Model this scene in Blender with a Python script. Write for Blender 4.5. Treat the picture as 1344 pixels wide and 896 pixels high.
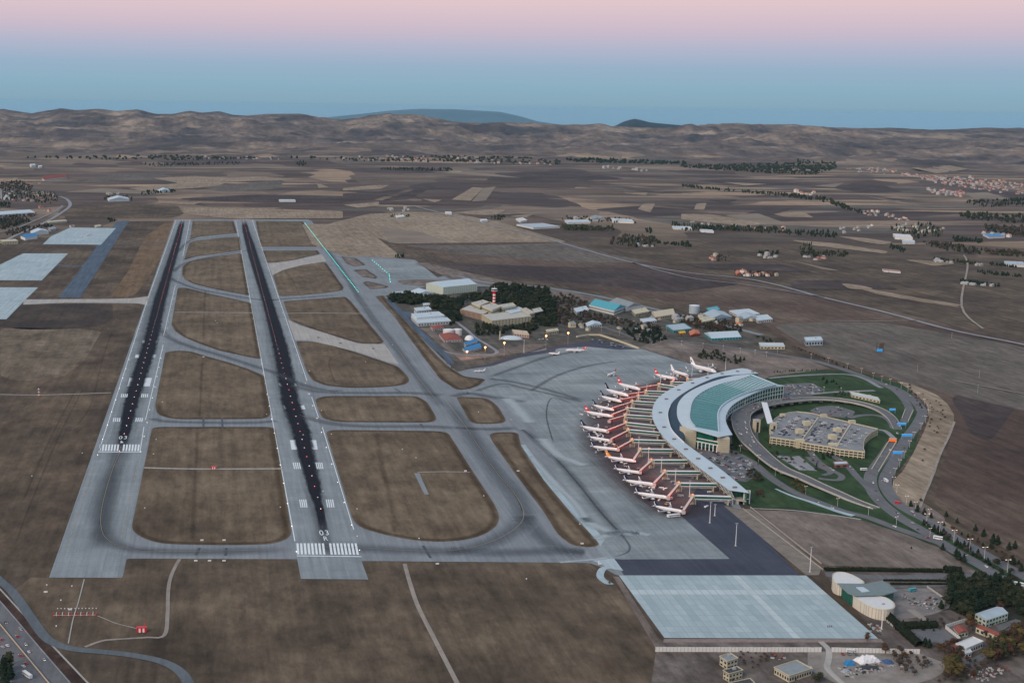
import bpy, bmesh, math, random
from mathutils import Vector, Matrix, noise as mnoise
random.seed(7)
for o in list(bpy.data.objects): bpy.data.objects.remove(o)
scene = bpy.context.scene
COL = scene.collection
R = math.radians

# ---------------------------------------------------------------- camera
F, CX, CY, HCAM = 1850.0, 500.0, 448.0, 430.0
TH, ROLL = math.atan(310.0 / F), math.atan(0.0133)
def _ray(M, px, py):
    return M @ Vector(((px - CX) / F, -(py - CY) / F, -1.0))
_M0 = (Matrix.Rotation(R(90) - TH, 3, 'X') @ Matrix.Rotation(ROLL, 3, 'Z'))
_v = _ray(_M0, 280, 135)
PSI = math.atan2(_v.x, _v.y)                      # turn so that the runways point along +Y
MC = Matrix.Rotation(PSI, 3, 'Z') @ _M0
cd = bpy.data.cameras.new('camera')
cam = bpy.data.objects.new('camera', cd); COL.objects.link(cam)
cam.matrix_world = Matrix.Translation((0, 0, HCAM)) @ MC.to_4x4()
cd.sensor_width = 36; cd.sensor_fit = 'HORIZONTAL'; cd.lens = 36 * F / 1344
cd.shift_x = (672 - CX) / 1344; cd.shift_y = 0
cd.clip_start = 1; cd.clip_end = 300000
scene.camera = cam
scene.render.resolution_x = 1024; scene.render.resolution_y = 682

# ---------------------------------------------------------------- sky, sun, exposure
world = bpy.data.worlds.new('World'); scene.world = world; world.use_nodes = True
nt = world.node_tree; nt.nodes.clear()
wo = nt.nodes.new('ShaderNodeOutputWorld'); bg = nt.nodes.new('ShaderNodeBackground')
tc = nt.nodes.new('ShaderNodeTexCoord'); sp = nt.nodes.new('ShaderNodeSeparateXYZ')
cr = nt.nodes.new('ShaderNodeValToRGB'); mp = nt.nodes.new('ShaderNodeMapRange')
nt.links.new(tc.outputs['Generated'], sp.inputs[0]); nt.links.new(sp.outputs['Z'], mp.inputs['Value'])
mp.inputs['From Min'].default_value = -0.02; mp.inputs['From Max'].default_value = 0.48
mp.inputs['To Min'].default_value = 0; mp.inputs['To Max'].default_value = 1
nt.links.new(mp.outputs[0], cr.inputs[0]); nt.links.new(cr.outputs[0], bg.inputs[0])
# the twilight sky opposite the sunset: earth shadow blue, belt of pink, then pale blue
stops = [(-0.02, (0.180, 0.295, 0.385)), (0.000, (0.220, 0.350, 0.445)), (0.014, (0.245, 0.395, 0.500)),
         (0.027, (0.290, 0.405, 0.530)), (0.040, (0.410, 0.435, 0.560)), (0.053, (0.560, 0.465, 0.550)),
         (0.072, (0.700, 0.530, 0.560)), (0.100, (0.740, 0.560, 0.590)), (0.16, (0.56, 0.55, 0.64)),
         (0.26, (0.42, 0.50, 0.62)), (0.45, (0.36, 0.45, 0.58))]
el = cr.color_ramp.elements
while len(el) > 1: el.remove(el[-1])
for i, (z, c) in enumerate(stops):
    p = (z + 0.02) / 0.5
    e = el[0] if i == 0 else el.new(p)
    e.position = p; e.color = (*c, 1)
bg.inputs[1].default_value = 0.96
nt.links.new(bg.outputs[0], wo.inputs[0])
sl = bpy.data.lights.new('sun', 'SUN'); sl.energy = 2.1; sl.angle = R(32); sl.color = (1.0, 0.80, 0.64)
so = bpy.data.objects.new('sun', sl); COL.objects.link(so)
so.rotation_euler = Vector((0.72, 0.55, -0.55)).to_track_quat('-Z', 'Y').to_euler()   # afterglow behind and left of the camera
scene.view_settings.view_transform = 'Standard'; scene.view_settings.look = 'None'
scene.view_settings.exposure = 0.17; scene.view_settings.gamma = 1.0
scene.render.engine = 'CYCLES'

# ---------------------------------------------------------------- picture <-> ground
def bend(d):                                        # the earth's curve
    return -(max(0.0, d - 5000.0)) ** 2 / (2 * 6.371e6)
SKY = [(-600, 150), (-300, 146), (0, 145), (43, 149), (80, 142.6), (100, 145), (127, 143.6), (154, 146), (181, 143.6), (204, 149.6), (228, 149.6),
       (248, 145.3), (264, 148), (288, 146), (305, 151), (325, 152), (351, 149.6), (395, 149.3), (422, 154.5), (450, 157), (483, 152.5),
       (510, 148.6), (530, 155), (547, 154), (584, 160), (637, 165), (684, 166), (714, 163.7), (738, 166), (771, 165.4), (788, 163.7),
       (802, 167), (850, 168.5), (885, 168.5), (905, 166), (937, 165.4), (981, 163.7), (1044, 163.7), (1071, 167), (1128, 168.7), (1178, 170.4),
       (1229, 171.4), (1289, 169.7), (1344, 171.4), (1600, 170), (1900, 168)]
def az_of(px, py=160): r = _ray(MC, px, py); return math.atan2(r.x, r.y)
SKA = [(az_of(x, y), (lambda r: r.z / math.hypot(r.x, r.y))(_ray(MC, x, y))) for x, y in SKY]
def sky_tan(a):
    if a <= SKA[0][0]: return SKA[0][1]
    for (a0, t0), (a1, t1) in zip(SKA, SKA[1:]):
        if a <= a1:
            k = (a - a0) / (a1 - a0); return t0 + (t1 - t0) * k
    return SKA[-1][1]
D0, DC = 11200.0, 25000.0
def ground_z(x, y):
    d = math.hypot(x, y)
    z = bend(d)
    if d < D0: return z
    a = math.atan2(x, y); t = (d - D0) / (DC - D0)
    zc = HCAM + sky_tan(a) * DC
    v = Vector((x / 2600.0, y / 2600.0, 0.3))
    n = mnoise.fractal(v, 0.55, 2.15, 7) * 0.8
    rg = 1 - abs(mnoise.noise(Vector((x / 1700.0, y / 2600.0, 4.0)))) * 2
    if t <= 1:
        s = t * t * (3 - 2 * t)
        base = z + (zc - bend(DC)) * (0.50 * s + 0.25 * t + 0.25 * t ** 3)
        env = math.sin(math.pi * min(1, t * 1.0)) ** 0.8
        return base + env * (n * 150 + max(0, rg) * 110 * t) + (1 - env) * 0
    u = (t - 1)
    return zc - u * 1500

def _W0(px, py, z=0.0):
    r = _ray(MC, px, py); zz = z
    for _ in range(8):
        t = (zz - HCAM) / r.z if r.z < -1e-5 else 60000
        x, y = r.x * t, r.y * t; zz = z + bend(math.hypot(x, y))
    return Vector((x, y, zz))
def W(px, py, z=0.0):
    """point at height z above the ground that the photograph shows at px, py"""
    p = _W0(px, py, z)
    if math.hypot(p.x, p.y) < D0 - 200: return p
    r = _ray(MC, px, py); h = math.hypot(r.x, r.y); d = D0 - 400
    while d < DC and HCAM + r.z / h * d > ground_z(r.x / h * d, r.y / h * d) + z: d += 60
    return Vector((r.x / h * d, r.y / h * d, HCAM + r.z / h * d))
def PPM(py): return (py - 138) / HCAM               # pixels per metre near row py

# ---------------------------------------------------------------- materials
MATS = {}
def nodes(name):
    m = bpy.data.materials.new(name); m.use_nodes = True
    return m, m.node_tree, m.node_tree.nodes['Principled BSDF']
def mat(name, col, rough=0.7, var=0.0, scale=0.2, metal=0.0, emit=None, stre=0.0, stretch=(1, 1, 1), bump=0, spec=0.3, det=4, col2=None):
    if name in MATS: return MATS[name]
    m, t, b = nodes(name)
    b.inputs['Roughness'].default_value = rough; b.inputs['Metallic'].default_value = metal
    b.inputs['Specular IOR Level'].default_value = spec
    b.inputs['Base Color'].default_value = (*col, 1)
    if var or col2:
        g = t.nodes.new('ShaderNodeNewGeometry'); mpn = t.nodes.new('ShaderNodeMapping'); n = t.nodes.new('ShaderNodeTexNoise')
        mpn.inputs['Scale'].default_value = stretch
        t.links.new(g.outputs['Position'], mpn.inputs[0]); t.links.new(mpn.outputs[0], n.inputs['Vector'])
        n.inputs['Scale'].default_value = scale; n.inputs['Detail'].default_value = det; n.inputs['Roughness'].default_value = 0.65
        rr = t.nodes.new('ShaderNodeValToRGB'); rr.color_ramp.elements[0].position = 0.3; rr.color_ramp.elements[1].position = 0.7
        a = tuple(max(0, c * (1 - var)) for c in col); c2 = col2 or tuple(c * (1 + var) for c in col)
        rr.color_ramp.elements[0].color = (*a, 1); rr.color_ramp.elements[1].color = (*c2, 1)
        t.links.new(n.outputs['Fac'], rr.inputs[0]); t.links.new(rr.outputs[0], b.inputs['Base Color'])
        if bump:
            bp = t.nodes.new('ShaderNodeBump'); bp.inputs['Strength'].default_value = bump
            t.links.new(n.outputs['Fac'], bp.inputs['Height']); t.links.new(bp.outputs[0], b.inputs['Normal'])
    if emit:
        b.inputs['Emission Color'].default_value = (*emit, 1); b.inputs['Emission Strength'].default_value = stre
    MATS[name] = m
    return m

class NB:                                            # small helper for layered ground materials
    def __init__(s, name, rough=0.9):
        s.m, s.t, s.b = nodes(name); s.b.inputs['Roughness'].default_value = rough
        s.b.inputs['Specular IOR Level'].default_value = 0.15
        s.g = s.t.nodes.new('ShaderNodeNewGeometry'); MATS[name] = s.m
    def L(s, a, b): s.t.links.new(a, b)
    def mapping(s, scale=(1, 1, 1), rot=0, warp=0, wscale=0.001):
        mp_ = s.t.nodes.new('ShaderNodeMapping'); mp_.inputs['Scale'].default_value = scale
        mp_.inputs['Rotation'].default_value = (0, 0, rot)
        src = s.g.outputs['Position']
        if warp:
            n = s.t.nodes.new('ShaderNodeTexNoise'); n.inputs['Scale'].default_value = wscale; n.inputs['Detail'].default_value = 2
            s.L(src, n.inputs['Vector'])
            v = s.t.nodes.new('ShaderNodeVectorMath'); v.operation = 'MULTIPLY_ADD'
            s.L(n.outputs['Color'], v.inputs[0]); v.inputs[1].default_value = (warp, warp, 0); s.L(src, v.inputs[2])
            src = v.outputs[0]
        s.L(src, mp_.inputs[0]); return mp_.outputs[0]
    def noise(s, ns, det=4, rough=0.6, **k):
        n = s.t.nodes.new('ShaderNodeTexNoise'); n.inputs['Scale'].default_value = ns; n.inputs['Detail'].default_value = det
        n.inputs['Roughness'].default_value = rough
        s.L(s.mapping(**k), n.inputs['Vector']); return n.outputs['Fac']
    def ramp(s, fac, stops, const=False):
        r = s.t.nodes.new('ShaderNodeValToRGB'); e = r.color_ramp.elements
        if const: r.color_ramp.interpolation = 'CONSTANT'
        while len(e) > 1: e.remove(e[-1])
        for i, (p, c) in enumerate(stops):
            if not isinstance(c, tuple): c = (c, c, c)
            x = e[0] if i == 0 else e.new(p); x.position = p; x.color = (*c, 1)
        s.L(fac, r.inputs[0]); return r.outputs[0]
    def mix(s, fac, a, b, mode='MIX'):
        x = s.t.nodes.new('ShaderNodeMix'); x.data_type = 'RGBA'; x.blend_type = mode
        if isinstance(fac, (int, float)): x.inputs[0].default_value = fac
        else: s.L(fac, x.inputs[0])
        for k, v in ((6, a), (7, b)):
            if isinstance(v, tuple): x.inputs[k].default_value = (*v, 1)
            else: s.L(v, x.inputs[k])
        return x.outputs[2]
    def voro(s, vs, feature='F1', metric='EUCLIDEAN', **k):
        v = s.t.nodes.new('ShaderNodeTexVoronoi'); v.feature = feature
        if feature != 'DISTANCE_TO_EDGE': v.distance = metric
        v.inputs['Scale'].default_value = vs; s.L(s.mapping(**k), v.inputs['Vector']); return v
    def out(s, c): s.L(c, s.b.inputs['Base Color']); return s.m

def grass_mat(name, dark, mid, light, rust=(0.13, 0.075, 0.045), sc=0.006):
    n = NB(name)
    big = n.ramp(n.noise(sc, 5, 0.65), [(0.30, dark), (0.5, mid), (0.72, light)])
    streak = n.ramp(n.noise(0.11, 4, 0.65, scale=(1, 0.02, 1)), [(0.3, 0.82), (0.7, 1.18)])
    fine = n.ramp(n.noise(0.06, 8, 0.78, scale=(1, 0.3, 1)), [(0.34, 0.55), (0.66, 1.42)])
    rst = n.ramp(n.noise(sc * 2.3, 6, 0.75), [(0.60, 0.0), (0.70, 0.55)])
    c = n.mix(rst, big, rust)
    c = n.mix(1.0, c, streak, 'MULTIPLY'); c = n.mix(0.9, c, fine, 'MULTIPLY')
    return n.out(c)
def pave_mat(name, a, b, slab=0, sc=0.012, blotch=0.15, rough=0.85, cross=0):
    n = NB(name, rough)
    c = n.ramp(n.noise(sc, 6, 0.7), [(0.28, a), (0.72, b)])
    st = n.ramp(n.noise(0.25, 3, 0.6, scale=(1, 0.03, 1)), [(0.3, 1 - blotch), (0.7, 1 + blotch)])
    f = n.ramp(n.noise(0.35, 4, 0.7), [(0.3, 0.9), (0.7, 1.1)])
    c = n.mix(1.0, c, st, 'MULTIPLY'); c = n.mix(1.0, c, f, 'MULTIPLY')
    if cross: c = n.mix(1.0, c, n.ramp(n.noise(0.02, 6, 0.7, scale=(0.22, 1, 1), rot=-0.12), [(0.3, 1 - cross), (0.7, 1 + cross)]), 'MULTIPLY')
    if slab:
        bt = n.t.nodes.new('ShaderNodeTexBrick'); n.L(n.mapping(), bt.inputs['Vector'])
        bt.offset = 0; bt.inputs['Scale'].default_value = 1; bt.inputs['Mortar Size'].default_value = 0.16
        bt.inputs['Brick Width'].default_value = slab; bt.inputs['Row Height'].default_value = slab
        bt.inputs['Color1'].default_value = (0.94, 0.94, 0.94, 1); bt.inputs['Color2'].default_value = (1.05, 1.05, 1.05, 1)
        bt.inputs['Mortar'].default_value = (0.78, 0.78, 0.78, 1)
        c = n.mix(1.0, c, bt.outputs['Color'], 'MULTIPLY')
    return n.out(c)

G_GRASS = grass_mat('island_grass', (0.084, 0.062, 0.041), (0.142, 0.107, 0.070), (0.215, 0.166, 0.112))
G_ROUGH = grass_mat('rough_grass', (0.038, 0.028, 0.020), (0.092, 0.068, 0.047), (0.17, 0.126, 0.084), sc=0.006)
G_DRY = grass_mat('dry_stubble', (0.20, 0.155, 0.110), (0.27, 0.215, 0.155), (0.33, 0.27, 0.20), sc=0.003)
G_PLOUGH = grass_mat('ploughed_soil', (0.055, 0.036, 0.029), (0.098, 0.068, 0.052), (0.175, 0.134, 0.100), rust=(0.15, 0.125, 0.10), sc=0.0022)
G_LAWN = grass_mat('lawn', (0.020, 0.040, 0.016), (0.030, 0.062, 0.024), (0.052, 0.085, 0.036), rust=(0.07, 0.07, 0.035), sc=0.02)
G_CAMPUS = grass_mat('campus_soil', (0.05, 0.05, 0.045), (0.085, 0.078, 0.065), (0.15, 0.13, 0.105), sc=0.02)
G_BARE = grass_mat('bare_earth', (0.11, 0.088, 0.075), (0.17, 0.14, 0.12), (0.25, 0.21, 0.18), rust=(0.19, 0.11, 0.075), sc=0.012)
G_YARD = grass_mat('yard_ground', (0.07, 0.058, 0.05), (0.12, 0.10, 0.088), (0.20, 0.175, 0.155), rust=(0.13, 0.07, 0.045), sc=0.03)
M_RWY = pave_mat('runway_concrete', (0.20, 0.235, 0.25), (0.275, 0.305, 0.32), slab=15)
M_TAXI = pave_mat('taxiway_asphalt', (0.18, 0.205, 0.225), (0.245, 0.27, 0.285))
M_APRON = pave_mat('apron_concrete', (0.155, 0.19, 0.205), (0.31, 0.345, 0.35), slab=22, sc=0.006, cross=0.22)
M_ASPH = pave_mat('dark_asphalt', (0.045, 0.052, 0.075), (0.068, 0.076, 0.105), sc=0.02)
M_GATE = pave_mat('lamplit_gate_asphalt', (0.110, 0.095, 0.095), (0.165, 0.140, 0.138), sc=0.03)  # dark asphalt with the reddish glow of the gate lamps mixed into its colour
M_OLD = pave_mat('old_blue_asphalt', (0.055, 0.085, 0.125), (0.10, 0.135, 0.175), sc=0.02, blotch=0.3)
M_PALE = pave_mat('pale_concrete', (0.30, 0.40, 0.43), (0.42, 0.50, 0.53), slab=20, sc=0.01)
M_TAN = pave_mat('tan_concrete', (0.33, 0.315, 0.29), (0.42, 0.40, 0.37), sc=0.02)
M_ROAD = pave_mat('road_asphalt', (0.115, 0.117, 0.124), (0.165, 0.167, 0.174), sc=0.03)
M_LANE = pave_mat('light_road', (0.21, 0.215, 0.23), (0.30, 0.30, 0.31), sc=0.03)
M_DIRT = pave_mat('dirt_track', (0.24, 0.21, 0.18), (0.34, 0.30, 0.26), sc=0.05)
M_PAINT = mat('white_paint', (0.72, 0.78, 0.80), 0.7, var=0.15, scale=0.5)
M_YEL = mat('yellow_paint', (0.42, 0.30, 0.12), 0.7)
M_WHITE = mat('white_metal', (0.72, 0.73, 0.74), 0.45, var=0.04, scale=0.3)
M_GREY = mat('grey_metal', (0.32, 0.34, 0.36), 0.5)
M_DARK = mat('dark_metal', (0.04, 0.045, 0.05), 0.5)
M_CREAM = mat('cream_stone', (0.52, 0.47, 0.34), 0.75, var=0.08, scale=0.3)
M_CONC = mat('cast_concrete', (0.42, 0.41, 0.38), 0.8, var=0.12, scale=0.2)
M_GLASS = mat('dark_glass', (0.025, 0.035, 0.045), 0.12, spec=0.6)
M_GREEN = mat('green_glass', (0.015, 0.115, 0.085), 0.15, spec=0.6, var=0.25, scale=0.15)
M_TEAL = mat('teal_glass', (0.010, 0.150, 0.150), 0.22, spec=0.5, var=0.2, scale=0.05)
M_TEAL2 = mat('teal_louvre', (0.10, 0.30, 0.29), 0.4)
M_ROOF = mat('pale_roof_sheet', (0.47, 0.57, 0.62), 0.45, var=0.06, scale=0.05)
M_NAVY = mat('slate_blue_glass', (0.030, 0.062, 0.095), 0.7, spec=0.1, var=0.15, scale=0.1)

# ---------------------------------------------------------------- object helpers
def tag(o, label=None, cat=None, group=None, kind=None):
    if label: o['label'] = label
    if cat: o['category'] = cat
    if group: o['group'] = group
    if kind: o['kind'] = kind
    return o
def link(name, me, parent=None, loc=None, rz=0):
    o = bpy.data.objects.new(name, me); COL.objects.link(o)
    if loc is not None: o.location = loc
    if rz: o.rotation_euler = (0, 0, rz)
    if parent: o.parent = parent
    return o
def thing(name, label, cat, loc=(0, 0, 0), rz=0, group=None):
    return tag(link(name, None, None, loc, rz), label, cat, group)
class MB:
    """collects faces; build() links them as one mesh object"""
    def __init__(s): s.v = []; s.f = []; s.mi = []; s.uv = None; s.mats = []
    def m(s, mt):
        if mt not in s.mats: s.mats.append(mt)
        return s.mats.index(mt)
    def face(s, pts, mt=None):
        i = len(s.v); s.v += [tuple(p) for p in pts]; s.f.append(tuple(range(i, i + len(pts)))); s.mi.append(s.m(mt) if mt else 0)
    def prism(s, pts, z0, z1, mt=None, top=None):
        """closed solid over a ground outline (points get z0..z1; outline counter clockwise or not)"""
        n = len(pts); a = sum(pts[i][0] * pts[(i + 1) % n][1] - pts[(i + 1) % n][0] * pts[i][1] for i in range(n))
        if a < 0: pts = pts[::-1]
        lo = [(p[0], p[1], z0) for p in pts]; hi = [(p[0], p[1], z1) for p in pts]
        i = len(s.v); s.v += lo + hi
        s.f.append(tuple(range(i + n, i + 2 * n))); s.mi.append(s.m(top or mt) if (top or mt) else 0)
        s.f.append(tuple(range(i + n - 1, i - 1, -1))); s.mi.append(s.m(mt) if mt else 0)
        for k in range(n):
            q = (k + 1) % n
            s.f.append((i + k, i + q, i + n + q, i + n + k)); s.mi.append(s.m(mt) if mt else 0)
    def box(s, c, d, mt=None, rz=0):
        x, y = d[0] / 2, d[1] / 2; co, si = math.cos(rz), math.sin(rz)
        s.prism([(c[0] + a * co - b * si, c[1] + a * si + b * co) for a, b in ((-x, -y), (x, -y), (x, y), (-x, y))], c[2], c[2] + d[2], mt)
    def beam(s, a, b, w, h, mt=None):
        """solid bar from a to b, w wide and h deep, a and b on its top centre line"""
        a, b = Vector(a), Vector(b); d = (b - a); sd = Vector((-d.y, d.x, 0))
        sd = sd.normalized() * (w / 2) if sd.length > 1e-6 else Vector((w / 2, 0, 0))
        up = Vector((0, 0, h)) if abs(d.z) < 0.98 * d.length else Vector((0, h, 0))
        P = [a - sd - up, a + sd - up, a + sd, a - sd, b - sd - up, b + sd - up, b + sd, b - sd]
        i = len(s.v); s.v += [tuple(p) for p in P]; k = s.m(mt) if mt else 0
        for f in ((0, 1, 2, 3), (7, 6, 5, 4), (0, 4, 5, 1), (1, 5, 6, 2), (2, 6, 7, 3), (3, 7, 4, 0)):
            s.f.append(tuple(i + q for q in f)); s.mi.append(k)
    def lathe(s, prof, n=12, mt=None, c=(0, 0, 0), axis='z'):
        i = len(s.v); k = s.m(mt) if mt else 0
        for r, h in prof:
            for j in range(n):
                a = 2 * math.pi * j / n
                s.v.append((c[0] + r * math.cos(a), c[1] + r * math.sin(a), c[2] + h) if axis == 'z' else (c[0] + h, c[1] + r * math.cos(a), c[2] + r * math.sin(a)))
        for q in range(len(prof) - 1):
            for j in range(n):
                j2 = (j + 1) % n
                s.f.append((i + q * n + j, i + q * n + j2, i + (q + 1) * n + j2, i + (q + 1) * n + j)); s.mi.append(k)
        s.f.append(tuple(i + j for j in reversed(range(n)))); s.mi.append(k)
        s.f.append(tuple(i + (len(prof) - 1) * n + j for j in range(n))); s.mi.append(k)
    def mesh(s, name, mt=None, smooth=False):
        me = bpy.data.meshes.new(name); me.from_pydata(s.v, [], s.f)
        if s.mats:
            for x in s.mats: me.materials.append(x)
            me.polygons.foreach_set('material_index', s.mi)
        elif mt: me.materials.append(mt)
        if smooth: me.polygons.foreach_set('use_smooth', [True] * len(s.f))
        me.update(); return me
    def build(s, name, mt=None, parent=None, loc=None, rz=0, smooth=False):
        return link(name, s.mesh(name, mt, smooth), parent, loc, rz)

def zz(sc, ox, oy, pts):                      # enlarged-view coordinates -> photograph pixels
    return [(x / sc + ox, y / sc + oy) for x, y in pts]
def round_poly(P, r):
    out = []; n = len(P)
    for i in range(n):
        a, b, c = P[i - 1], P[i], P[(i + 1) % n]
        d1, d2 = (a - b), (c - b); l1, l2 = d1.length, d2.length
        k1, k2 = min(r, l1 * 0.45), min(r, l2 * 0.45)
        if l1 < 1e-3 or l2 < 1e-3: continue
        p, q = b + d1 * (k1 / l1), b + d2 * (k2 / l2)
        for t in (0, 0.33, 0.67, 1): out.append(p * (1 - t) ** 2 + b * 2 * t * (1 - t) + q * t * t)
    return out
def area(name, px, mt, lift, r=0, label=None, kind='structure', parent=None, far=False):
    """flat sheet on the ground under a photographed outline"""
    P = [W(x, y) for x, y in px]
    if r: P = round_poly(P, r)
    b = MB(); pts = [(p.x, p.y, p.z + lift) for p in P]
    a = sum(pts[i][0] * pts[(i + 1) % len(pts)][1] - pts[(i + 1) % len(pts)][0] * pts[i][1] for i in range(len(pts)))
    b.face(pts if a > 0 else pts[::-1])
    o = b.build(name, mt, parent)
    if kind and not parent: o['kind'] = kind
    if label: o['label'] = label
    return o
def crom(P, k=6):
    out = []
    for i in range(len(P) - 1):
        a = P[max(0, i - 1)]; b = P[i]; c = P[i + 1]; d = P[min(len(P) - 1, i + 2)]
        for j in range(k):
            t = j / k
            out.append(0.5 * ((2 * b) + (c - a) * t + (2 * a - 5 * b + 4 * c - d) * t * t + (3 * b - a - 3 * c + d) * t ** 3))
    out.append(P[-1]); return out
def path(px, z=0.0, k=6):
    if isinstance(z, (int, float)): z = [z] * len(px)
    P = [W(x, y, h) for (x, y), h in zip(px, z)]
    return crom(P, k) if k > 1 else P
def offsets(P, w):
    n = len(P); L, Rr = [], []
    for i in range(n):
        d = P[min(i + 1, n - 1)] - P[max(i - 1, 0)]; s = Vector((-d.y, d.x, 0)).normalized()
        ww = w[0] + (w[1] - w[0]) * i / (n - 1) if isinstance(w, tuple) else w
        L.append(P[i] + s * ww / 2); Rr.append(P[i] - s * ww / 2)
    return L, Rr
def ribbon(name, P, w, mt, lift=0.0, parent=None, uv=False, kind='structure'):
    L, Rr = offsets(P, w); n = len(P); v = []; f = []
    for i in range(n):
        v += [(Rr[i].x, Rr[i].y, Rr[i].z + lift), (L[i].x, L[i].y, L[i].z + lift)]
    for i in range(n - 1): f.append((2 * i, 2 * i + 2, 2 * i + 3, 2 * i + 1))
    me = bpy.data.meshes.new(name); me.from_pydata(v, [], f); me.materials.append(mt)
    if uv:
        u = me.uv_layers.new(name='UVMap')
        for i in range(n - 1):
            for c, q in enumerate(((0, i), (0, i + 1), (1, i + 1), (1, i))): u.data[4 * i + c].uv = (q[0], q[1] / (n - 1))
    me.update(); o = link(name, me, parent)
    if not parent and kind: o['kind'] = kind
    return o
def inpoly(x, y, P):
    c = False; n = len(P); j = n - 1
    for i in range(n):
        if (P[i][1] > y) != (P[j][1] > y) and x < (P[j][0] - P[i][0]) * (y - P[i][1]) / (P[j][1] - P[i][1]) + P[i][0]: c = not c
        j = i
    return c
# ---------------------------------------------------------------- ground, far plain and hills
def build_ground():
    a0, a1, NA = az_of(-500), az_of(1800), 420
    ds = []; d = 250.0
    while d < 11500: ds.append(d); d *= 1.06
    while d < 27500: ds.append(d); d += 95
    # the far side of the sheet behind the camera closes it under the viewer
    vs = []; fs = []
    for i, dd in enumerate(ds):
        for j in range(NA + 1):
            a = a0 + (a1 - a0) * j / NA; x, y = dd * math.sin(a), dd * math.cos(a)
            vs.append((x, y, ground_z(x, y)))
    for i in range(len(ds) - 1):
        for j in range(NA):
            q = i * (NA + 1) + j; fs.append((q, q + 1, q + NA + 2, q + NA + 1))
    k = len(vs)
    # near apron of ground around and behind the camera
    ring = [(ds[0] * math.sin(a0 + (a1 - a0) * j / NA), ds[0] * math.cos(a0 + (a1 - a0) * j / NA)) for j in range(NA + 1)]
    fs.append(tuple(range(NA, -1, -1)) + (k, k + 1)); vs += [(-700, -400, 0), (700, -400, 0)]
    me = bpy.data.meshes.new('ground'); me.from_pydata(vs, [], fs)
    me.polygons.foreach_set('use_smooth', [True] * len(fs)); me.update()
    n = NB('open_country')
    ramp_c = [(0.0, (0.050, 0.034, 0.030)), (0.16, (0.105, 0.080, 0.064)), (0.30, (0.038, 0.029, 0.030)), (0.44, (0.15, 0.120, 0.092)),
              (0.56, (0.078, 0.058, 0.052)), (0.66, (0.085, 0.082, 0.072)), (0.74, (0.30, 0.225, 0.15)), (0.83, (0.055, 0.042, 0.040)), (0.90, (0.21, 0.165, 0.12))]
    def cells(sc, warp, stretch, rot, metric='MANHATTAN'):
        v = n.voro(sc, 'F1', metric, scale=stretch, rot=rot, warp=warp, wscale=0.0006)
        s = n.t.nodes.new('ShaderNodeSeparateColor'); n.L(v.outputs['Color'], s.inputs[0])
        return n.ramp(s.outputs[0], ramp_c, const=True), s.outputs[1]
    c1, r1 = cells(0.0024, 700, (1, 0.5, 1), 0.35)
    c2, r2 = cells(0.0055, 500, (0.3, 1.1, 1), -0.25)
    base = n.mix(n.ramp(n.noise(0.0005, 2), [(0.45, 0.0), (0.55, 1.0)]), c1, c2)
    soft = n.ramp(n.noise(0.0035, 6, 0.7), [(0.3, (0.078, 0.062, 0.056)), (0.5, (0.105, 0.088, 0.078)), (0.75, (0.16, 0.135, 0.11))])
    base = n.mix(0.25, base, soft)
    base = n.mix(0.8, base, n.ramp(n.noise(0.02, 6, 0.75), [(0.3, 0.72), (0.7, 1.28)]), 'MULTIPLY')
    base = n.mix(0.85, base, n.ramp(n.noise(0.009, 7, 0.72, scale=(0.16, 1, 1), rot=0.12, warp=300, wscale=0.0012), [(0.36, 0.58), (0.5, 0.98), (0.64, 1.5)]), 'MULTIPLY')
    base = n.mix(1.0, base, (1.26, 1.20, 1.16), 'MULTIPLY')
    # hills: thin scrub over pale mauve soil
    sepn = n.t.nodes.new('ShaderNodeVectorMath'); sepn.operation = 'LENGTH'; n.L(n.g.outputs['Position'], sepn.inputs[0])
    mr = n.t.nodes.new('ShaderNodeMapRange'); mr.inputs['From Min'].default_value = 11000; mr.inputs['From Max'].default_value = 14500
    n.L(sepn.outputs['Value'], mr.inputs['Value'])
    hill = n.ramp(n.noise(0.0011, 10, 0.74, scale=(1, 0.55, 1)), [(0.38, (0.038, 0.040, 0.052)), (0.46, (0.090, 0.076, 0.078)), (0.54, (0.185, 0.145, 0.122)), (0.62, (0.36, 0.28, 0.21))])
    scrub = n.ramp(n.noise(0.007, 9, 0.82, scale=(1, 0.3, 1)), [(0.40, 0.45), (0.58, 1.35)])
    hill = n.mix(0.8, hill, scrub, 'MULTIPLY')
    base = n.mix(mr.outputs[0], base, n.mix(0.8, base, hill))
    # rough pasture close to the airfield instead of strips
    mr2 = n.t.nodes.new('ShaderNodeMapRange'); mr2.inputs['From Min'].default_value = 4300; mr2.inputs['From Max'].default_value = 5600
    n.L(sepn.outputs['Value'], mr2.inputs['Value'])
    near = n.ramp(n.noise(0.006, 7, 0.7), [(0.30, (0.038, 0.028, 0.022)), (0.5, (0.088, 0.067, 0.048)), (0.72, (0.165, 0.125, 0.085))])
    rst = n.ramp(n.noise(0.011, 6, 0.75), [(0.58, 0.0), (0.70, 0.5)])
    near = n.mix(rst, near, (0.13, 0.078, 0.048))
    near = n.mix(1.0, near, n.ramp(n.noise(0.10, 4, 0.6, scale=(1, 0.02, 1)), [(0.32, 0.72), (0.68, 1.28)]), 'MULTIPLY')
    near = n.mix(0.9, near, n.ramp(n.noise(0.06, 8, 0.78, scale=(1, 0.3, 1)), [(0.34, 0.58), (0.66, 1.4)]), 'MULTIPLY')
    base = n.mix(mr2.outputs[0], near, base)
    me.materials.append(n.out(base))
    tag(link('ground', me), kind='structure')
build_ground()
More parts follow.
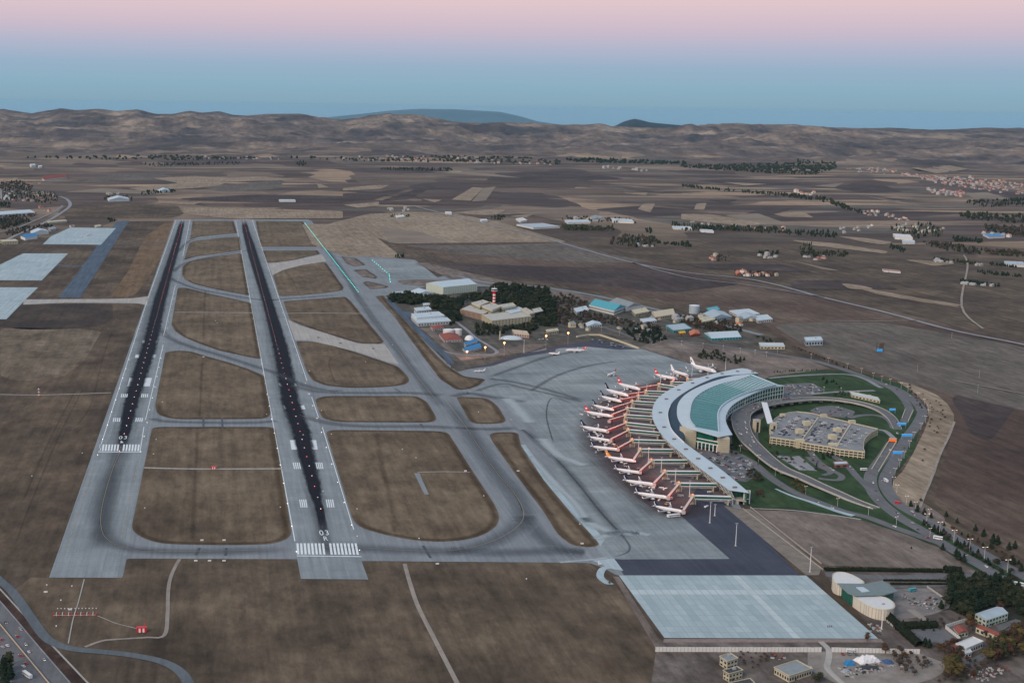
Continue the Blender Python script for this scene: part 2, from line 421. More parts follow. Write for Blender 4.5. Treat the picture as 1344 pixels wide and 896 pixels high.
def far_hill(name, pts, D, depth, mt, seed):
    """a mountain beyond the crest with a front and a back slope"""
    vs = []; fs = []; NX = 120; NR = 14
    x0, x1 = pts[0][0], pts[-1][0]
    for i in range(NR + 1):
        t = i / NR * 2 - 1
        for j in range(NX + 1):
            px = x0 + (x1 - x0) * j / NX
            for (a, b), (c, d) in zip(pts, pts[1:]):
                if px <= c: py = b + (d - b) * (px - a) / (c - a); break
            r = _ray(MC, px, py); h = math.hypot(r.x, r.y); dd = D + t * depth
            top = HCAM + r.z / h * D; foot = HCAM + (-0.018) * D
            k = 1 - abs(t) ** 1.3
            nn = mnoise.fractal(Vector((j / 9.0, t * 3 + seed, seed)), 1, 2, 4) * (top - foot) * 0.22 * (1 - k) * (abs(t) < 0.99)
            vs.append((r.x / h * dd, r.y / h * dd, foot + (top - foot) * k + nn - 30 * (1 - k)))
    for i in range(NR):
        for j in range(NX):
            q = i * (NX + 1) + j; fs.append((q, q + 1, q + NX + 2, q + NX + 1))
    me = bpy.data.meshes.new(name); me.from_pydata(vs, [], fs); me.polygons.foreach_set('use_smooth', [True] * len(fs)); me.materials.append(mt); me.update()
    tag(link(name, me), kind='structure')
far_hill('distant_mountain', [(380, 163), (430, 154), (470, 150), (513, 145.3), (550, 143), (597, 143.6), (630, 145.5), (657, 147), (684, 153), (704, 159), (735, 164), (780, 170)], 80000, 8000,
         mat('hazed_mountain_slope', (0.05, 0.085, 0.10), 0.95, var=0.25, scale=0.0004), 2)  # blue of the distance haze is mixed into this colour
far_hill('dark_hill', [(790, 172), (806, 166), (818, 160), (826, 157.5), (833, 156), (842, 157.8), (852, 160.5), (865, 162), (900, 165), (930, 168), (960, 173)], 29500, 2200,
         mat('hazed_wooded_slope', (0.016, 0.030, 0.042), 0.95, var=0.3, scale=0.0012), 5)  # dark slope colour with bluish distance haze painted in

# fields that the photograph shows clearly
Z2 = lambda p: zz(2.987, 450, 80, p)
Z3 = lambda p: zz(2.987, 894, 80, p)
tanm = grass_mat('stubble_field', (0.20, 0.155, 0.11), (0.27, 0.21, 0.15), (0.33, 0.265, 0.195), rust=(0.20, 0.15, 0.11), sc=0.006)
tan2 = mat('pale_stubble', (0.21, 0.17, 0.13), 0.95, var=0.2, scale=0.006)
drk = grass_mat('dark_ploughland', (0.035, 0.026, 0.025), (0.060, 0.045, 0.042), (0.105, 0.082, 0.070), rust=(0.09, 0.07, 0.06), sc=0.004)
gry = grass_mat('grey_fallow', (0.085, 0.070, 0.060), (0.125, 0.108, 0.092), (0.175, 0.152, 0.128), rust=(0.11, 0.085, 0.07), sc=0.004)
def field(px, m, lift=1.2, r=25): return area('field', px, m, lift, r)
for p in ([(425, 545), (510, 495), (550, 500), (500, 550)], [(430, 595), (560, 583), (640, 585), (600, 605), (520, 605)], [(0, 500), (120, 488), (185, 487), (150, 502), (0, 510)],
          [(1155, 582), (1180, 560), (1225, 560), (1205, 595)], [(1090, 518), (1195, 517), (1190, 529)], [(0, 565), (140, 553), (145, 568), (60, 577)], [(310, 541), (390, 545), (360, 556)],
          [(650, 610), (750, 600), (720, 615)]): field(Z2(p), tanm)
for p in ([(340, 433), (500, 437), (600, 445), (700, 459), (500, 449)], [(550, 500), (600, 492), (560, 548), (505, 552)], [(1060, 485), (1250, 500), (1340, 505), (1150, 497)]): field(Z2(p), tan2, 1.0)
for p in ([(150, 548), (340, 487), (362, 492), (250, 545)], [(140, 425), (290, 418), (425, 432), (300, 436)], [(0, 520), (140, 512), (260, 500), (120, 545), (0, 552)],
          [(600, 440), (900, 432), (1100, 462), (800, 478), (560, 470)]): field(Z2(p), drk, 0.8)
for p in ([(430, 703), (600, 715), (812, 748), (800, 757), (520, 725)], [(610, 687), (720, 695), (832, 712), (790, 722), (700, 708)], [(870, 780), (960, 782), (1082, 797), (990, 806)], [(625, 872), (700, 880), (765, 896), (660, 896)],
          [(160, 475), (340, 483), (250, 490)], [(900, 420), (1050, 410), (1130, 425), (1000, 441)], [(0, 520), (40, 518), (20, 530)], [(360, 600), (480, 592), (520, 615), (400, 612)],
          [(0, 600), (120, 602), (340, 640), (250, 650), (0, 622)], [(60, 560), (100, 558), (90, 585), (50, 584)]): field(Z3(p), tanm)
for p in ([(1110, 520), (1200, 515), (1300, 545), (1150, 540)], [(520, 490), (640, 478), (600, 497)], [(700, 525), (900, 560), (1020, 575), (860, 560)], [(640, 765), (820, 795), (700, 775)],
          [(420, 780), (630, 825), (560, 820)], [(170, 605), (300, 598), (420, 640), (520, 650), (300, 640)]): field(Z3(p), tan2, 1.0)
for p in ([(600, 500), (680, 478), (800, 490), (870, 515), (700, 515)], [(480, 480), (200, 465), (60, 470), (300, 492)], [(0, 795), (400, 798), (520, 830), (100, 815)], [(420, 860), (700, 860), (860, 896), (440, 896)],
          [(100, 545), (220, 545), (180, 560)], [(250, 600), (330, 575), (440, 580), (350, 605)]): field(Z3(p), drk, 0.8)
# left plain
Z1 = lambda p: zz(2.987, 0, 80, p)
for p in ([(600, 460), (760, 452), (900, 458), (1020, 455), (1190, 465), (900, 475), (850, 490), (750, 500), (560, 510), (500, 500), (700, 480)], [(250, 515), (400, 500), (600, 512), (700, 525), (480, 520)],
          [(1240, 478), (1290, 495), (1250, 500)], [(720, 575), (1000, 578), (1344, 590), (1344, 618), (900, 620), (720, 600)], [(640, 560), (800, 550), (760, 565)]): field(Z1(p), tanm if len(p) != 5 else tan2)
for p in ([(330, 470), (440, 445), (600, 440), (680, 450), (600, 465), (420, 477)], [(800, 495), (950, 480), (1110, 468), (1100, 500), (1000, 512), (860, 512)], [(700, 540), (1000, 525), (1344, 530), (1344, 560), (900, 552)]): field(Z1(p), drk if len(p) != 6 else gry, 0.9)
area('field', Z1([(250, 580), (520, 556), (700, 570), (720, 600), (680, 615), (470, 618), (260, 610)]), G_ROUGH, 0.5, 30)
area('field', Z2([(-60, 640), (100, 600), (270, 593), (440, 600), (600, 628), (880, 710), (640, 712), (200, 716), (-20, 640)]), G_DRY, 0.6, 20)
area('field', Z2([(-160, 640), (20, 640), (130, 690), (240, 775), (120, 768), (0, 765), (-120, 720)]), G_DRY, 0.5, 30)
area('field', Z2([(150, 650), (300, 670), (420, 710), (180, 715)]), tan2, 0.7, 30)
area('ploughed_field', [(517, 320), (744, 317.5), (800, 333), (900, 352), (1000, 373), (1100, 392), (1200, 415), (1344, 450), (1500, 490), (1500, 900), (1400, 800), (1344, 735), (1262, 688), (1225, 660), (1253, 552), (1190, 505), (1060, 462), (1000, 424), (860, 392), (720, 372), (600, 345)], G_PLOUGH, 0.35, 12)
area('field', [(640, 322), (744, 318.5), (800, 334), (860, 344), (760, 345), (600, 333), (530, 322)], gry, 0.55, 20)
area('field', [(600, 346), (720, 350), (840, 352), (980, 372), (880, 385), (760, 372), (640, 362), (570, 348)], drk, 0.5, 60)
area('field', [(1010, 425), (1150, 422), (1344, 455), (1500, 520), (1480, 560), (1344, 540), (1180, 500), (1080, 468)], gry, 0.55, 60)
area('field', [(1110, 373), (1150, 381), (1210, 392), (1262, 400), (1256, 403), (1205, 396), (1150, 386)], tanm, 0.7, 10)
area('field', [(1350, 512), (1300, 580), (1275, 572), (1264, 546), (1246, 522), (1290, 506)], drk, 0.5, 40)
area('verge', [(560, 345), (640, 364), (760, 386), (850, 404), (845, 409), (740, 391), (640, 374), (590, 366), (545, 345)], G_BARE, 0.6, 8)

def stain_mat(name, col, dens, edge=0.45, rag=0.35, nscale=0.06):
    m, t, b = nodes(name); b.inputs['Base Color'].default_value = (*col, 1); b.inputs['Roughness'].default_value = 0.9; b.inputs['Specular IOR Level'].default_value = 0.08
    uv = t.nodes.new('ShaderNodeUVMap'); s = t.nodes.new('ShaderNodeSeparateXYZ'); t.links.new(uv.outputs[0], s.inputs[0])
    def M(op, a, b_=None, c=None):
        n = t.nodes.new('ShaderNodeMath'); n.operation = op
        for i, v in enumerate((a, b_, c)):
            if v is None: continue
            if isinstance(v, (int, float)): n.inputs[i].default_value = v
            else: t.links.new(v, n.inputs[i])
        return n.outputs[0]
    dist = M('ABSOLUTE', M('MULTIPLY_ADD', s.outputs['X'], 2.0, -1.0))
    g = t.nodes.new('ShaderNodeNewGeometry'); mpn = t.nodes.new('ShaderNodeMapping'); mpn.inputs['Scale'].default_value = (1, 0.22, 1)
    n = t.nodes.new('ShaderNodeTexNoise'); n.inputs['Scale'].default_value = nscale; n.inputs['Detail'].default_value = 6; n.inputs['Roughness'].default_value = 0.8
    t.links.new(g.outputs['Position'], mpn.inputs[0]); t.links.new(mpn.outputs[0], n.inputs['Vector'])
    e = M('ADD', dist, M('MULTIPLY_ADD', n.outputs['Fac'], rag * 2, -rag))
    mr = t.nodes.new('ShaderNodeMapRange'); mr.interpolation_type = 'SMOOTHSTEP'
    mr.inputs['From Min'].default_value = 1.0; mr.inputs['From Max'].default_value = edge; mr.inputs['To Min'].default_value = 0; mr.inputs['To Max'].default_value = dens
    t.links.new(e, mr.inputs['Value'])
    ends = M('MINIMUM', M('MULTIPLY', M('SUBTRACT', 1.0, s.outputs['Y']), 14.0), M('MULTIPLY', s.outputs['Y'], 14.0))
    ends = M('MINIMUM', ends, 1.0)
    t.links.new(M('MULTIPLY', mr.outputs[0], ends), b.inputs['Alpha'])
    MATS[name] = m; return m
M_EDGE = stain_mat('scorched_edge', (0.075, 0.048, 0.028), 0.42, 0.0, 0.5, 0.05)
# ---------------------------------------------------------------- airfield pavement
LR = [(64.3, 757.8), (160, 758), (250.4, 287.8), (229.3, 287.8)]
RR = [(395, 759.5), (483.5, 760.4), (474.6, 736.2), (477, 736.2), (332, 287.8), (307.3, 287.8), (390, 733.7)]
area('taxiway', [(64.6, 757.5), (229.4, 288), (404, 288), (409, 290), (439, 329), (478, 335.5), (545, 341), (574, 364), (600, 359), (616, 363), (640, 372),
                 (720, 377), (860, 408), (930, 430), (900, 445), (838, 456.5), (880, 468.5), (911, 479), (940, 486), (960, 560), (962, 650), (1000, 706), (1047, 755), (810, 755),
                 (790, 744), (773, 738.5), (477, 736), (390, 733.5), (166.4, 732.7), (161, 757.8)], M_TAXI, 0.15, 4)
lr = area('runway', LR, M_RWY, 0.24); rr = area('runway', RR, M_RWY, 0.24)
area('apron', [(613, 514), (660, 520), (700, 560), (735, 625), (778, 700), (785, 726), (812, 742), (960, 734), (915, 690), (960, 650), (960, 560), (940, 487), (911, 479.5), (880, 469), (838, 457), (790, 449), (735, 456), (690, 466), (640, 482), (650, 500)], M_APRON, 0.22, 8)
area('apron', zz(2.987, 360, 280, [(375, 178), (550, 185), (640, 255), (470, 262), (430, 240)]), M_APRON, 0.22, 6)
Z4 = lambda p: zz(2.987, 0, 260, p)
Z7 = lambda p: zz(2.987, 360, 280, p)
Z8 = lambda p: zz(2.688, 360, 500, p)
Z5 = lambda p: zz(2.987, 0, 500, p)
def island(p, r=14, m=None):
    o = area('grass_island', p, m or G_GRASS, 0.34, r)
    P = [v.co.copy() for v in o.data.vertices]; n = len(P); Q = []
    for i in range(n + 1):
        d = P[(i + 1) % n] - P[i - 1 if i < n else 0 - 1] if i < n else P[1] - P[n - 1]
        s = Vector((-d.y, d.x, 0)).normalized(); q = P[i % n] + s * 4.5; q.z = 0; Q.append(q)
    ribbon('worn_edge', Q, 13, M_EDGE, 0.36, parent=o, uv=True)
island(Z4([(755, 90), (915, 90), (930, 138), (870, 143), (780, 152), (745, 163)]))
island(Z4([(742, 176), (770, 167), (860, 157), (940, 151), (947, 205), (860, 217), (770, 229), (722, 242)]))
island(Z4([(713, 300), (716, 268), (740, 250), (780, 240), (860, 228), (948, 216), (978, 382), (900, 368), (820, 352), (760, 337), (725, 320)]))
island(Z4([(697, 352), (730, 352), (800, 370), (900, 392), (986, 412), (1025, 632), (960, 620), (860, 598), (780, 570), (720, 545), (685, 520), (672, 495)]))
island(Z4([(648, 604), (690, 598), (745, 600), (810, 620), (900, 645), (980, 672), (1038, 698), (1063, 840), (1050, 862), (1000, 866), (700, 867), (650, 860), (615, 845), (608, 810)]))
island(Z5([(597, 180), (1077, 180), (1143, 600), (1120, 622), (1060, 640), (880, 643), (700, 640), (620, 635), (560, 615), (525, 592), (517, 570)]))
island(Z4([(1002, 90), (1188, 92), (1247, 191), (1022, 191)]))
island(Z4([(1028, 206), (1245, 205), (1255, 219), (1200, 231), (1165, 240), (1100, 252), (1044, 253)]), 8)
island(Z7([(-6, 240), (10, 228), (60, 206), (150, 193), (203, 193), (272, 290), (268, 302), (200, 312), (100, 322), (20, 325)]))
island(Z7([(35, 345), (280, 327), (300, 345), (432, 505), (400, 516), (330, 509), (250, 485), (140, 450), (62, 420)]))
island(Z7([(84, 500), (200, 507), (320, 545), (485, 600), (525, 640), (530, 658), (510, 672), (450, 680), (300, 685), (200, 675), (150, 655), (127, 620)]))
island(Z7([(160, 727), (200, 716), (560, 716), (600, 740), (635, 800), (630, 815), (600, 820), (250, 818), (190, 805), (172, 770)]))
island(Z8([(180, 172), (610, 177), (640, 225), (720, 350), (780, 440), (795, 480), (785, 510), (745, 540), (680, 560), (580, 568), (480, 560), (380, 540), (300, 515), (277, 490)]), 20)
island(Z8([(640, 55), (750, 60), (785, 85), (820, 140), (800, 150), (720, 152), (690, 145), (658, 85)]))
island(Z8([(757, 185), (800, 180), (860, 181), (870, 230), (950, 350), (1050, 470), (1142, 568), (1145, 580), (1110, 587), (1050, 580), (1000, 540), (950, 460), (860, 340), (770, 215)]))
island(Z7([(262, 170), (320, 175), (360, 203), (310, 208), (280, 195)]), 10, G_BARE)
island(Z7([(310, 222), (360, 219), (405, 248), (400, 257), (340, 248)]), 10, G_BARE)
island(Z7([(345, 271), (365, 266), (450, 286), (440, 293), (375, 298)]), 10, G_BARE)
island(Z7([(480, 264), (560, 260), (690, 263), (660, 285), (580, 286), (500, 277)]), 12, G_BARE)
island(Z7([(395, 325), (430, 322), (440, 340), (480, 385), (560, 470), (640, 560), (690, 605), (745, 640), (832, 650), (800, 676), (760, 690), (715, 692), (650, 650), (560, 530), (470, 405)]), 12)
# grass outside the runways
area('grass_verge', [(40, 757.5), (64.3, 757.9), (161, 758.2), (166.4, 733), (390, 734), (395.2, 760), (483.6, 760.7), (474.8, 736.6), (773, 738.8), (800, 760), (870, 840), (850, 915), (260, 920), (236, 880), (200, 864), (97, 849), (60, 832), (18, 775)], grass_mat('foreground_grass', (0.050, 0.037, 0.026), (0.108, 0.082, 0.056), (0.18, 0.138, 0.094), sc=0.008), 0.10)
area('meadow', [(0, 402), (150, 398), (186, 400), (64, 756), (0, 720), (-60, 600), (-60, 420)], G_ROUGH, 0.10)
area('meadow', Z4([(0, 510), (90, 508), (310, 512), (400, 520), (330, 640), (240, 705), (70, 720), (0, 700)]), grass_mat('ploughed_plot', (0.09, 0.068, 0.047), (0.155, 0.122, 0.085), (0.22, 0.18, 0.13), sc=0.012), 0.16, 30)
area('meadow', Z4([(-30, 422), (440, 415), (445, 470), (400, 500), (310, 512), (90, 515), (-30, 500)]), grass_mat('burnt_grass', (0.03, 0.024, 0.022), (0.055, 0.042, 0.034), (0.09, 0.07, 0.05)), 0.16, 20)
area('meadow', Z4([(505, 92), (684, 88), (580, 392), (320, 392), (480, 130)]), G_ROUGH, 0.12)
area('rusty_grass', Z4([(570, 150), (640, 100), (680, 95), (660, 190), (600, 280), (540, 370), (500, 392), (430, 390), (500, 290), (540, 210)]), grass_mat('rust_grass', (0.11, 0.075, 0.045), (0.16, 0.105, 0.06), (0.19, 0.14, 0.09), sc=0.01), 0.18, 30)
# concrete and asphalt off to the left
area('apron', Z4([(200, 150), (275, 116), (455, 118), (395, 183), (168, 181)]), M_PALE, 0.3)
area('apron', Z4([(90, 217), (267, 217), (163, 323), (-120, 322), (-60, 290)]), M_PALE, 0.3)
area('apron', Z4([(-120, 350), (150, 350), (105, 393), (25, 475), (-120, 475)]), M_PALE, 0.3)
area('old_runway', Z4([(458, 92), (508, 88), (490, 112), (315, 390), (228, 390), (300, 300), (382, 185)]), M_OLD, 0.3)
area('taxiway', Z4([(95, 397), (400, 396), (520, 393), (560, 388), (584, 385), (575, 420), (540, 413), (400, 411), (250, 411), (90, 418)]), M_TAN, 0.33, 6)
ribbon('taxiway', path(Z4([(395, 185), (450, 180), (560, 178), (665, 178)]), 0, 4), 14, M_OLD, 0.35)
ribbon('taxiway', path(Z4([(220, 262), (300, 266), (335, 262)]), 0, 4), 20, M_OLD, 0.28)
# tan exits
area('taxiway', Z4([(1052, 257), (1160, 243), (1200, 234), (1262, 221), (1279, 247), (1180, 264), (1110, 282), (1068, 303)]), M_TAN, 0.40, 6)
area('taxiway', Z7([(52, 417), (100, 440), (200, 470), (260, 490), (330, 511), (432, 513), (490, 592), (440, 582), (330, 545), (200, 513), (130, 497), (82, 498)]), M_TAN, 0.40, 6)
for p, w in ((Z7([(35, 393), (150, 391), (345, 393)]), 5), (Z4([(683, 448), (800, 448), (993, 450)]), 5), (Z5([(565, 340), (700, 344), (840, 345), (1105, 344)]), 5),
             (Z7([(-10, 195), (100, 195), (175, 197)]), 6), (Z5([(300, 770), (150, 768), (60, 772), (0, 778)])[:0] or Z4([(0, 770), (150, 772), (300, 768), (436, 763)]), 4)):
    ribbon('service_track', path(p, 0, 3), w, M_TAN, 0.44)
ribbon('airfield_road', path(Z7([(145, 22), (300, 28), (-330, 20)])[:0] or [(250, 288.5), (300, 289), (404, 291)], 0, 2), 14, M_TAXI, 0.20)
# seams, drainage strips in the islands
area('concrete_strip', Z8([(493, 325), (512, 325), (545, 400), (530, 400)]), M_TAXI, 0.42)
ribbon('service_track', path(Z8([(505, 322), (600, 320), (690, 322)]), 0, 2), 2.2, M_TAN, 0.46)
# big pale pad bottom right, built of its separate slabs
pad = area('concrete_apron', [(812, 755), (1058, 755), (1153, 838), (872, 837)], mat('pad_joint', (0.29, 0.35, 0.37), 0.9), 0.26)
pm = [mat('pad_slab_%s' % n_, c, 0.85, var=0.08, scale=0.15, stretch=(1, 0.2, 1)) for n_, c in (('a', (0.34, 0.43, 0.455)), ('b', (0.37, 0.46, 0.485)), ('c', (0.31, 0.40, 0.42)), ('d', (0.45, 0.53, 0.55)))]
def bil(q, u, v): return (q[0] * (1 - u) + q[1] * u) * (1 - v) + (q[3] * (1 - u) + q[2] * u) * v
Q = [W(*p) for p in ((812, 755), (1058, 755), (1153, 838), (872, 837))]
for i in range(25):
    for j in range(12):
        u0, u1, v0, v1 = i / 25 + 0.0018, (i + 1) / 25 - 0.0018, j / 12 + 0.0022, (j + 1) / 12 - 0.0022
        b = MB(); P = [bil(Q, u, v) for u, v in ((u0, v1), (u1, v1), (u1, v0), (u0, v0))]
        zt = 0.30 + random.random() * 0.02
        b.prism([(p.x, p.y) for p in P], 0.262, zt)
        k = 3 if (j == 3 or i == 15) else (2 if (i % 4 == 1 and random.random() < .6) else (1 if random.random() < .45 else 0))
        b.build('slab', pm[k], pad)
area('asphalt_apron', [(815, 734), (806, 733.5), (819, 754.6), (1050, 754.6), (985, 690), (952, 655), (915, 640), (893, 676), (958, 733.4)], M_ASPH, 0.30)
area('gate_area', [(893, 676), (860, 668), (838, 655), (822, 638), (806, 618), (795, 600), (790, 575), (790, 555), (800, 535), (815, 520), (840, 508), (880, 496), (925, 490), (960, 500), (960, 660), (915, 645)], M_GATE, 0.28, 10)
area('taxiway_shoulder', Z8([(870, 225), (885, 225), (1020, 400), (1100, 480), (1165, 560), (1150, 583), (1142, 567), (1050, 468), (950, 348)]), M_PALE, 0.31)
ribbon('service_track', path(zz(2.688, 360, 500, [(1195, 655), (1160, 662), (1150, 690), (1175, 712), (1190, 712)]), 0, 5), 7, M_PALE, 0.33)
area('taxiway', [(773, 733), (806, 733), (818, 749), (800, 746)], M_PALE, 0.31)

# rubber and soot on pavement : thin stains with ragged edges, plus a painted gate-light band
M_RUB = stain_mat('tyre_rubber', (0.015, 0.016, 0.024), 0.9, 0.5, 0.42, 0.16)
M_RUBS = stain_mat('thin_rubber', (0.07, 0.078, 0.09), 0.42, 0.0, 0.3, 0.08)
M_SOOT = stain_mat('soot', (0.095, 0.105, 0.12), 0.42, 0.0, 0.3, 0.06)
M_LINE = stain_mat('oil_line', (0.07, 0.075, 0.085), 0.5, 0.1, 0.2, 0.1)
M_WARM = stain_mat('stand_light_tone', (0.085, 0.072, 0.078), 0.85, 0.0, 0.35, 0.03)  # paints the reddish gate lighting onto the pavement, no dirt
def vstrip(name, rows, mt, lift, parent):
    """rows of (y, left x, right x) down the runway"""
    n = len(rows); v = []; f = []
    for y, a, b in rows:
        for x in (a, b): p = W(x, y); v.append((p.x, p.y, lift))
    for i in range(n - 1): f.append((2 * i, 2 * i + 1, 2 * i + 3, 2 * i + 2))
    me = bpy.data.meshes.new(name); me.from_pydata(v, [], f); me.materials.append(mt); u = me.uv_layers.new(name='UVMap')
    for i in range(n - 1):
        for c, q in enumerate(((0, i), (1, i), (1, i + 1), (0, i + 1))): u.data[4 * i + c].uv = (q[0], q[1] / (n - 1))
    link(name, me, parent)
vstrip('rubber_marks', [(289, 236, 243.5), (300, 232, 241.5), (330, 222.5, 235.5), (360, 212, 227), (393, 200, 220), (430, 191, 213), (461, 182, 207), (501, 168, 193), (528, 161, 184), (560, 156, 175), (592, 151, 166)], M_RUB, 0.30, lr)
vstrip('rubber_marks', [(289, 316, 324), (303, 317, 328), (330, 323, 338), (394, 342, 359.5), (461, 357, 382), (528, 367, 396), (567, 381, 411), (634, 400, 423), (665, 412, 426), (705, 420, 434)], M_RUB, 0.30, rr)
vstrip('rubber_marks', [(289, 230, 249), (393, 190, 228), (501, 160, 200), (592, 135, 180), (640, 130, 165), (690, 118, 155), (722, 105, 150)], M_RUBS, 0.28, lr)
vstrip('rubber_marks', [(289, 311, 330), (394, 335, 366), (501, 352, 395), (634, 392, 430), (700, 408, 440), (732, 410, 448)], M_RUBS, 0.28, rr)
def soot(px, w, k=6, m=None): ribbon('soot_glow_band', path(px, 0, k), w, m or M_SOOT, 0.32, uv=True)
soot(Z5([(440, 330), (395, 470), (390, 560), (420, 620), (500, 655), (640, 668), (800, 670), (1150, 660)]), 34)
soot(Z8([(140, 590), (300, 590), (480, 598), (640, 598), (760, 570), (850, 520), (880, 470), (850, 400), (790, 330), (720, 230), (660, 140), (600, 60)]), 40)
soot([(925, 500), (880, 505), (840, 517), (812, 532), (797, 552), (795, 575), (806, 600), (822, 622), (850, 645), (885, 668), (915, 680)], 95, m=M_WARM)  # not soot: gate lighting painted as a soft dark red border
for q_ in (Z5([(470, 280), (440, 350), (405, 470), (395, 560), (420, 620), (500, 655), (640, 668)]), Z8([(880, 470), (850, 400), (790, 330), (720, 230), (660, 140)]), Z8([(870, 170), (900, 190), (990, 270), (1070, 360), (1150, 460), (1240, 560), (1250, 600), (1200, 620)]), Z8([(1050, 80), (980, 60), (960, 120), (985, 220)])): soot(q_, 3.5, m=M_LINE)
soot(Z8([(600, 600), (800, 605), (980, 600), (1100, 610)]), 40)
soot(Z8([(880, 470), (930, 540), (1010, 590), (1100, 600)]), 34)
soot(Z7([(660, 760), (600, 690), (480, 530), (400, 430), (330, 330), (250, 200), (130, 50)]), 26)
soot(Z4([(590, 862), (650, 875), (800, 880), (1000, 880), (1090, 872)]), 24)
soot(Z8([(90, 120), (200, 150), (340, 160), (520, 160), (640, 165), (760, 170), (860, 165)]), 30)
soot(Z8([(60, 15), (160, 38), (340, 42), (480, 42), (600, 50)]), 30)
soot(Z4([(620, 500), (660, 545), (740, 580), (860, 615), (1000, 660), (1090, 690), (1180, 730), (1290, 755), (1344, 752)]), 26)
soot(Z4([(660, 310), (700, 330), (780, 358), (900, 380), (1030, 400), (1120, 395), (1344, 378)]), 24)
soot(Z4([(680, 290), (720, 258), (800, 236), (930, 212)]), 20); soot(Z4([(700, 210), (740, 170), (800, 158), (940, 145)]), 18)
soot(Z4([(930, 212), (1030, 198), (1240, 200)]), 14)
soot(Z7([(840, 648), (900, 655), (980, 670), (1100, 700), (1210, 735)]), 22)
soot(Z8([(700, 40), (800, 10), (880, 25), (990, 50), (1090, 75)]), 16)
soot(Z8([(870, 170), (900, 190), (990, 270), (1070, 360), (1150, 460), (1240, 560)]), 20)
soot(Z7([(700, 720), (760, 705), (850, 720), (990, 740)]), 30)
soot(Z7([(850, 640), (960, 600), (1080, 560), (1200, 540)]), 18); soot(Z7([(1000, 700), (1100, 640), (1220, 600), (1344, 580)]), 14)

M_MOW = stain_mat('wheel_ruts', (0.060, 0.045, 0.031), 0.24, 0.0, 0.5, 0.05)
for q_, w_ in ((Z4([(806, 360), (800, 450), (798, 560)]), 9), (Z4([(792, 640), (788, 760), (782, 860)]), 8), (Z5([(775, 190), (768, 340), (760, 480), (752, 630)]), 8), (Z8([(360, 180), (380, 300), (410, 420), (430, 540)]), 12),
                (Z7([(40, 225), (70, 260), (100, 320)]), 5), (Z7([(270, 545), (215, 580), (240, 670)]), 5), (Z5([(720, 190), (850, 180), (900, 195)]), 7), (Z4([(440, 520), (400, 640), (360, 800), (300, 893)]), 4), (Z5([(330, 20), (230, 220), (120, 480), (60, 640)]), 4),
                (Z5([(300, 30), (200, 220), (90, 470)]), 4)):
    ribbon('wheel_ruts', path(q_, 0, 6), w_, M_MOW, 0.40, uv=True)
M_SPLASH = stain_mat('pale_spill', (0.42, 0.48, 0.50), 0.8, 0.0, 0.6, 0.05)
for q_, w_ in ((Z8([(1080, 480), (1180, 530), (1290, 540)]), 26), (Z8([(1130, 560), (1230, 530), (1330, 545)]), 22), (Z8([(900, 260), (980, 350), (1060, 430), (1110, 500)]), 16), (Z8([(940, 200), (1000, 260), (1100, 300)]), 30), (Z8([(820, 60), (860, 100), (900, 150)]), 40), (Z8([(1000, 640), (1120, 630), (1180, 622)]), 10)):
    ribbon('pale_spill', path(q_, 0, 6), w_, M_SPLASH, 0.345, uv=True)
M_YL = mat('faded_yellow', (0.34, 0.30, 0.20), 0.8)
for q_ in (Z8([(140, 585), (300, 588), (480, 598), (640, 596), (760, 568), (850, 520), (880, 470), (850, 400), (790, 330), (720, 230), (660, 140), (600, 60)]), Z5([(470, 280), (440, 350), (405, 470), (395, 560), (420, 620), (500, 655), (640, 668), (1150, 660)]),
           Z7([(660, 760), (600, 690), (480, 530), (400, 430), (330, 330)]), Z8([(90, 120), (200, 150), (340, 158), (640, 163), (860, 165)]), Z8([(60, 15), (160, 38), (480, 42), (600, 50)])):
    ribbon('taxi_line', path(q_, 0, 8), 0.5, M_YL, 0.40)
M_WORN = mat('worn_paint', (0.64, 0.70, 0.72), 0.8, var=0.2, scale=0.4)
# painted markings -------------------------------------------------------
def quad_mark(name, q, parent, mt=M_PAINT, lift=0.36):
    b = MB(); P = [W(*p) for p in q]; b.face([(p.x, p.y, lift) for p in P]); return b.build(name, mt, parent)
def lerp(a, b, t): return (a[0] + (b[0] - a[0]) * t, a[1] + (b[1] - a[1]) * t)
def bars(A, B, C, D, n, parent, gap=0.45, skip=()):
    """n stripes between corners A,B (top) and D,C (bottom)"""
    for i in range(n):
        if i in skip: continue
        t0, t1 = i / n, (i + 1 - gap) / n
        quad_mark('stripe', [lerp(D, C, t0), lerp(D, C, t1), lerp(A, B, t1), lerp(A, B, t0)], parent)
bars((131, 583.3), (185, 583.3), (184, 592), (129.5, 592), 14, lr, 0.4, (7,))
bars((389, 713), (470, 713), (473, 728), (390, 727.5), 17, rr, 0.4, (8,))
quad_mark('threshold_line', [(389.7, 729.9), (474.6, 730.9), (474.3, 730), (389.6, 729)], rr)
quad_mark('threshold_line', [(129, 593.6), (184, 593.6), (184.1, 592.9), (129.2, 592.9)], lr)
for y0, y1, xs in ((548.5, 553.5, (148, 158.5, 177.5, 188)), (517, 521.5, (158.5, 168, 185, 195))):
    for a, b in ((xs[0], xs[1]), (xs[2], xs[3])): bars((a + .8, y0), (b + .8, y0), (b, y1), (a, y1), 4, lr, 0.45)
for y0, y1, q in ((496, 507, ((167, 174), (188, 196.5))), (465.5, 469.5, ((177, 182), (198.5, 203.5))), (446.5, 450, ((186.5, 189.5), (203, 206)))):
    for a, b in q: quad_mark('aiming_block', [(a, y1), (b, y1), (b + (y1 - y0) * .266, y0), (a + (y1 - y0) * .266, y0)], lr, M_WORN, 0.29)
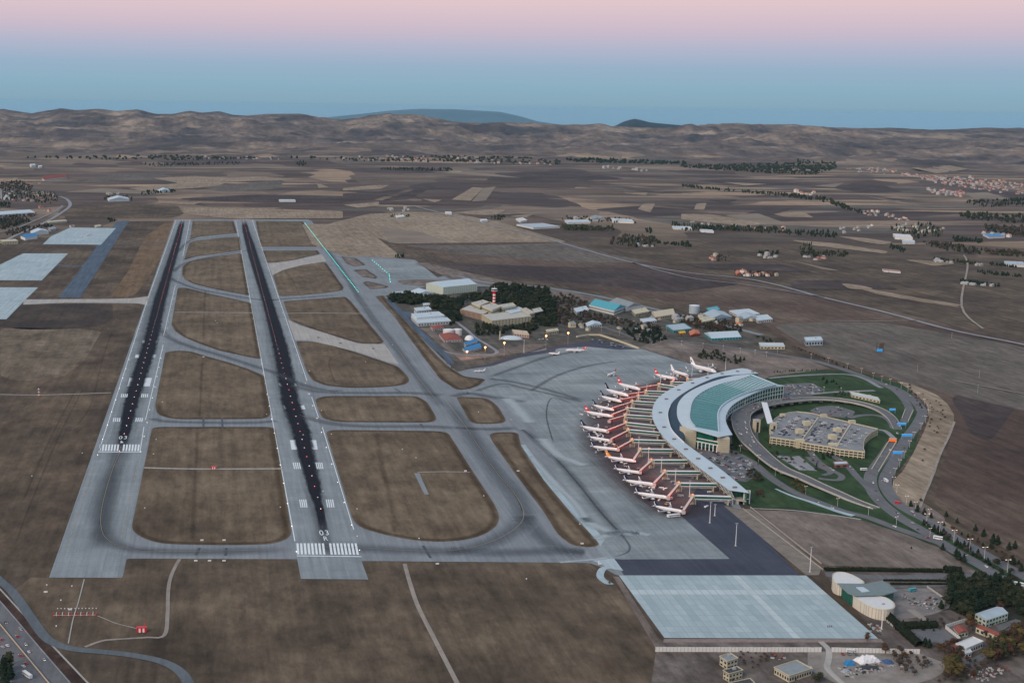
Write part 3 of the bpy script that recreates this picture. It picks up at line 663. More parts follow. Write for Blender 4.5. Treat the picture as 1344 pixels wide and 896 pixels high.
for y0, y1, q in ((655.5, 666, ((392.5, 404), (427.5, 439.5))), (607, 615.5, ((384, 395.5), (414, 425)))):
    for a, b in q: bars((a, y0), (b - 1, y0), (b + .7, y1), (a + 2, y1), 4, rr, 0.45)
for y0, y1, q in ((577.5, 590, ((380.5, 388), (406.5, 415))), (532, 537, ((371.5, 375), (394, 399))), (503, 507, ((365.5, 368.5), (385, 388)))):
    for a, b in q: quad_mark('aiming_block', [(a + 2, y1), (b + 2, y1), (b, y0), (a, y0)], rr, M_WORN, 0.29)
def line(a, b, w, parent, mt=M_PAINT, lift=0.36, name='edge_line'):
    A, B = W(*a), W(*b); s = (B - A); s = Vector((-s.y, s.x, 0)).normalized() * w / 2
    m = MB(); m.face([(A + s) + Vector((0, 0, lift)), (A - s) + Vector((0, 0, lift)), (B - s) + Vector((0, 0, lift)), (B + s) + Vector((0, 0, lift))]); o = m.build(name, mt, parent)
    if o.data.polygons[0].normal.z < 0: o.data.flip_normals()
line((231, 289.5), (194.5, 391), 0.9, lr); line((193, 395), (129.6, 593), 0.9, lr)
for a, b in (((249, 289.5), (240, 336)), ((230, 375), (214.8, 440)), ((214.2, 452.5), (191, 551)), ((189, 560), (183.8, 593))): line(a, b, 0.9, lr)
line((309.3, 289.5), (387, 710), 1.0, rr)
for a, b in (((331.3, 289.5), (403, 500)), ((409, 521), (418, 548)), ((423, 560.5), (464.3, 695))): line(a, b, 1.0, rr)
for k in range(13):
    t = k / 13; line(lerp((122, 614), (87, 722), t), lerp((122, 614), (87, 722), t + 0.035), 0.6, lr, M_YEL)
    line(lerp((180, 612), (158, 710), t), lerp((180, 612), (158, 710), t + 0.035), 0.6, lr, M_YEL)
for k in range(46):
    t = k / 46; line(lerp((240, 289.5), (157, 592), t ** 1.0), lerp((240, 289.5), (157, 592), t + 0.008), 0.7, lr, lift=0.27, name='centre_dash')
    line(lerp((319.5, 289.5), (427, 708), t), lerp((319.5, 289.5), (427, 708), t + 0.008), 0.7, rr, lift=0.27, name='centre_dash')
def word(txt, c, wpx, hpx, parent):
    cu = bpy.data.curves.new('t', 'FONT'); cu.body = txt; cu.align_x = 'CENTER'; cu.align_y = 'CENTER'; cu.space_character = 1.25
    o = bpy.data.objects.new('t', cu); dg = bpy.context.evaluated_depsgraph_get(); COL.objects.link(o); bpy.context.view_layer.update()
    dg = bpy.context.evaluated_depsgraph_get(); me = bpy.data.meshes.new_from_object(o.evaluated_get(dg)); bpy.data.objects.remove(o)
    xs = [v.co.x for v in me.vertices]; ys = [v.co.y for v in me.vertices]
    A, B = W(c[0] - wpx / 2, c[1]), W(c[0] + wpx / 2, c[1]); T, D = W(c[0], c[1] - hpx / 2), W(c[0], c[1] + hpx / 2)
    sx = (B.x - A.x) / (max(xs) - min(xs)); sy = (T.y - D.y) / (max(ys) - min(ys)); m = (A + B) / 2
    for v in me.vertices: v.co = (m.x + v.co.x * sx, m.y + v.co.y * sy, 0.37)
    me.materials.append(M_PAINT); link('runway_number', me, parent)
word('03', (425.5, 699.5), 12, 6.5, rr); word('R', (427.2, 707), 5.5, 5.5, rr)
word('03', (161.5, 574.5), 10.5, 4, lr); word('L', (160, 580), 4, 3, lr)
# dark hold lines across the taxiways
for a, b in (((262, 719), (257, 728)), ((297, 719), (296, 729)), ((267, 548), (267, 561)), ((291.5, 548), (292, 562)), ((518, 510), (529, 516)), ((552, 556), (556, 562)), ((555, 716), (565, 732))):
    A, B = W(*a), W(*b); s = (B - A); s = Vector((-s.y, s.x, 0)).normalized() * 1.3; m = MB()
    m.face([A + s + Vector((0, 0, .37)), A - s + Vector((0, 0, .37)), B - s + Vector((0, 0, .37)), B + s + Vector((0, 0, .37))]); o = m.build('hold_line', M_DARK); o['kind'] = 'structure'
    if o.data.polygons[0].normal.z < 0: o.data.flip_normals()

# ---------------------------------------------------------------- landside ground and roads
Zt = lambda p: zz(4.072, 940, 470, p)
Z9 = lambda p: zz(7.467, 990, 500, p)
Zb = lambda p: zz(5.376, 990, 590, p)
Zl = lambda p: zz(6.4, 1120, 480, p)
Zr = lambda p: zz(5.598, 1120, 640, p)
Zc = lambda p: zz(4.8, 730, 380, p)
Zo = lambda p: zz(6.11, 500, 360, p)
Zv = lambda p: zz(4.732, 1060, 730, p)
area('campus_ground', [(506, 388), (560, 376), (640, 376), (725, 380), (860, 410), (935, 432), (1010, 441), (1030, 460), (1000, 470), (940, 470), (900, 476), (838, 456.5), (784, 447), (740, 452), (700, 461), (640, 478), (600, 488), (580, 470), (545, 435)], G_CAMPUS, 0.40, 5)
area('bare_ground', [(838, 457), (860, 446), (900, 450), (1000, 462), (1060, 472), (1090, 484), (1010, 494), (1000, 500), (960, 492), (938, 485), (880, 468.5)], G_BARE, 0.44, 5)
area('bare_ground', Zo([(700, 690), (640, 690), (580, 640), (520, 600), (330, 440), (290, 430), (400, 430), (600, 620), (900, 640), (950, 600), (1200, 560), (1344, 560), (1200, 620), (900, 660)]), G_BARE, 0.46, 3)
area('landside_ground', [(960, 500), (1010, 494), (1060, 486), (1120, 486), (1190, 506), (1212, 540), (1200, 590), (1170, 630), (1180, 660), (1260, 705), (1344, 752), (1400, 790), (1400, 840), (1344, 790), (1230, 716), (1120, 680), (1040, 668), (985, 666), (962, 640)], G_LAWN, 0.42, 5)
area('embankment', Zl([(360, 128), (480, 150), (600, 200), (700, 245), (790, 320), (845, 410), (845, 480), (800, 600), (740, 720), (690, 896), (640, 1010), (590, 1130), (520, 1200), (760, 1300), (900, 1390), (800, 1440), (560, 1300), (380, 1180), (320, 1050), (340, 960), (420, 880), (500, 740), (590, 560), (640, 430), (610, 320), (520, 230), (440, 180)]), G_DRY, 0.46, 10)
area('bare_ground', Zb([(1090, 380), (1180, 370), (1230, 400), (1344, 480), (1344, 620), (1250, 520), (1130, 440)]), G_BARE, 0.5, 6)
area('bare_ground', zz(3.5, 960, 640, [(85, 102), (300, 110), (480, 125), (600, 150), (800, 215), (960, 280), (1050, 335), (1060, 372), (700, 366), (430, 358), (250, 235)]), G_BARE, 0.45, 4)
area('bare_ground', [(985, 668), (975, 668), (950, 664), (1000, 706), (1058, 755), (1075, 755), (1078, 745), (1030, 705)], mat('gravel_verge', (0.20, 0.175, 0.145), 0.95, var=0.25, scale=0.1), 0.46)
area('yard', [(1078, 748), (1262, 740), (1290, 750), (1344, 780), (1400, 830), (1400, 930), (850, 930), (862, 846), (872, 838), (1156, 838)], G_YARD, 0.20)
area('gravel_yard', Zv([(0, 590), (140, 590), (700, 600), (740, 620), (900, 680), (780, 760), (640, 800), (200, 800), (0, 700)]), mat('gravel', (0.24, 0.215, 0.19), 0.95, var=0.25, scale=0.08), 0.3, 6)
area('building_site', Zv([(440, 210), (740, 195), (885, 290), (880, 320), (780, 360), (640, 385), (540, 385), (420, 260)]), mat('site_gravel', (0.20, 0.185, 0.175), 0.95, var=0.3, scale=0.1), 0.3, 3)
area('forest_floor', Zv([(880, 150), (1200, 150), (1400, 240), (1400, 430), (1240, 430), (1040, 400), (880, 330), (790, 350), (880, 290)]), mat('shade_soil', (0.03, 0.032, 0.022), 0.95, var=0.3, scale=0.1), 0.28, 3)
area('car_park', zz(6.4, 880, 540, [(230, 345), (330, 330), (480, 350), (640, 400), (720, 450), (690, 560), (640, 595), (520, 575), (400, 480), (300, 410)]), M_ROAD, 0.50, 4)
area('car_park', Z9([(285, 110), (300, 30), (560, 20), (690, 85), (560, 145), (280, 160)]), M_ROAD, 0.50, 4)
area('car_park', Z9([(540, 290), (620, 255), (760, 240), (880, 265), (990, 300), (960, 345), (900, 365), (700, 345), (580, 312)]), M_ROAD, 0.50, 6)
area('forecourt', zz(6.72, 840, 470, [(800, 560), (760, 500), (830, 400), (960, 340), (1200, 300), (1344, 300), (1344, 380), (1200, 430), (1050, 560), (1040, 700), (1100, 860), (900, 800)]), M_ROAD, 0.48, 4)
for p in ([(205, 725), (330, 740), (600, 880), (440, 876)], ): area('parking_bay', Z9(p), M_LANE, 0.52)
area('parking_bay', Z9([(330, 745), (440, 735), (620, 885), (470, 870)]), M_LANE, 0.53)
def road(px, w, m=None, z=0.56, k=5, name='road'): return ribbon(name, path(px, 0, k), w, m or M_ROAD, z)
RA = [(1000, 462), (1060, 472), (1090, 480), (1120, 489.4), (1139, 497), (1156, 503.4), (1173, 509), (1186, 516), (1201, 527), (1210, 539.4), (1209, 547), (1201, 561), (1190, 575), (1181, 592.5), (1172, 609), (1163, 626), (1163, 640), (1176, 658.8), (1194.6, 671.8), (1222, 686), (1245, 700.7), (1273, 716.8), (1298, 731), (1343, 756), (1400, 788)]
RB1 = [(1156, 504), (1173, 511.5), (1187, 525), (1193.4, 537.8), (1189, 549), (1186, 555)]
RB2 = [(1171, 581), (1162, 595.6), (1151, 611), (1142.5, 625), (1144.4, 642), (1154, 657), (1168.6, 670), (1187, 683), (1213, 698), (1245, 718.6), (1277, 736.5), (1307, 754), (1344, 777.5), (1400, 812)]
RC = [(955, 590), (975, 600), (990, 608.6), (1008.6, 625), (1038, 644), (1073.7, 658.8), (1109, 671.8), (1139, 679.3), (1168.6, 690.4), (1200, 701.6), (1236, 714)]
road(RA, 15); road(RB1, 12, z=0.58); road(RB2, 15, z=0.58); road(RC, 12, z=0.60)
road([(1083, 593), (1109, 608.6), (1124, 625), (1137, 638), (1144, 646)], 9, z=0.60)
road([(1062, 590), (1067, 598), (1075.6, 607), (1089, 616), (1101, 622), (1105, 626), (1101, 630), (1090, 630), (1074, 628)], 8, z=0.60)
road([(1060, 600), (1075, 612), (1090, 620), (1080, 624)], 7, z=0.59)
road(Z9([(560, 130), (760, 112), (960, 103), (1180, 95)]), 9, M_LANE, z=0.60)
road(Zt([(280, 108), (400, 97), (560, 88), (700, 88), (790, 110), (860, 148), (885, 160)]), 8, M_LANE, z=0.61)
road(Z9([(930, 365), (1010, 345), (1100, 335), (1200, 340), (1290, 365), (1344, 410), (1370, 470)]), 10, z=0.60)
road(Z9([(1220, 480), (1280, 490), (1344, 540), (1370, 570)]), 7, M_LANE, z=0.60)
road([(985, 667.5), (1040, 670), (1090, 676), (1130, 682)], 3, M_TAN, z=0.63)
road(Zb([(150, 278), (250, 322), (400, 372), (600, 442), (700, 468)]), (3, 9), M_PALE, z=0.66)
road([(838, 446), (880, 447), (930, 452), (1000, 462)], 12, z=0.60); road([(760, 420), (800, 432), (838, 446)], 8, z=0.58)
road(Zo([(60, 195), (100, 250), (200, 350), (330, 480), (430, 580), (520, 650), (560, 720)]), 13, M_OLD, z=0.62)
road(Zo([(600, 380), (680, 440), (760, 510), (860, 570), (930, 630), (800, 650), (600, 640), (450, 600)]), 7, M_LANE, z=0.55)
area('service_apron', Zo([(110, 300), (250, 300), (270, 340), (180, 350)]), M_OLD, 0.55)
area('dark_apron', Zo([(560, 730), (720, 660), (1000, 640), (1250, 620), (1400, 590), (1400, 620), (1100, 670), (900, 733), (700, 760), (560, 755)]), M_ASPH, 0.30)
area('dark_apron', Zc([(-60, 330), (20, 310), (140, 290), (260, 310), (400, 350), (520, 375), (400, 380), (200, 360), (20, 370), (-60, 390)]), M_ASPH, 0.31)
# bottom left highway
area('highway', [(-60, 762), (0, 789), (92, 896), (110, 930), (-150, 930), (-150, 700), (-60, 726)], M_ROAD, 0.3)
area('verge', [(0, 771), (116, 897), (130, 930), (105, 930), (92, 896), (0, 789), (-40, 760), (-40, 740)], grass_mat('dark_verge', (0.03, 0.02, 0.018), (0.055, 0.034, 0.026), (0.08, 0.055, 0.04), sc=0.05), 0.34)
ribbon('kerb', path([(-30, 741), (0, 773), (60, 838), (116, 897), (140, 925)], 0, 2), 1.6, M_TAN, 0.42)
ribbon('kerb', path([(-30, 762), (0, 789), (46, 843), (92, 896)], 0, 2), 1.2, M_LANE, 0.42)
SV = [(-40, 725), (0, 762), (17.4, 778), (40, 810), (57.5, 834), (73, 845), (97.5, 852), (140, 856), (174, 860), (212, 868), (236, 881), (248, 900), (250, 930)]
road(SV, 9, pave_mat('service_asphalt', (0.095, 0.115, 0.13), (0.135, 0.155, 0.17), sc=0.03), z=0.45)
road(zz(4.48, 0, 700, [(1055, 152), (1010, 240), (990, 330), (985, 480), (965, 600), (860, 612), (700, 622), (600, 632), (500, 668)]), 3.4, M_DIRT, z=0.44)
road(Z8([(460, 645), (475, 700), (505, 790), (560, 900), (645, 1065), (680, 1130)]), 4.0, M_DIRT, z=0.44)
road(zz(5.743, 0, 740, [(635, 115), (590, 290), (550, 420), (515, 600)]), 1.0, M_TAN, z=0.46)
road(zz(5.743, 0, 740, [(735, 392), (804, 420), (880, 450), (1040, 490)]), 1.0, M_TAN, z=0.46)
road(Zl([(850, 470), (800, 600), (740, 720), (690, 850), (640, 990), (600, 1080), (560, 1190)]), 3, M_DIRT, z=0.62)
# far roads
FARR = [([(540, 270), (600, 285), (700, 309), (760, 326), (830, 345), (900, 358), (990, 368), (1085, 392), (1160, 410), (1250, 434), (1344, 453), (1500, 490)], 12),
        ([(830, 345), (900, 364), (985, 375), (1085, 391)], 7), ([(1085, 421.5), (1150, 422), (1207, 421)], 5), ([(800, 376), (860, 395), (1000, 430)], 0),
        ([(0, 320), (30, 305), (60, 292), (80, 280), (92, 270), (88, 262), (78, 258)], 14), ([(-30, 312), (20, 300), (50, 288), (72, 278), (82, 270)], 8),
        ([(894, 245), (1000, 255), (1090, 270), (1180, 287)], 6), ([(450, 277), (540, 281), (600, 283), (760, 326)], 0), ([(1250, 500), (1330, 515), (1344, 518)], 4),
        ([(1190, 421), (1240, 430), (1290, 438)], 0), ([(1265, 335), (1270, 350), (1262, 402), (1290, 432)], 5), ([(720, 262), (840, 255), (894, 248)], 5)]
for p, w in FARR:
    if w: ribbon('road', path(p, 0.0, 5), w, M_LANE if w > 5 else M_DIRT, 1.5)
ribbon('perimeter_road', path([(600, 362), (640, 371), (720, 378), (790, 390), (860, 406), (920, 420), (1000, 440)], 0, 4), 16, M_TAXI, 0.7)
# ---------------------------------------------------------------- shared builders
def resample(px, n):
    d = [0]
    for a, b in zip(px, px[1:]): d.append(d[-1] + math.hypot(b[0] - a[0], b[1] - a[1]))
    V = [Vector((x, y, 0)) for x, y in px]; out = []
    # smooth by Catmull-Rom first so that the crescent has no corners
    S = crom(V, 10); d = [0]
    for a, b in zip(S, S[1:]): d.append(d[-1] + (b - a).length)
    k = 0
    for i in range(n + 1):
        t = d[-1] * i / n
        while k < len(d) - 2 and d[k + 1] < t: k += 1
        u = (t - d[k]) / max(1e-9, d[k + 1] - d[k]); q = S[k].lerp(S[k + 1], min(1, u)); out.append((q.x, q.y))
    return out
def P3(px, z): return [W(x, y, z) for x, y in px]
def solid_strip(b, A, B, i, th, mt=None, up0=0.0, up1=0.0):
    """one thick panel between station i and i+1 of two edge lines"""
    p = [A[i] + Vector((0, 0, up0)), A[i + 1] + Vector((0, 0, up1)), B[i + 1] + Vector((0, 0, up1)), B[i] + Vector((0, 0, up0))]
    if (p[1] - p[0]).cross(p[2] - p[0]).z < 0: p = [p[0], p[3], p[2], p[1]]
    d = Vector((0, 0, -th)); q = [x + d for x in p]; k = len(b.v); b.v += [tuple(x) for x in p + q]; m = b.m(mt) if mt else 0
    for f in ((0, 1, 2, 3), (7, 6, 5, 4), (0, 4, 5, 1), (1, 5, 6, 2), (2, 6, 7, 3), (3, 7, 4, 0)): b.f.append(tuple(k + x for x in f)); b.mi.append(m)
def inset(A, B, t): return [a.lerp(b, t) for a, b in zip(A, B)]
def setz(A, z): return [Vector((a.x, a.y, z)) for a in A]
def wall_run(b, A, z0, z1, th, mt=None, n0=0, n1=None):
    n1 = len(A) - 1 if n1 is None else n1
    for i in range(n0, n1): b.beam((A[i].x, A[i].y, z1), (A[i + 1].x, A[i + 1].y, z1), th, z1 - z0, mt)

UNIT = MB(); UNIT.box((0, 0, -0.5), (1, 1, 1)); 
_unit = {}
def unit_box(name, mt, c, d, rz, parent):
    if mt.name not in _unit: _unit[mt.name] = UNIT.mesh('box_piece', mt)
    o = link(name, _unit[mt.name], parent, c, rz); o.scale = d; return o

# ---------------------------------------------------------------- terminal
term = thing('airport_terminal', 'long crescent airport terminal with pale roof and teal louvred glass centre', 'terminal')
NS = 34; M_TEAL3 = mat('pale_louvre', (0.27, 0.44, 0.46), 0.45)
Ho = P3(resample([(985.8, 490.8), (968, 492.3), (956, 494.6), (935, 500.5), (914.4, 508.7), (899.5, 517.6), (890.6, 528), (888.4, 538.5), (889.9, 548.9), (896.5, 559.6)], NS), 23)
To = P3(resample([(989, 491.5), (971, 498.3), (947, 504), (924.8, 513), (910, 525), (905.5, 540), (906, 552.6), (917.4, 565.4)], NS), 26)
Ti = P3(resample([(1021, 504.5), (988.8, 513), (966.5, 521.3), (950, 531), (942.7, 541.4), (942.5, 556.3), (944, 573)], NS), 23)
Hi = P3(resample([(1030.5, 505.7), (1006.7, 510), (985.8, 517.6), (968, 526.5), (957.6, 535.5), (952.4, 547.4), (954.6, 557.8), (961.3, 569.9)], NS), 20.5)
b = MB()
for i in range(NS): solid_strip(b, Ho, To, i, 1.0); solid_strip(b, Ti, Hi, i, 1.0)
for i in (0, NS - 2, NS - 1): solid_strip(b, To, Ti, i, 1.0)
b.build('hall_roof', M_ROOF, term)
for i in range(1, NS - 2):
    b = MB(); M1, M2 = inset(To, Ti, 0.5), None
    solid_strip(b, To, Ti, i, 0.6, M_TEAL, 0.9, -0.7)
    pan = b.build('glass_panel', None, term)
    r = MB(); a0, a1 = To[i], Ti[i]
    r.beam(a0 + Vector((0, 0, 1.15)), a1 + Vector((0, 0, 1.15)), max(0.8, 2.4 - i * 0.075), 1.2)
    r.build('louvre', M_TEAL2 if i > 22 else (M_ROOF if i < 12 else M_TEAL3), pan)
for L_ in (To, Ti):                                   # light kerbs that step along the glazing
    b = MB()
    for i in range(1, NS - 2): b.beam(L_[i] + Vector((0, 0, 1.5)), L_[i + 1] + Vector((0, 0, 1.5)), 1.6, 1.4)
    b.build('roof_kerb', M_ROOF, term)
NP = 44; M_VENT = mat('vent_brown', (0.20, 0.16, 0.15), 0.7)
Po_px = resample([(994, 489), (979, 483.5), (966.5, 484), (944, 488.6), (923.3, 493.8), (902.5, 500.5), (884.6, 508), (869.8, 516.9), (860.8, 525.5), (856.4, 536), (856.4, 547.4), (860.8, 558.3), (869.8, 571.2), (880, 582), (895, 594.5), (909.7, 607), (933, 624.4), (956.6, 642.3)], NP)
Pi_px = resample([(995, 489.8), (985, 490), (968, 491.5), (946, 493.5), (929.3, 499), (911.4, 507.2), (892, 519), (881, 529.5), (876.5, 541.4), (878, 553.3), (883, 565), (898, 580), (923.3, 598.7), (942.5, 612.7), (966.7, 632), (983, 646)], NP)
Po, Pi = P3(Po_px, 15), P3(Pi_px, 15.5)
for i in range(NP):
    b = MB(); solid_strip(b, Po, Pi, i, 0.7, None, random.uniform(0, 0.04), 0); pp = b.build('pier_roof_panel', M_ROOF, term)
    if i % 3 == 1:
        c = (Po[i] + Pi[i]) / 2; v = MB(); v.box((c.x, c.y, 15.4), (4.6, 2.6, 1.3)); v.build('roof_vent', M_VENT, pp)
# pier walls: green glass over an open undercroft
Wo, Wi = inset(Po, Pi, 0.10), inset(Po, Pi, 0.90)
for i in range(NP):
    a, c = Wo[i], Wo[i + 1]; ao, co = inset(Po, Pi, 0.34)[i], inset(Po, Pi, 0.34)[i + 1]
    b = MB(); q = [Vector((ao.x, ao.y, 5)), Vector((co.x, co.y, 5)), Vector((c.x, c.y, 14.3)), Vector((a.x, a.y, 14.3))]
    b.face(q); b.face([x + Vector((0.4, 0, 0)) for x in reversed(q)]); b.build('glass_wall_panel', M_GREEN, term)
b = MB(); A34 = inset(Po, Pi, 0.34)
for z in (8.0, 11.2):
    t = (z - 5) / 9.3; wall_run(b, [x.lerp(y, t) for x, y in zip(A34, Wo)], z - 0.25, z, 0.7)
for i in range(0, NP + 1): b.beam((A34[i].x, A34[i].y, 5), (Wo[i].x, Wo[i].y, 14.4), 0.5, 0.5)
b.build('glazing_frame', M_WHITE, term)
b = MB(); IN = setz(inset(Po, Pi, 0.30), 5.1); OUT = setz(Wi, 5.1)
for i in range(NP): solid_strip(b, IN, OUT, i, 0.9)
b.build('floor_slab', M_CONC, term)
b = MB(); wall_run(b, setz(Wi, 0), 0, 14.6, 0.6); b.build('rear_wall', M_GREEN, term)
b = MB(); wall_run(b, setz(inset(Po, Pi, 0.6), 0), 0, 4.2, 0.6); b.build('undercroft_wall', M_GLASS, term)
for i in range(0, NP + 1, 1):
    c = inset(Po, Pi, 0.40)[i]; b = MB(); b.box((0, 0, 0), (1.0, 1.0, 5)); b.build('column', M_CREAM, term, (c.x, c.y, 0))
# glass band between pier roof and hall roof
NB_ = 26
Ga = P3(resample([(968, 491.5), (946, 493.8), (929.3, 499), (911.4, 507.2), (892, 519), (881, 529.5), (876.5, 541.4), (878, 553.3), (883, 565), (898, 580)], NB_), 14.5)
Gb = P3(resample([(978, 491.4), (956, 494.6), (935, 500.5), (914.4, 508.7), (899.5, 517.6), (890.6, 528), (888.4, 538.5), (889.9, 548.9), (896.5, 559.6)], NB_), 22.2)
for i in range(NB_):
    b = MB(); solid_strip(b, Ga, Gb, i, 0.4); pn = b.build('clerestory_panel', M_NAVY, term)
b = MB()
for i in range(NB_ + 1): b.beam(Ga[i] + Vector((0, 0, .2)), Gb[i] + Vector((0, 0, .2)), 0.2, 0.3)
b.build('clerestory_ribs', M_DARK, term)
b = MB(); wall_run(b, [p + Vector((0, 0, 0)) for p in P3(resample([(880, 531), (876.5, 541.4), (878, 553.3), (883, 565), (898, 580)], 14), 17)], 15.4, 17, 0.7); b.build('upstand', M_WHITE, term)
# east facade of the hall
Fe = inset(Hi, Ti, 0.25)
for i in range(NS - 1):
    b = MB(); q = [(Fe[i].x, Fe[i].y, 0.5), (Fe[i + 1].x, Fe[i + 1].y, 0.5), (Fe[i + 1].x, Fe[i + 1].y, 19.6), (Fe[i].x, Fe[i].y, 19.6)]
    b.face(q); b.build('facade_panel', M_GREEN, term)
b = MB()
for i in range(NS): b.box((Fe[i].x + .3, Fe[i].y - .3, 0.5), (0.5, 0.5, 19))
wall_run(b, [f + Vector((.4, -.4, 0)) for f in Fe], 8.3, 9.0, 0.8); wall_run(b, [f + Vector((.4, -.4, 0)) for f in Fe], 14.0, 14.5, 0.6)
b.build('facade_frame', M_WHITE, term)
def block(name, x0, x1, ybot, depth, h, mt, parent, z0=0.0):
    """upright block whose front foot runs from x0 to x1 along row ybot"""
    y0_, y1_ = ybot if isinstance(ybot, tuple) else (ybot, ybot)
    a, c = W(x0, y0_), W(x1, y1_); d = Vector((c - a)); n_ = Vector((-d.y, d.x, 0)).normalized() * depth
    b = MB(); b.prism([(a.x, a.y), (c.x, c.y), (c.x + n_.x, c.y + n_.y), (a.x + n_.x, a.y + n_.y)], z0, h); return b.build(name, mt, parent)
def courses(o_px0, x1, ybot, h, n, parent):
    a, c = W(o_px0, ybot), W(x1, ybot)
    for i in range(1, n):
        z = h * i / n; b = MB(); b.beam((a.x, a.y - .03, z), (c.x, c.y - .03, z), 0.25, 0.35); b.build('stone_course', M_CONC, parent)
w1 = block('stone_tower', 898, 913, 588.5, 26, 23.5, M_CREAM, term); courses(898.2, 912.8, 588.6, 23.5, 9, w1)
w2 = block('stone_tower', 942.5, 957, 594.5, 30, 19.8, M_CREAM, term); courses(942.7, 956.8, 594.6, 19.8, 8, w2)
def fr(x): return 588.3 + (x - 913) * 0.2
block('end_glazing', 912.5, 943, (fr(912.5) - 1.2, fr(943) - 1.2), 3, 20.5, M_GLASS, term, 13.0)
block('end_glazing', 912.5, 943, (fr(912.5) - .5, fr(943) - .5), 3, 13.0, M_GREEN, term, 10.0)
block('end_balcony', 912, 943.5, (fr(912), fr(943.5)), 5, 10.0, M_WHITE, term, 9.0)
block('end_balcony', 912.2, 943.3, (fr(912.2) - .3, fr(943.3) - .3), 4, 14.2, M_WHITE, term, 13.1)
block('end_glazing', 913, 943, (fr(913) - 2.5, fr(943) - 2.5), 3, 8.9, M_GLASS, term)
for k in range(6): x = 915 + k * 5; block('column', x, x + 1.1, (fr(x) + .3, fr(x + 1.1) + .3), 1.2, 9.0, M_WHITE, term)
# fill wall under the curved roof end
b = MB(); e0, e1, e2, e3 = Ho[-1], To[-1], Ti[-1], Hi[-1]
for p, q in ((e0, e1), (e1, e2), (e2, e3)):
    b.beam((p.x + 1, p.y + 16, min(p.z, q.z) - 0.9), (q.x - 1, q.y + 16, min(p.z, q.z) - 0.9), 0.5, 19)
b.build('end_wall', M_GREEN, term)
for x0, x1, yb, h in ((963.6, 968.8, 543, 18), (970.3, 978.5, 539, 14), (1018, 1027, 521.5, 17)): block('stone_tower', x0, x1, yb, 10, h, M_CREAM, term)
# glazed south end of the pier with white frame
gb = block('end_glazing', 960.5, 976, 657.5, 10, 14, M_GREEN, term, 4.6)
for x in (961, 968, 975.5, 983): block('column', x, x + 1.1, 661.5, 1.2, 15 if x > 975 else 4.6, M_WHITE, term)
b = MB(); a, c = W(960, 660), W(984, 660); b.beam((a.x, a.y, 4.9), (c.x, c.y, 4.9), 1.2, 0.6); b.beam((a.x, a.y, 14.6), (c.x, c.y, 14.6), 1.0, 0.5); b.build('end_frame', M_WHITE, term)
# skybridge and lift towers between hall and car park
sb = thing('skybridge', 'green glass skybridge running from the terminal hall to the multi storey car park', 'bridge', W(1004, 545))
L0 = Vector(sb.location)
def rel(p): return Vector(p) - L0
b = MB(); a, c = W(1003, 528, 12), W(1011, 556, 12); b.beam(rel(a), rel(c), 7, 4.5); b.build('glass_tube', M_GREEN, sb)
b = MB(); b.beam(rel(a) + Vector((0, 0, .5)), rel(c) + Vector((0, 0, .5)), 8, 0.5); b.build('roof', M_WHITE, sb)
for t in (0.1, 0.4, 0.7, 0.95):
    q = a.lerp(c, t); b = MB(); b.box((q.x - L0.x, q.y - L0.y, 0), (1.2, 1.2, 7.6)); b.build('pier', M_CREAM, sb)
def tower(label, x0, x1, yb, h, d=8):
    a, c = W(x0, yb), W(x1, yb); t = thing('lift_tower', label, 'tower', ((a.x + c.x) / 2, a.y, 0)); w = (c - a).length
    b = MB(); b.box((0, d / 2, 0), (w, d, h)); b.build('shaft', M_CREAM, t)
    b = MB(); b.box((0, d / 2, h), (w + .8, d + .8, 0.5)); b.build('cap', M_CONC, t)
    b = MB(); b.box((0, -0.1, 1), (w * 0.4, 0.3, h - 3)); b.build('slot_window', M_GLASS, t)
tower('cream lift tower on the forecourt west of the multi storey car park', 990.3, 997.5, 568, 17)
tower('cream lift tower at the north west corner of the multi storey car park', 1012.5, 1019, 572, 16)

# ---------------------------------------------------------------- jet bridges
NODES = [((909.3, 649.6), (959.5, 651), (897, 671.5)), ((891, 633.2), (940, 633.8), (877, 653)), ((872.5, 617.5), (919, 617.8), (858.5, 635.5)), ((855, 603), (901.5, 603), (840, 619.3)),
         ((840.2, 588.6), (884, 589), (832, 604.2)), ((829.6, 576.2), (873.5, 577.5), (811, 589.5)), ((824.8, 563.1), (866.7, 566.8), (801.5, 578)), ((821.4, 553.7), (861.5, 558), (797, 566)),
         ((820.8, 543.6), (857.5, 546), (799.6, 552.5)), ((823.6, 534.7), (857.5, 537.5), (803, 545.5)), ((830, 525.8), (861, 527.5), (803, 536.8)), ((838, 518.5), (868.5, 520), (813, 526)),
         ((848, 512.4), (878, 513.5), (822, 518.6)), ((865, 503.4), (889.5, 507), (838, 510.4)), ((882, 500.6), (904, 501.5), (886, 497)), ((903, 497), (921, 496), (901, 493))]
WHO = ['nearest pale tailed airliner at the south end', 'second pale tailed airliner from the south end', 'third navy tailed airliner from the south end', 'navy tailed airliner directly below the orange tailed one',
       'orange tailed airliner', 'dark tailed airliner just north of the orange tail', 'airliner two stands north of the orange tail', 'navy tailed airliner just south of the empty stand', 'empty stand in the middle of the pier',
       'long red tailed airliner in the middle of the pier', 'navy tailed airliner just north of the long red tailed one', 'second navy tailed airliner north of the long red tailed one', 'third navy tailed airliner north of the long red tailed one',
       'red tailed airliner second from the north', 'northernmost red tailed airliner', 'plain white airliner near the north end']
M_JET = mat('jetway_cream', (0.62, 0.50, 0.46), 0.6); M_JRED = mat('jetway_red', (0.42, 0.08, 0.06), 0.6); M_LAMP = mat('orange_lamp', (1, 0.4, 0.15), 0.5, emit=(1, 0.26, 0.10), stre=0.8)
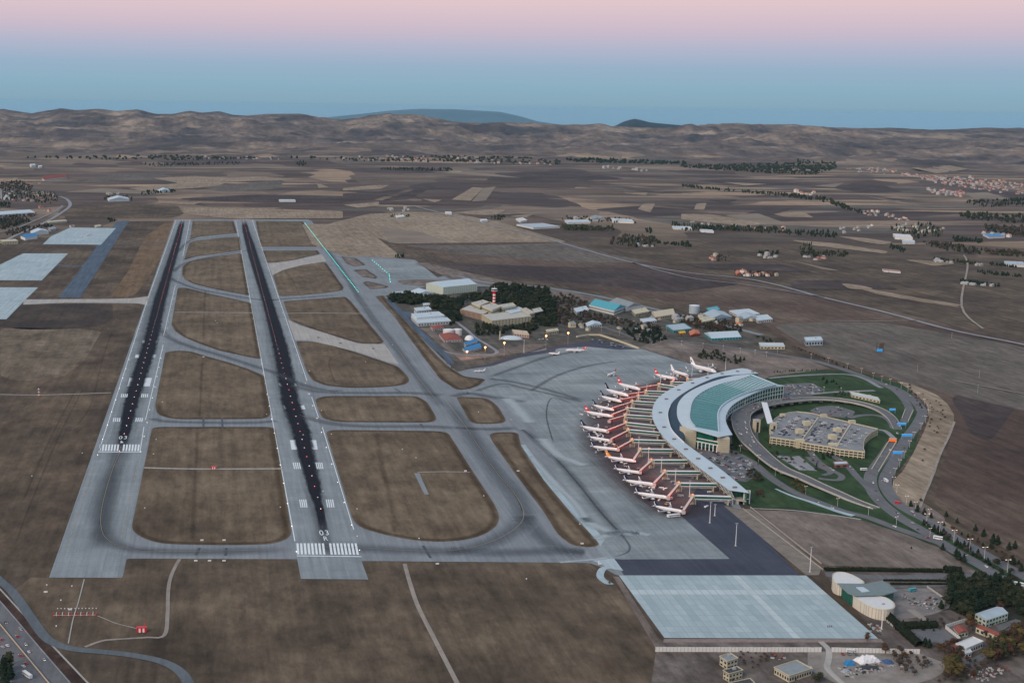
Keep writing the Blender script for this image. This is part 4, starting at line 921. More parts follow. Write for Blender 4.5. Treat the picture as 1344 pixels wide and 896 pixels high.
for (nx, ny), (ex, ey), (px_, py_) in NODES:
    k = NODES.index(((nx, ny), (ex, ey), (px_, py_)))
    N0, E0, D0_ = W(nx, ny, 10.5), W(ex, ey, 10.5), W(px_, py_, 4.5)
    t = thing('jet_bridge', 'jet bridge to the ' + WHO[k], 'jet bridge', (N0.x, N0.y, 0), group='jet bridges along the pier')
    o = Vector((N0.x, N0.y, 0)); n, e, d = N0 - o, E0 - o, D0_ - o
    n.z = e.z = 10.5; d.z = 5.6
    b = MB(); b.beam(n, e, 4.4, 0.55); b.build('roof', M_WHITE, t)
    b = MB(); b.beam(n - Vector((0, 0, .55)), e - Vector((0, 0, .55)), 3.6, 2.6); b.build('glass_corridor', M_GREEN, t)
    b = MB(); b.beam(n - Vector((0, 0, 3.15)), e - Vector((0, 0, 3.15)), 4.2, 0.7); b.build('floor_beam', M_WHITE, t)
    e2 = n.lerp(e, 0.93); b = MB(); b.beam(n - Vector((0, 0, 4.4)), Vector((e2.x, e2.y, 4.8)), 2.2, 0.55); b.build('service_ramp', M_CONC, t)
    for q in (0.06, 0.92):
        c = n.lerp(e, q)
        for s in (-1.6, 1.6): b = MB(); b.box((c.x, c.y + s, 0), (0.9, 0.9, 6.6)); b.build('leg', M_CREAM, t)
    b = MB(); b.lathe([(2.9, 0.0), (2.9, 4.6), (2.2, 5.6)], 12, c=(n.x, n.y, 5.4)); b.build('rotunda', M_CREAM, t)
    b = MB(); b.box((n.x, n.y, 0), (2.2, 2.2, 5.5)); b.build('stair_core', M_CREAM, t)
    for s_ in (-2.6, 2.9): b = MB(); b.box((n.x + s_, n.y - 1.5, 0), (1.1, 1.1, 12.2 if s_ < 0 else 10.8)); b.build('leg', M_CREAM, t)
    b = MB(); b.box((n.x, n.y, 11), (1.6, 1.6, 0.9)); b.build('lamp', M_LAMP, t)
    jt = MB(); st = n.lerp(d, 2.5 / max(1, (d - n).length)); st.z = 9.3; jt.beam(st, d + Vector((0, 0, 1.2)), 2.6, 0.5); jw = jt.build('jetway', M_JET, t)
    jt = MB(); jt.beam(st - Vector((0, 0, .5)), d + Vector((0, 0, .7)), 2.3, 2.4); jt.build('jetway_side', M_JRED, jw)
    jt = MB(); jt.box((d.x, d.y, 2.4), (3.4, 3.4, 3.2)); jt.build('cab', M_JET, t)
    c = n.lerp(d, 0.8); jt = MB(); jt.box((c.x, c.y, 0), (2.6, 1.0, 1.0)); jt.box((c.x, c.y, 1.0), (0.8, 0.8, 3.4)); jt.build('wheel_bogie', M_DARK, t)
    if k % 1 == 0:
        l = bpy.data.lights.new('gate_lamp', 'POINT'); l.energy = 6000; l.color = (1.0, 0.26, 0.18); l.shadow_soft_size = 1.0
        lo = link('lamp_light', l, t, (n.x - 12, n.y + 9, 16))

# ---------------------------------------------------------------- aircraft
M_FUS = mat('aircraft_white', (0.84, 0.83, 0.83), 0.35); M_RED = mat('tail_red', (0.62, 0.02, 0.03), 0.4); M_TNAVY = mat('tail_navy', (0.012, 0.02, 0.07), 0.4)
M_ORG = mat('tail_orange', (0.85, 0.30, 0.02), 0.4); M_BRN = mat('tail_brown', (0.36, 0.13, 0.08), 0.4); M_WING = mat('wing_grey', (0.30, 0.31, 0.33), 0.4); M_NAC = mat('nacelle', (0.55, 0.56, 0.58), 0.4)
def plane_parts(scale, tailm, emblem, seg=1.0, pinkish=None):
    """list of (name, mesh, parent index) in aircraft space, nose at x=+18.8"""
    out = []; FM = pinkish or M_FUS
    b = MB(); prof = [(0.10, 18.8, -0.55), (0.75, 18.2, -0.45), (1.35, 17.0, -0.25), (1.78, 15.3, -0.08), (1.97, 13.2, 0), (1.97, 5, 0), (1.97, -5, 0), (1.9, -8, 0.08), (1.55, -12, 0.42), (1.0, -15.5, 0.85), (0.35, -18.6, 1.15)]
    n = 14
    for r, x, dz in prof:
        for j in range(n): a = 2 * math.pi * j / n; b.v.append((x, r * math.cos(a), 3.6 + dz + r * math.sin(a)))
    for i in range(len(prof) - 1):
        for j in range(n): j2 = (j + 1) % n; b.f.append((i * n + j, i * n + j2, (i + 1) * n + j2, (i + 1) * n + j)); b.mi.append(0)
    b.f.append(tuple(reversed(range(n)))); b.f.append(tuple((len(prof) - 1) * n + j for j in range(n))); b.mi += [0, 0]
    out.append(('fuselage', b.mesh('fuselage', FM, True), None))
    def slab(P, th):
        m = MB(); k = len(m.v); m.v += [(x, y, z + th[i] / 2) for i, (x, y, z) in enumerate(P)] + [(x, y, z - th[i] / 2) for i, (x, y, z) in enumerate(P)]
        for f in ((0, 1, 2, 3), (7, 6, 5, 4), (0, 4, 5, 1), (1, 5, 6, 2), (2, 6, 7, 3), (3, 7, 4, 0)): m.f.append(f)
        m.mi = [0] * 6; return m
    for s in (1, -1):
        m = slab([(4.6, 1.2 * s, 2.7), (-2.4, 1.2 * s, 2.7), (-5.1, 16.8 * s, 3.9), (-3.6, 16.8 * s, 3.9)], (0.7, 0.5, 0.14, 0.16)); out.append(('wing', m.mesh('wing', M_WING), None)); wi = len(out) - 1
        e = MB(); e.lathe([(0.95, 2.4), (1.15, 1.6), (1.12, 0.0), (0.75, -1.9)], 12, axis='x', c=(2.6, 5.6 * s, 1.75)); out.append(('engine', e.mesh('engine', M_NAC, True), wi))
        w = slab([(-3.7, 16.8 * s, 3.95), (-5.1, 16.8 * s, 3.95), (-5.9, 17.2 * s, 6.1), (-5.1, 17.2 * s, 6.1)], (0.2, 0.2, 0.1, 0.1)); out.append(('winglet', w.mesh('winglet', FM), wi))
        m = slab([(-13.6, 0.5 * s, 4.9), (-16.8, 0.5 * s, 4.9), (-18.3, 6.2 * s, 5.3), (-17.0, 6.2 * s, 5.3)], (0.35, 0.3, 0.12, 0.12)); out.append(('tailplane', m.mesh('tailplane', M_WING), None))
        g = MB(); g.box((-1.2, 3.6 * s, 0), (0.5, 0.6, 2.6)); g.lathe([(0.55, -0.5), (0.55, 0.5)], 10, axis='x', c=(0, 0, 0)) if False else None
        g.box((-1.2, 3.6 * s, 0), (1.15, 0.9, 1.1)); out.append(('landing_gear', g.mesh('gear', M_DARK), None))
    g = MB(); g.box((13.2, 0, 0), (0.8, 0.6, 0.8)); g.box((13.2, 0, 0.8), (0.3, 0.3, 1.4)); out.append(('nose_gear', g.mesh('nose_gear', M_DARK), None))
    m = MB(); F_ = [(-10.6, 5.2), (-16.9, 5.4), (-19.2, 11.9), (-17.0, 11.9)]
    for s in (1,):
        k = len(m.v); m.v += [(x, 0.22 if z < 8 else 0.12, z) for x, z in F_] + [(x, -0.22 if z < 8 else -0.12, z) for x, z in F_]
        for f in ((0, 1, 2, 3), (7, 6, 5, 4), (0, 4, 5, 1), (1, 5, 6, 2), (2, 6, 7, 3), (3, 7, 4, 0)): m.f.append(f); m.mi.append(0)
    out.append(('tail_fin', m.mesh('tail_fin', tailm), None)); fi = len(out) - 1
    if emblem == 'disc':
        for s in (1, -1):
            e = MB(); pts = [(-16.2 + 1.25 * math.cos(a), s * 0.24, 8.6 + 1.25 * math.sin(a)) for a in [2 * math.pi * q / 12 for q in range(12)]]; e.face(pts)
            out.append(('emblem', e.mesh('emblem', M_FUS), fi))
            e = MB(); e.face([(-16.9, s * .26, 8.2), (-16.2, s * .26, 8.5), (-15.4, s * .26, 8.9), (-16.0, s * .26, 9.0)]); out.append(('emblem_bird', e.mesh('emblem_bird', M_RED), fi))
    elif emblem == 'swoosh':
        for s in (1, -1):
            e = MB(); A = [(-15.2, 6.0), (-16.2, 6.1), (-17.5, 8.0), (-17.7, 9.6), (-16.9, 10.3), (-17.1, 9.2), (-16.6, 8.0)]
            e.face([(x, s * .24, z) for x, z in A]); out.append(('emblem', e.mesh('emblem', M_FUS), fi))
    elif emblem == 'patch':
        for s in (1, -1):
            e = MB(); e.face([(-15.4, s * .24, 7.2), (-16.8, s * .24, 7.2), (-17.5, s * .24, 9.2), (-16.4, s * .24, 9.2)]); out.append(('emblem', e.mesh('emblem', M_TNAVY if tailm is M_FUS else M_FUS), fi))
    c = MB(); c.face([(17.55, -0.75, 4.15), (17.55, 0.75, 4.15), (16.75, 0.85, 4.75), (16.75, -0.85, 4.75)])
    c.face([(17.5, 0.8, 4.15), (16.2, 1.42, 4.3), (15.9, 1.25, 4.85), (16.7, 0.88, 4.75)]); c.face([(17.5, -0.8, 4.15), (16.7, -0.88, 4.75), (15.9, -1.25, 4.85), (16.2, -1.42, 4.3)])
    out.append(('cockpit_window', c.mesh('cockpit_window', M_GLASS), 0))
    for s in (1, -1):
        c = MB()
        for q in range(34):
            x = 13.4 - q * 0.78; c.face([(x, s * 1.95, 4.0), (x - .34, s * 1.95, 4.0), (x - .34, s * 1.90, 4.5), (x, s * 1.90, 4.5)])
        out.append(('window_row', c.mesh('window_row', M_GLASS), 0))
    return out
KIND = {'red': plane_parts(1, M_RED, 'disc'), 'navy': plane_parts(1, M_TNAVY, 'swoosh'), 'orange': plane_parts(1, M_ORG, 'patch'), 'white': plane_parts(1, M_FUS, 'patch'), 'plain': plane_parts(1, M_FUS, None), 'brown': plane_parts(1, M_BRN, None)}
def aircraft(label, kind, tail, nose, group='airliners parked on the apron', L=None):
    a, c = W(tail[0], tail[1], 4), W(nose[0], nose[1], 3.6); d = c - a; s = (L or d.length) / 37.4; mid = (a + c) / 2
    t = thing('airliner', label, 'airliner', (mid.x, mid.y, 0.35), math.atan2(d.y, d.x), group); t.scale = (s,) * 3
    objs = []
    for nm, me, par in KIND[kind]: objs.append(link(nm, me, t if par is None else objs[par]))
    for o_, (nm, me, par) in zip(objs, KIND[kind]):
        if nm == 'window_row': o_['kind'] = 'stuff'
    return t
AC = [('white airliner with dark emblem on its tall white fin, northernmost at the pier', 'white', (905.5, 481), (939.7, 489.8), None), ('plain white airliner docked between a red tailed and the northernmost airliner', 'plain', (880, 487), (904, 494), None),
      ('red tailed airliner docked third from the north end of the pier', 'red', (858.6, 492.3), (889, 498.5), None), ('red tailed airliner docked fourth from the north, above the navy tailed row', 'red', (810.2, 504.6), (840.4, 512), None),
      ('navy tailed airliner directly below the second red tailed airliner', 'navy', (793.5, 512.4), (824.8, 520.4), None), ('navy tailed airliner in the middle of the northern trio of navy tails', 'navy', (787.6, 520.7), (815.8, 527.6), None),
      ('navy tailed airliner just above the long red tailed airliner', 'navy', (777.3, 532), (805.8, 538.5), None), ('longest red tailed airliner, docked in the middle of the pier', 'red', (765, 540.8), (805.8, 547.4), 44),
      ('navy tailed airliner furthest left on the pier, below the empty stand', 'navy', (761.7, 560.4), (799.6, 567.2), None), ('navy tailed airliner with small van by its wing, second below the empty stand', 'navy', (771.7, 573.2), (804, 579), None),
      ('dark tailed airliner directly above the orange tailed one', 'navy', (774.8, 586), (813, 590.4), None), ('orange tailed airliner in the southern half of the pier', 'orange', (794, 600), (835, 605.8), None),
      ('navy tailed airliner directly below the orange tailed one', 'navy', (805.8, 615), (842.5, 620.6), None), ('navy tailed airliner third from the south end of the pier', 'navy', (817.4, 630.6), (861, 636.6), None),
      ('navy tailed airliner second from the south end of the pier', 'navy', (832.5, 647), (878, 653.6), None), ('navy tailed airliner at the south end of the pier with a bus beside it', 'navy', (857, 664), (898, 671.8), None),
      ('white airliner with brown tail taxiing alone on the open apron', 'brown', (809.7, 487.6), (796.3, 492.6), 33), ('white airliner parked tail on to the cargo area, left of the red tailed one', 'plain', (739, 464.4), (715.7, 461.6), 22),
      ('red tailed airliner parked by the cargo vehicles away from the pier', 'red', (769.8, 459.6), (742.4, 459.4), None), ('small white aircraft parked on the dark strip by the campus', 'plain', (640.5, 485), (618.5, 486), 20),
      ('small white aircraft on the pale apron left of the runways', 'plain', (122, 306), (109.5, 309.5), 34)]
for l_, k_, a_, n_, L_ in AC: aircraft(l_, k_, a_, n_, L=L_)
# ground vehicles near the stands
def van(label, px, py, L, w, h, col, ang, cat='van'):
    p = W(px, py); t = thing('service_vehicle', label, cat, (p.x, p.y, 0.35), ang, 'service vehicles on the apron')
    b = MB(); b.box((0, 0, 0.5), (L, w, h - 0.5)); b.build('body', col, t)
    b = MB(); b.box((L * 0.05, 0, h * 0.55), (L * 0.92, w + 0.06, h * 0.22)); b.build('windows', M_GLASS, t)
    for s in (-1, 1):
        for q in (-1, 1): b = MB(); b.box((q * L * .32, s * w * .45, 0), (0.9, 0.3, 0.9)); b.build('wheel', M_DARK, t)
    return t
van('long white passenger bus beside the southernmost airliner', 884, 678.5, 15, 3, 3.2, M_WHITE, 0.25, 'bus')
for i, (x, y) in enumerate([(783, 571), (786, 573.5), (782, 595), (880, 655.5), (877, 662), (868, 641.5), (873, 643), (857, 642), (846, 640.5), (927, 666), (893, 652), (908, 628), (876, 630), (931, 647), (895, 615), (786, 541), (792, 539.5), (860, 494.5), (779, 549), (763, 545), (948, 657), (955, 661), (951, 655), (883, 634)]):
    van('small pale service vehicle standing on the apron near the gates', x, y, random.uniform(4, 7), 2.2, random.uniform(1.8, 2.8), random.choice([M_WHITE, M_GREY, M_WHITE]), random.random() * 3)

for i_, (l_, k_, a_, n_, L_) in enumerate(AC[:16]):
    for j_ in range(3):
        t_ = random.uniform(.35, 1.02); x_ = a_[0] + (n_[0] - a_[0]) * t_ + random.uniform(-2, 2); y_ = a_[1] + (n_[1] - a_[1]) * t_ + random.choice((-1, 1)) * random.uniform(3.5, 6)
        van('small baggage tug or cart beside a parked airliner', x_, y_, random.uniform(2.5, 5), 1.7, random.uniform(1.2, 2.2), random.choice([M_WHITE, M_GREY, M_ORG, M_GREY, M_WHITE]), random.random() * 3, 'cart')['group'] = 'baggage carts round the airliners'
# ---------------------------------------------------------------- multi storey car park
OUTL = [(1010.8, 573), (1012, 557), (1017, 549), (1025, 543.5), (1035, 540.8), (1046, 539.5), (1065, 541.5), (1086.4, 546.9), (1113, 553), (1124, 555.6), (1152.7, 562.3), (1143, 567), (1136, 573.5), (1133, 581), (1133.5, 588), (1135, 592.4), (1099.8, 588.4), (1089, 585.7), (1055.6, 580.4), (1045.6, 577.7)]
gar = thing('multi_storey_car_park', 'fan shaped cream multi storey car park with cars on its open roof deck', 'car park')
GP = P3(OUTL, 10)
GC = sum(GP, Vector()) / len(GP)
def shrink(P, m): return [p + (GC - p).normalized() * m for p in P]
b = MB(); b.prism([(p.x, p.y) for p in shrink(GP, 1.6)], 0, 8.6); b.build('parking_levels', M_GLASS, gar)
M_DECK = pave_mat('deck_asphalt', (0.17, 0.18, 0.19), (0.27, 0.28, 0.29), sc=0.04)
b = MB(); b.prism([(p.x, p.y) for p in shrink(GP, 0.4)], 8.605, 9.0, M_CREAM, M_DECK); b.build('roof_deck', None, gar)
clos = GP + [GP[0]]
for z0, z1, nm in ((8.2, 10.1, 'parapet'), (5.0, 6.3, 'spandrel'), (1.9, 3.0, 'spandrel')):
    b = MB(); wall_run(b, setz(clos, 0), z0, z1, 0.5, M_CREAM); b.build(nm, None, gar)
for i in range(len(GP)):
    a, c = GP[i], GP[(i + 1) % len(GP)]; L_ = (c - a).length; n = max(1, int(L_ / 5))
    for k in range(n):
        q = a.lerp(c, (k + 0.5) / n); unit_box('column', M_CREAM, (q.x, q.y, 4.4), (1.0, 1.0, 8.6), math.atan2(c.y - a.y, c.x - a.x), gar)
def stair(cx, cy, w, d, h, rz, z=9.0):
    p = W(cx, cy, z); t = unit_box('stair_block', M_CREAM, (p.x, p.y, z + h / 2), (w, d, h), rz, gar)
    return t
for cx, cy, w, d, h in ((1058.5, 558, 9, 8, 6), (1049.5, 568.5, 9, 8, 6), (1099, 566.5, 9, 8, 5), (1092.5, 576, 9, 8, 6), (1118, 555, 9, 5, 4), (1081, 547, 9, 4, 4), (1015.5, 558, 6, 6, 4), (1027, 546.5, 6, 6, 4)): stair(cx, cy, w, d, h, 0.1)
for x0, x1, yb in ((1045.5, 1056, 588.5), (1089, 1100, 594)): block('stair_tower', x0, x1, yb, 8, 11.5, M_CREAM, gar)
# ribs between roof lanes
for a, c in (((1053, 577), (1074, 548)), ((1098, 586), (1116, 557))):
    A, B_ = W(a[0], a[1], 9), W(c[0], c[1], 9); b = MB(); b.beam(A + Vector((0, 0, 1)), B_ + Vector((0, 0, 1)), 1.5, 1.0); b.build('deck_divider', M_CREAM, gar)

# ---------------------------------------------------------------- elevated approach roads
def viaduct(label, px, w, zs, th=1.2, pier_every=24, minz=3.0):
    P = path(px, zs, 6); c0 = P[0]; t = thing('elevated_road', label, 'bridge', (c0.x, c0.y, 0)); o = Vector((c0.x, c0.y, 0))
    Q = [p - o for p in P]; L, Rr = offsets(Q, w); b = MB()
    for i in range(len(Q) - 1): solid_strip(b, L, Rr, i, th, M_ROAD)
    b.build('deck', None, t)
    for S_ in (L, Rr):
        b = MB()
        for i in range(len(Q) - 1): b.beam(S_[i] + Vector((0, 0, 0.95)), S_[i + 1] + Vector((0, 0, 0.95)), 0.45, 2.3)
        b.build('parapet', M_CONC, t)
    acc = 0
    for i in range(1, len(Q)):
        acc += (Q[i] - Q[i - 1]).length
        if acc > pier_every and Q[i].z > minz:
            acc = 0; b = MB(); b.box((Q[i].x, Q[i].y, 0), (w[1] * .5, 1.3, Q[i].z - th)); b.build('pier', M_CREAM, t)
viaduct('curving elevated road past the terminal front sweeping down to the exit road', [(972, 552), (974, 563), (982, 577), (993, 588), (1008.6, 602), (1027, 615), (1051, 625), (1073.7, 635.5), (1101.6, 647.7), (1124, 657.5), (1150, 667)], (24, 10), [8, 8, 8, 7.5, 7, 6.5, 5.5, 4, 2.5, 1.4, 0.7])
viaduct('curving elevated road on piers north of the multi storey car park', [(972, 552), (974, 543), (984, 536), (1000, 530.5), (1020, 526.5), (1043, 524), (1067.7, 522.5), (1099.6, 524), (1131.6, 529.5), (1156, 538), (1171, 549.5), (1178, 563)], (26, 11), [8, 8, 8, 8, 8, 7.8, 7, 5.5, 4, 2.5, 1.2, 0.7], pier_every=16)
# underpass with lit mouth
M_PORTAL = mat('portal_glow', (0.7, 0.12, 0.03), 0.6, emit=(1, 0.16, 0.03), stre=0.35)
up = thing('underpass', 'walled road ramp ending at an orange lit underpass mouth', 'underpass', W(1172, 581)); o = Vector(up.location)
for a, c in (((1166.5, 580), (1144, 616)), ((1176.5, 580.5), (1153, 619))):
    A, B_ = W(*a) - o, W(*c) - o; b = MB(); b.beam(A + Vector((0, 0, 2.2)), B_ + Vector((0, 0, 1.2)), 0.9, 1.8); b.build('wall', M_CREAM, up)
A, B_ = W(1166.5, 579.5) - o, W(1176.5, 580) - o; b = MB(); b.beam(A + Vector((0, 0, 5.2)), B_ + Vector((0, 0, 5.2)), 1.5, 1.2); b.build('lintel', M_CREAM, up)
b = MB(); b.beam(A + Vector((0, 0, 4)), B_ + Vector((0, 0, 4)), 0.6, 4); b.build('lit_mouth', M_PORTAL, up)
up = thing('underpass', 'walled road ramp with cream parapets at the top bend of the inner road', 'underpass', W(1189, 550)); o = Vector(up.location)
for L_ in ([(1188, 538), (1184, 549)], [(1198.5, 539), (1192, 553)]):
    b = MB(); b.beam(W(*L_[0]) - o + Vector((0, 0, 1.8)), W(*L_[1]) - o + Vector((0, 0, 1.8)), 0.8, 1.4); b.build('wall', M_CREAM, up)

# ---------------------------------------------------------------- ordinary buildings
BLD = []
M_TILE = mat('red_tile', (0.26, 0.075, 0.055), 0.8, var=0.2, scale=0.4); M_BRICK = mat('brick_red', (0.25, 0.10, 0.075), 0.8, var=0.15, scale=0.3); M_YCRM = mat('yellow_cream_wall', (0.52, 0.50, 0.36), 0.8)
M_WWALL = mat('white_wall', (0.62, 0.63, 0.62), 0.8, var=0.06, scale=0.3); M_BLUER = mat('vivid_blue_roof', (0.025, 0.20, 0.44), 0.5); M_TURQ = mat('turquoise_roof', (0.07, 0.34, 0.40), 0.5)
M_GROOF = mat('grey_roof', (0.24, 0.27, 0.28), 0.6, var=0.12, scale=0.2); M_BROOF = mat('pale_blue_roof', (0.36, 0.44, 0.49), 0.5, var=0.1, scale=0.1); M_GWALL = mat('pale_green_wall', (0.45, 0.52, 0.42), 0.8)
M_PINK = mat('pink_wall', (0.50, 0.36, 0.32), 0.8); M_OROOF = mat('orange_roof', (0.50, 0.17, 0.08), 0.7)
def bld(label, cat, A, B, C, h, wall, roof, rows=1, style='flat', step=5.0, name=None, win=M_GLASS, pil=None, z0=0.0):
    """A, B, C: the three visible top corners (left, near, right) as seen in the photograph"""
    a, b_, c = W(*A, h), W(*B, h), W(*C, h); d = a + c - b_
    ctr = (a + c) / 2; o = Vector((ctr.x, ctr.y, ctr.z - h)); t = thing(name or 'building', label, cat, o)
    a, b_, c, d = [Vector((p.x - o.x, p.y - o.y, 0)) for p in (a, b_, c, d)]
    BLD.append([(p.x + o.x, p.y + o.y) for p in (a, b_, c, d)])
    m = MB(); m.prism([(p.x, p.y) for p in (a, b_, c, d)], z0, h); m.build('wall', wall, t)
    cc = (a + b_ + c + d) / 4
    def ex(p, k=0.5): return p + (p - cc).normalized() * k
    r = MB()
    if style == 'flat':
        r.prism([(ex(p).x, ex(p).y) for p in (a, b_, c, d)], h, h + 0.5); r.build('roof', roof, t)
        pr = [ex(p, .45) for p in (a, b_, c, d, a)]; q = MB(); wall_run(q, pr, h + .5, h + 1.2, 0.4); q.build('parapet', wall, t)
        if h > 5:
            e = cc.lerp(d, 0.3); unit_box('roof_unit', M_GREY, (e.x, e.y, h + 1.2), (2.5, 2, 1.5), 0.2, t)
    else:
        if (b_ - a).length > (c - b_).length: p1, p2, q1, q2 = a, d, b_, c     # ridge runs along a-b
        else: p1, p2, q1, q2 = b_, a, c, d
        e1, e2, f1, f2 = ex(p1), ex(p2), ex(q1), ex(q2); rh = (p1 - p2).length * 0.10 + 0.6
        m1, m2 = (e1 + e2) / 2, (f1 + f2) / 2
        if style == 'hip': s = (m2 - m1).normalized() * min((m2 - m1).length * .35, (p1 - p2).length * .45); m1, m2 = m1 + s, m2 - s
        V = [e1, e2, f2, f1]; V = [Vector((v.x, v.y, h + 0.02)) for v in V] + [Vector((m1.x, m1.y, h + rh)), Vector((m2.x, m2.y, h + rh))]
        r.v = [tuple(v) for v in V]; r.f = [(0, 1, 4), (1, 2, 5, 4), (2, 3, 5), (3, 0, 4, 5), (3, 2, 1, 0)]; r.mi = [0] * 5; r.build('roof', roof, t)
    # windows on the two visible faces
    for p, q in ((a, b_), (b_, c)):
        L_ = (q - p).length; n = max(1, int(L_ / step)); dirv = (q - p).normalized(); out_ = Vector((dirv.y, -dirv.x, 0)); ang = math.atan2(dirv.y, dirv.x)
        if out_.dot((p + q) / 2 - cc) < 0: out_ = -out_
        if rows:
            fh = (h - z0) / rows
            for rr_ in range(rows):
                for k in range(n):
                    if n * rows > 60 and k % 2: continue
                    x = p.lerp(q, (k + 0.5) / n) + out_ * 0.03
                    unit_box('window', win, (x.x, x.y, z0 + fh * (rr_ + 0.52)), (L_ / n * 0.55, 0.16, fh * 0.45), ang, t)
        if pil:
            for k in range(n + 1):
                x = p.lerp(q, k / n) + out_ * 0.2; unit_box('pilaster', pil, (x.x, x.y, h / 2 - .1), (1.0, 0.7, h - 0.3), ang, t)
    x = b_.lerp(c, 0.3); dv = (c - b_).normalized(); on = Vector((dv.y, -dv.x, 0)); on = on if on.dot(x - cc) > 0 else -on; x = x + on * .06
    if z0 == 0: unit_box('door', M_DARK, (x.x, x.y, 1.2), (1.6, 0.2, 2.3), math.atan2(dv.y, dv.x), t)
    return t
bld('large pale green aircraft hangar with ribbed walls and white roof', 'hangar', (559.7, 371.7), (581.8, 377), (626, 372.6), 18, M_GWALL, M_ROOF, 0, 'gable', 7, 'hangar', pil=M_WWALL)
bld('long white workshop with pale roof left of the big hangar', 'workshop', (539, 381.3), (548, 385.6), (569, 384.2), 8, M_WWALL, M_ROOF, 1, 'gable')
bld('low white shed with pale roof at the north west corner of the campus', 'shed', (515, 383.5), (518.5, 386.2), (534.5, 385), 7, M_WWALL, M_ROOF, 1)
bld('upper block of the stepped white building', 'building', (543.5, 404.5), (547, 408.5), (566, 406.5), 12, M_WWALL, M_ROOF, 2, step=6)
bld('middle block of the stepped white building', 'building', (540, 412), (547, 417.5), (583, 414.5), 9, M_WWALL, M_ROOF, 1, step=8)
bld('front block of the stepped white building', 'building', (539.5, 415.5), (549, 424.5), (592, 421.5), 6, M_WWALL, M_ROOF, 1, step=6)
bld('small white hut behind the stepped white building', 'hut', (555, 398.5), (556.5, 401), (568, 400), 5, M_WWALL, M_ROOF, 1)
M_PGR = mat('pale_gravel_roof', (0.46, 0.45, 0.41), 0.85, var=0.15, scale=0.2)
bld('red brick office wing with cream cornice facing the campus trees', 'offices', (604.5, 406.2), (634, 413), (646, 407), 12, M_BRICK, M_PGR, 3, 'flat', 4.5, pil=M_CREAM)
bld('cream office front with long dark window bands above the lawn', 'offices', (633, 413.3), (646, 421.5), (697, 415.5), 12, M_CREAM, M_PGR, 3, 'flat', 4.5, pil=M_CREAM)
bld('cream upper office slab at the left below the control tower', 'offices', (619, 397.5), (630, 401.8), (645, 398), 20, M_YCRM, M_PGR, 2, 'flat', 4.5, z0=0)
bld('cream upper office slab in front of the control tower', 'offices', (631, 401), (646, 407), (658, 402.5), 20, M_YCRM, M_PGR, 2, 'flat', 4.5, z0=0)
bld('cream upper office slab at the right below the control tower', 'offices', (655, 400.5), (659, 404.5), (677, 401.5), 19, M_YCRM, M_PGR, 2, 'flat', 4.5, z0=0)
bld('pale roofed link block between the upper slabs and the right wing', 'offices', (663, 407.5), (672, 411.5), (690, 407), 13, M_WWALL, M_ROOF, 1, 'flat', 5)
bld('cream office wing with tall dark glass at the right of the podium', 'offices', (683, 406), (695, 412.5), (702, 410.5), 15, M_CREAM, M_PGR, 2, 'flat', 4)
bld('dark glazed office wing at the far right of the block', 'offices', (698, 406), (702, 411), (713, 408.5), 14, M_GLASS, M_PGR, 1, 'flat', 4)
bld('low red and white building beside the white storage tanks', 'building', (576, 438), (583, 447), (607, 445.5), 4, M_WWALL, M_TILE, 1, 'hip')
bld('small white and red annex behind the storage tanks', 'annex', (565, 428), (568, 432), (583, 430), 4, M_WWALL, M_TILE, 1, 'hip')
bld('vivid blue roofed hall at the south tip of the campus', 'hall', (607, 456.5), (612, 461), (632, 455), 4, M_WWALL, M_BLUER, 1, 'gable')
bld('narrow bright blue roofed shed behind the vivid blue hall', 'shed', (609, 449.5), (611, 452.5), (627, 447.5), 6, M_WWALL, M_BLUER, 1, 'gable')
bld('pink walled building east of the pale shell roof', 'building', (672, 433), (675, 437.5), (694.5, 439.5), 6, M_PINK, M_CREAM, 1)
bld('pale cream hut in the trees right of the pink building', 'hut', (716.5, 433), (718, 436), (733, 434), 6, M_CREAM, M_CREAM, 1)
bld('turquoise roofed hangar among the eastern sheds', 'hangar', (773, 400), (806, 408), (822, 402), 9, M_WWALL, M_TURQ, 1, 'gable', 4, 'hangar')
bld('white shed joined to the left of the turquoise hangar', 'shed', (753, 405), (757, 410), (773, 406.5), 6, M_WWALL, M_ROOF, 1)
bld('large grey pitched hall behind the turquoise hangar', 'hall', (799, 396.5), (822, 404), (842, 400), 8, M_WWALL, M_GROOF, 0, 'gable')
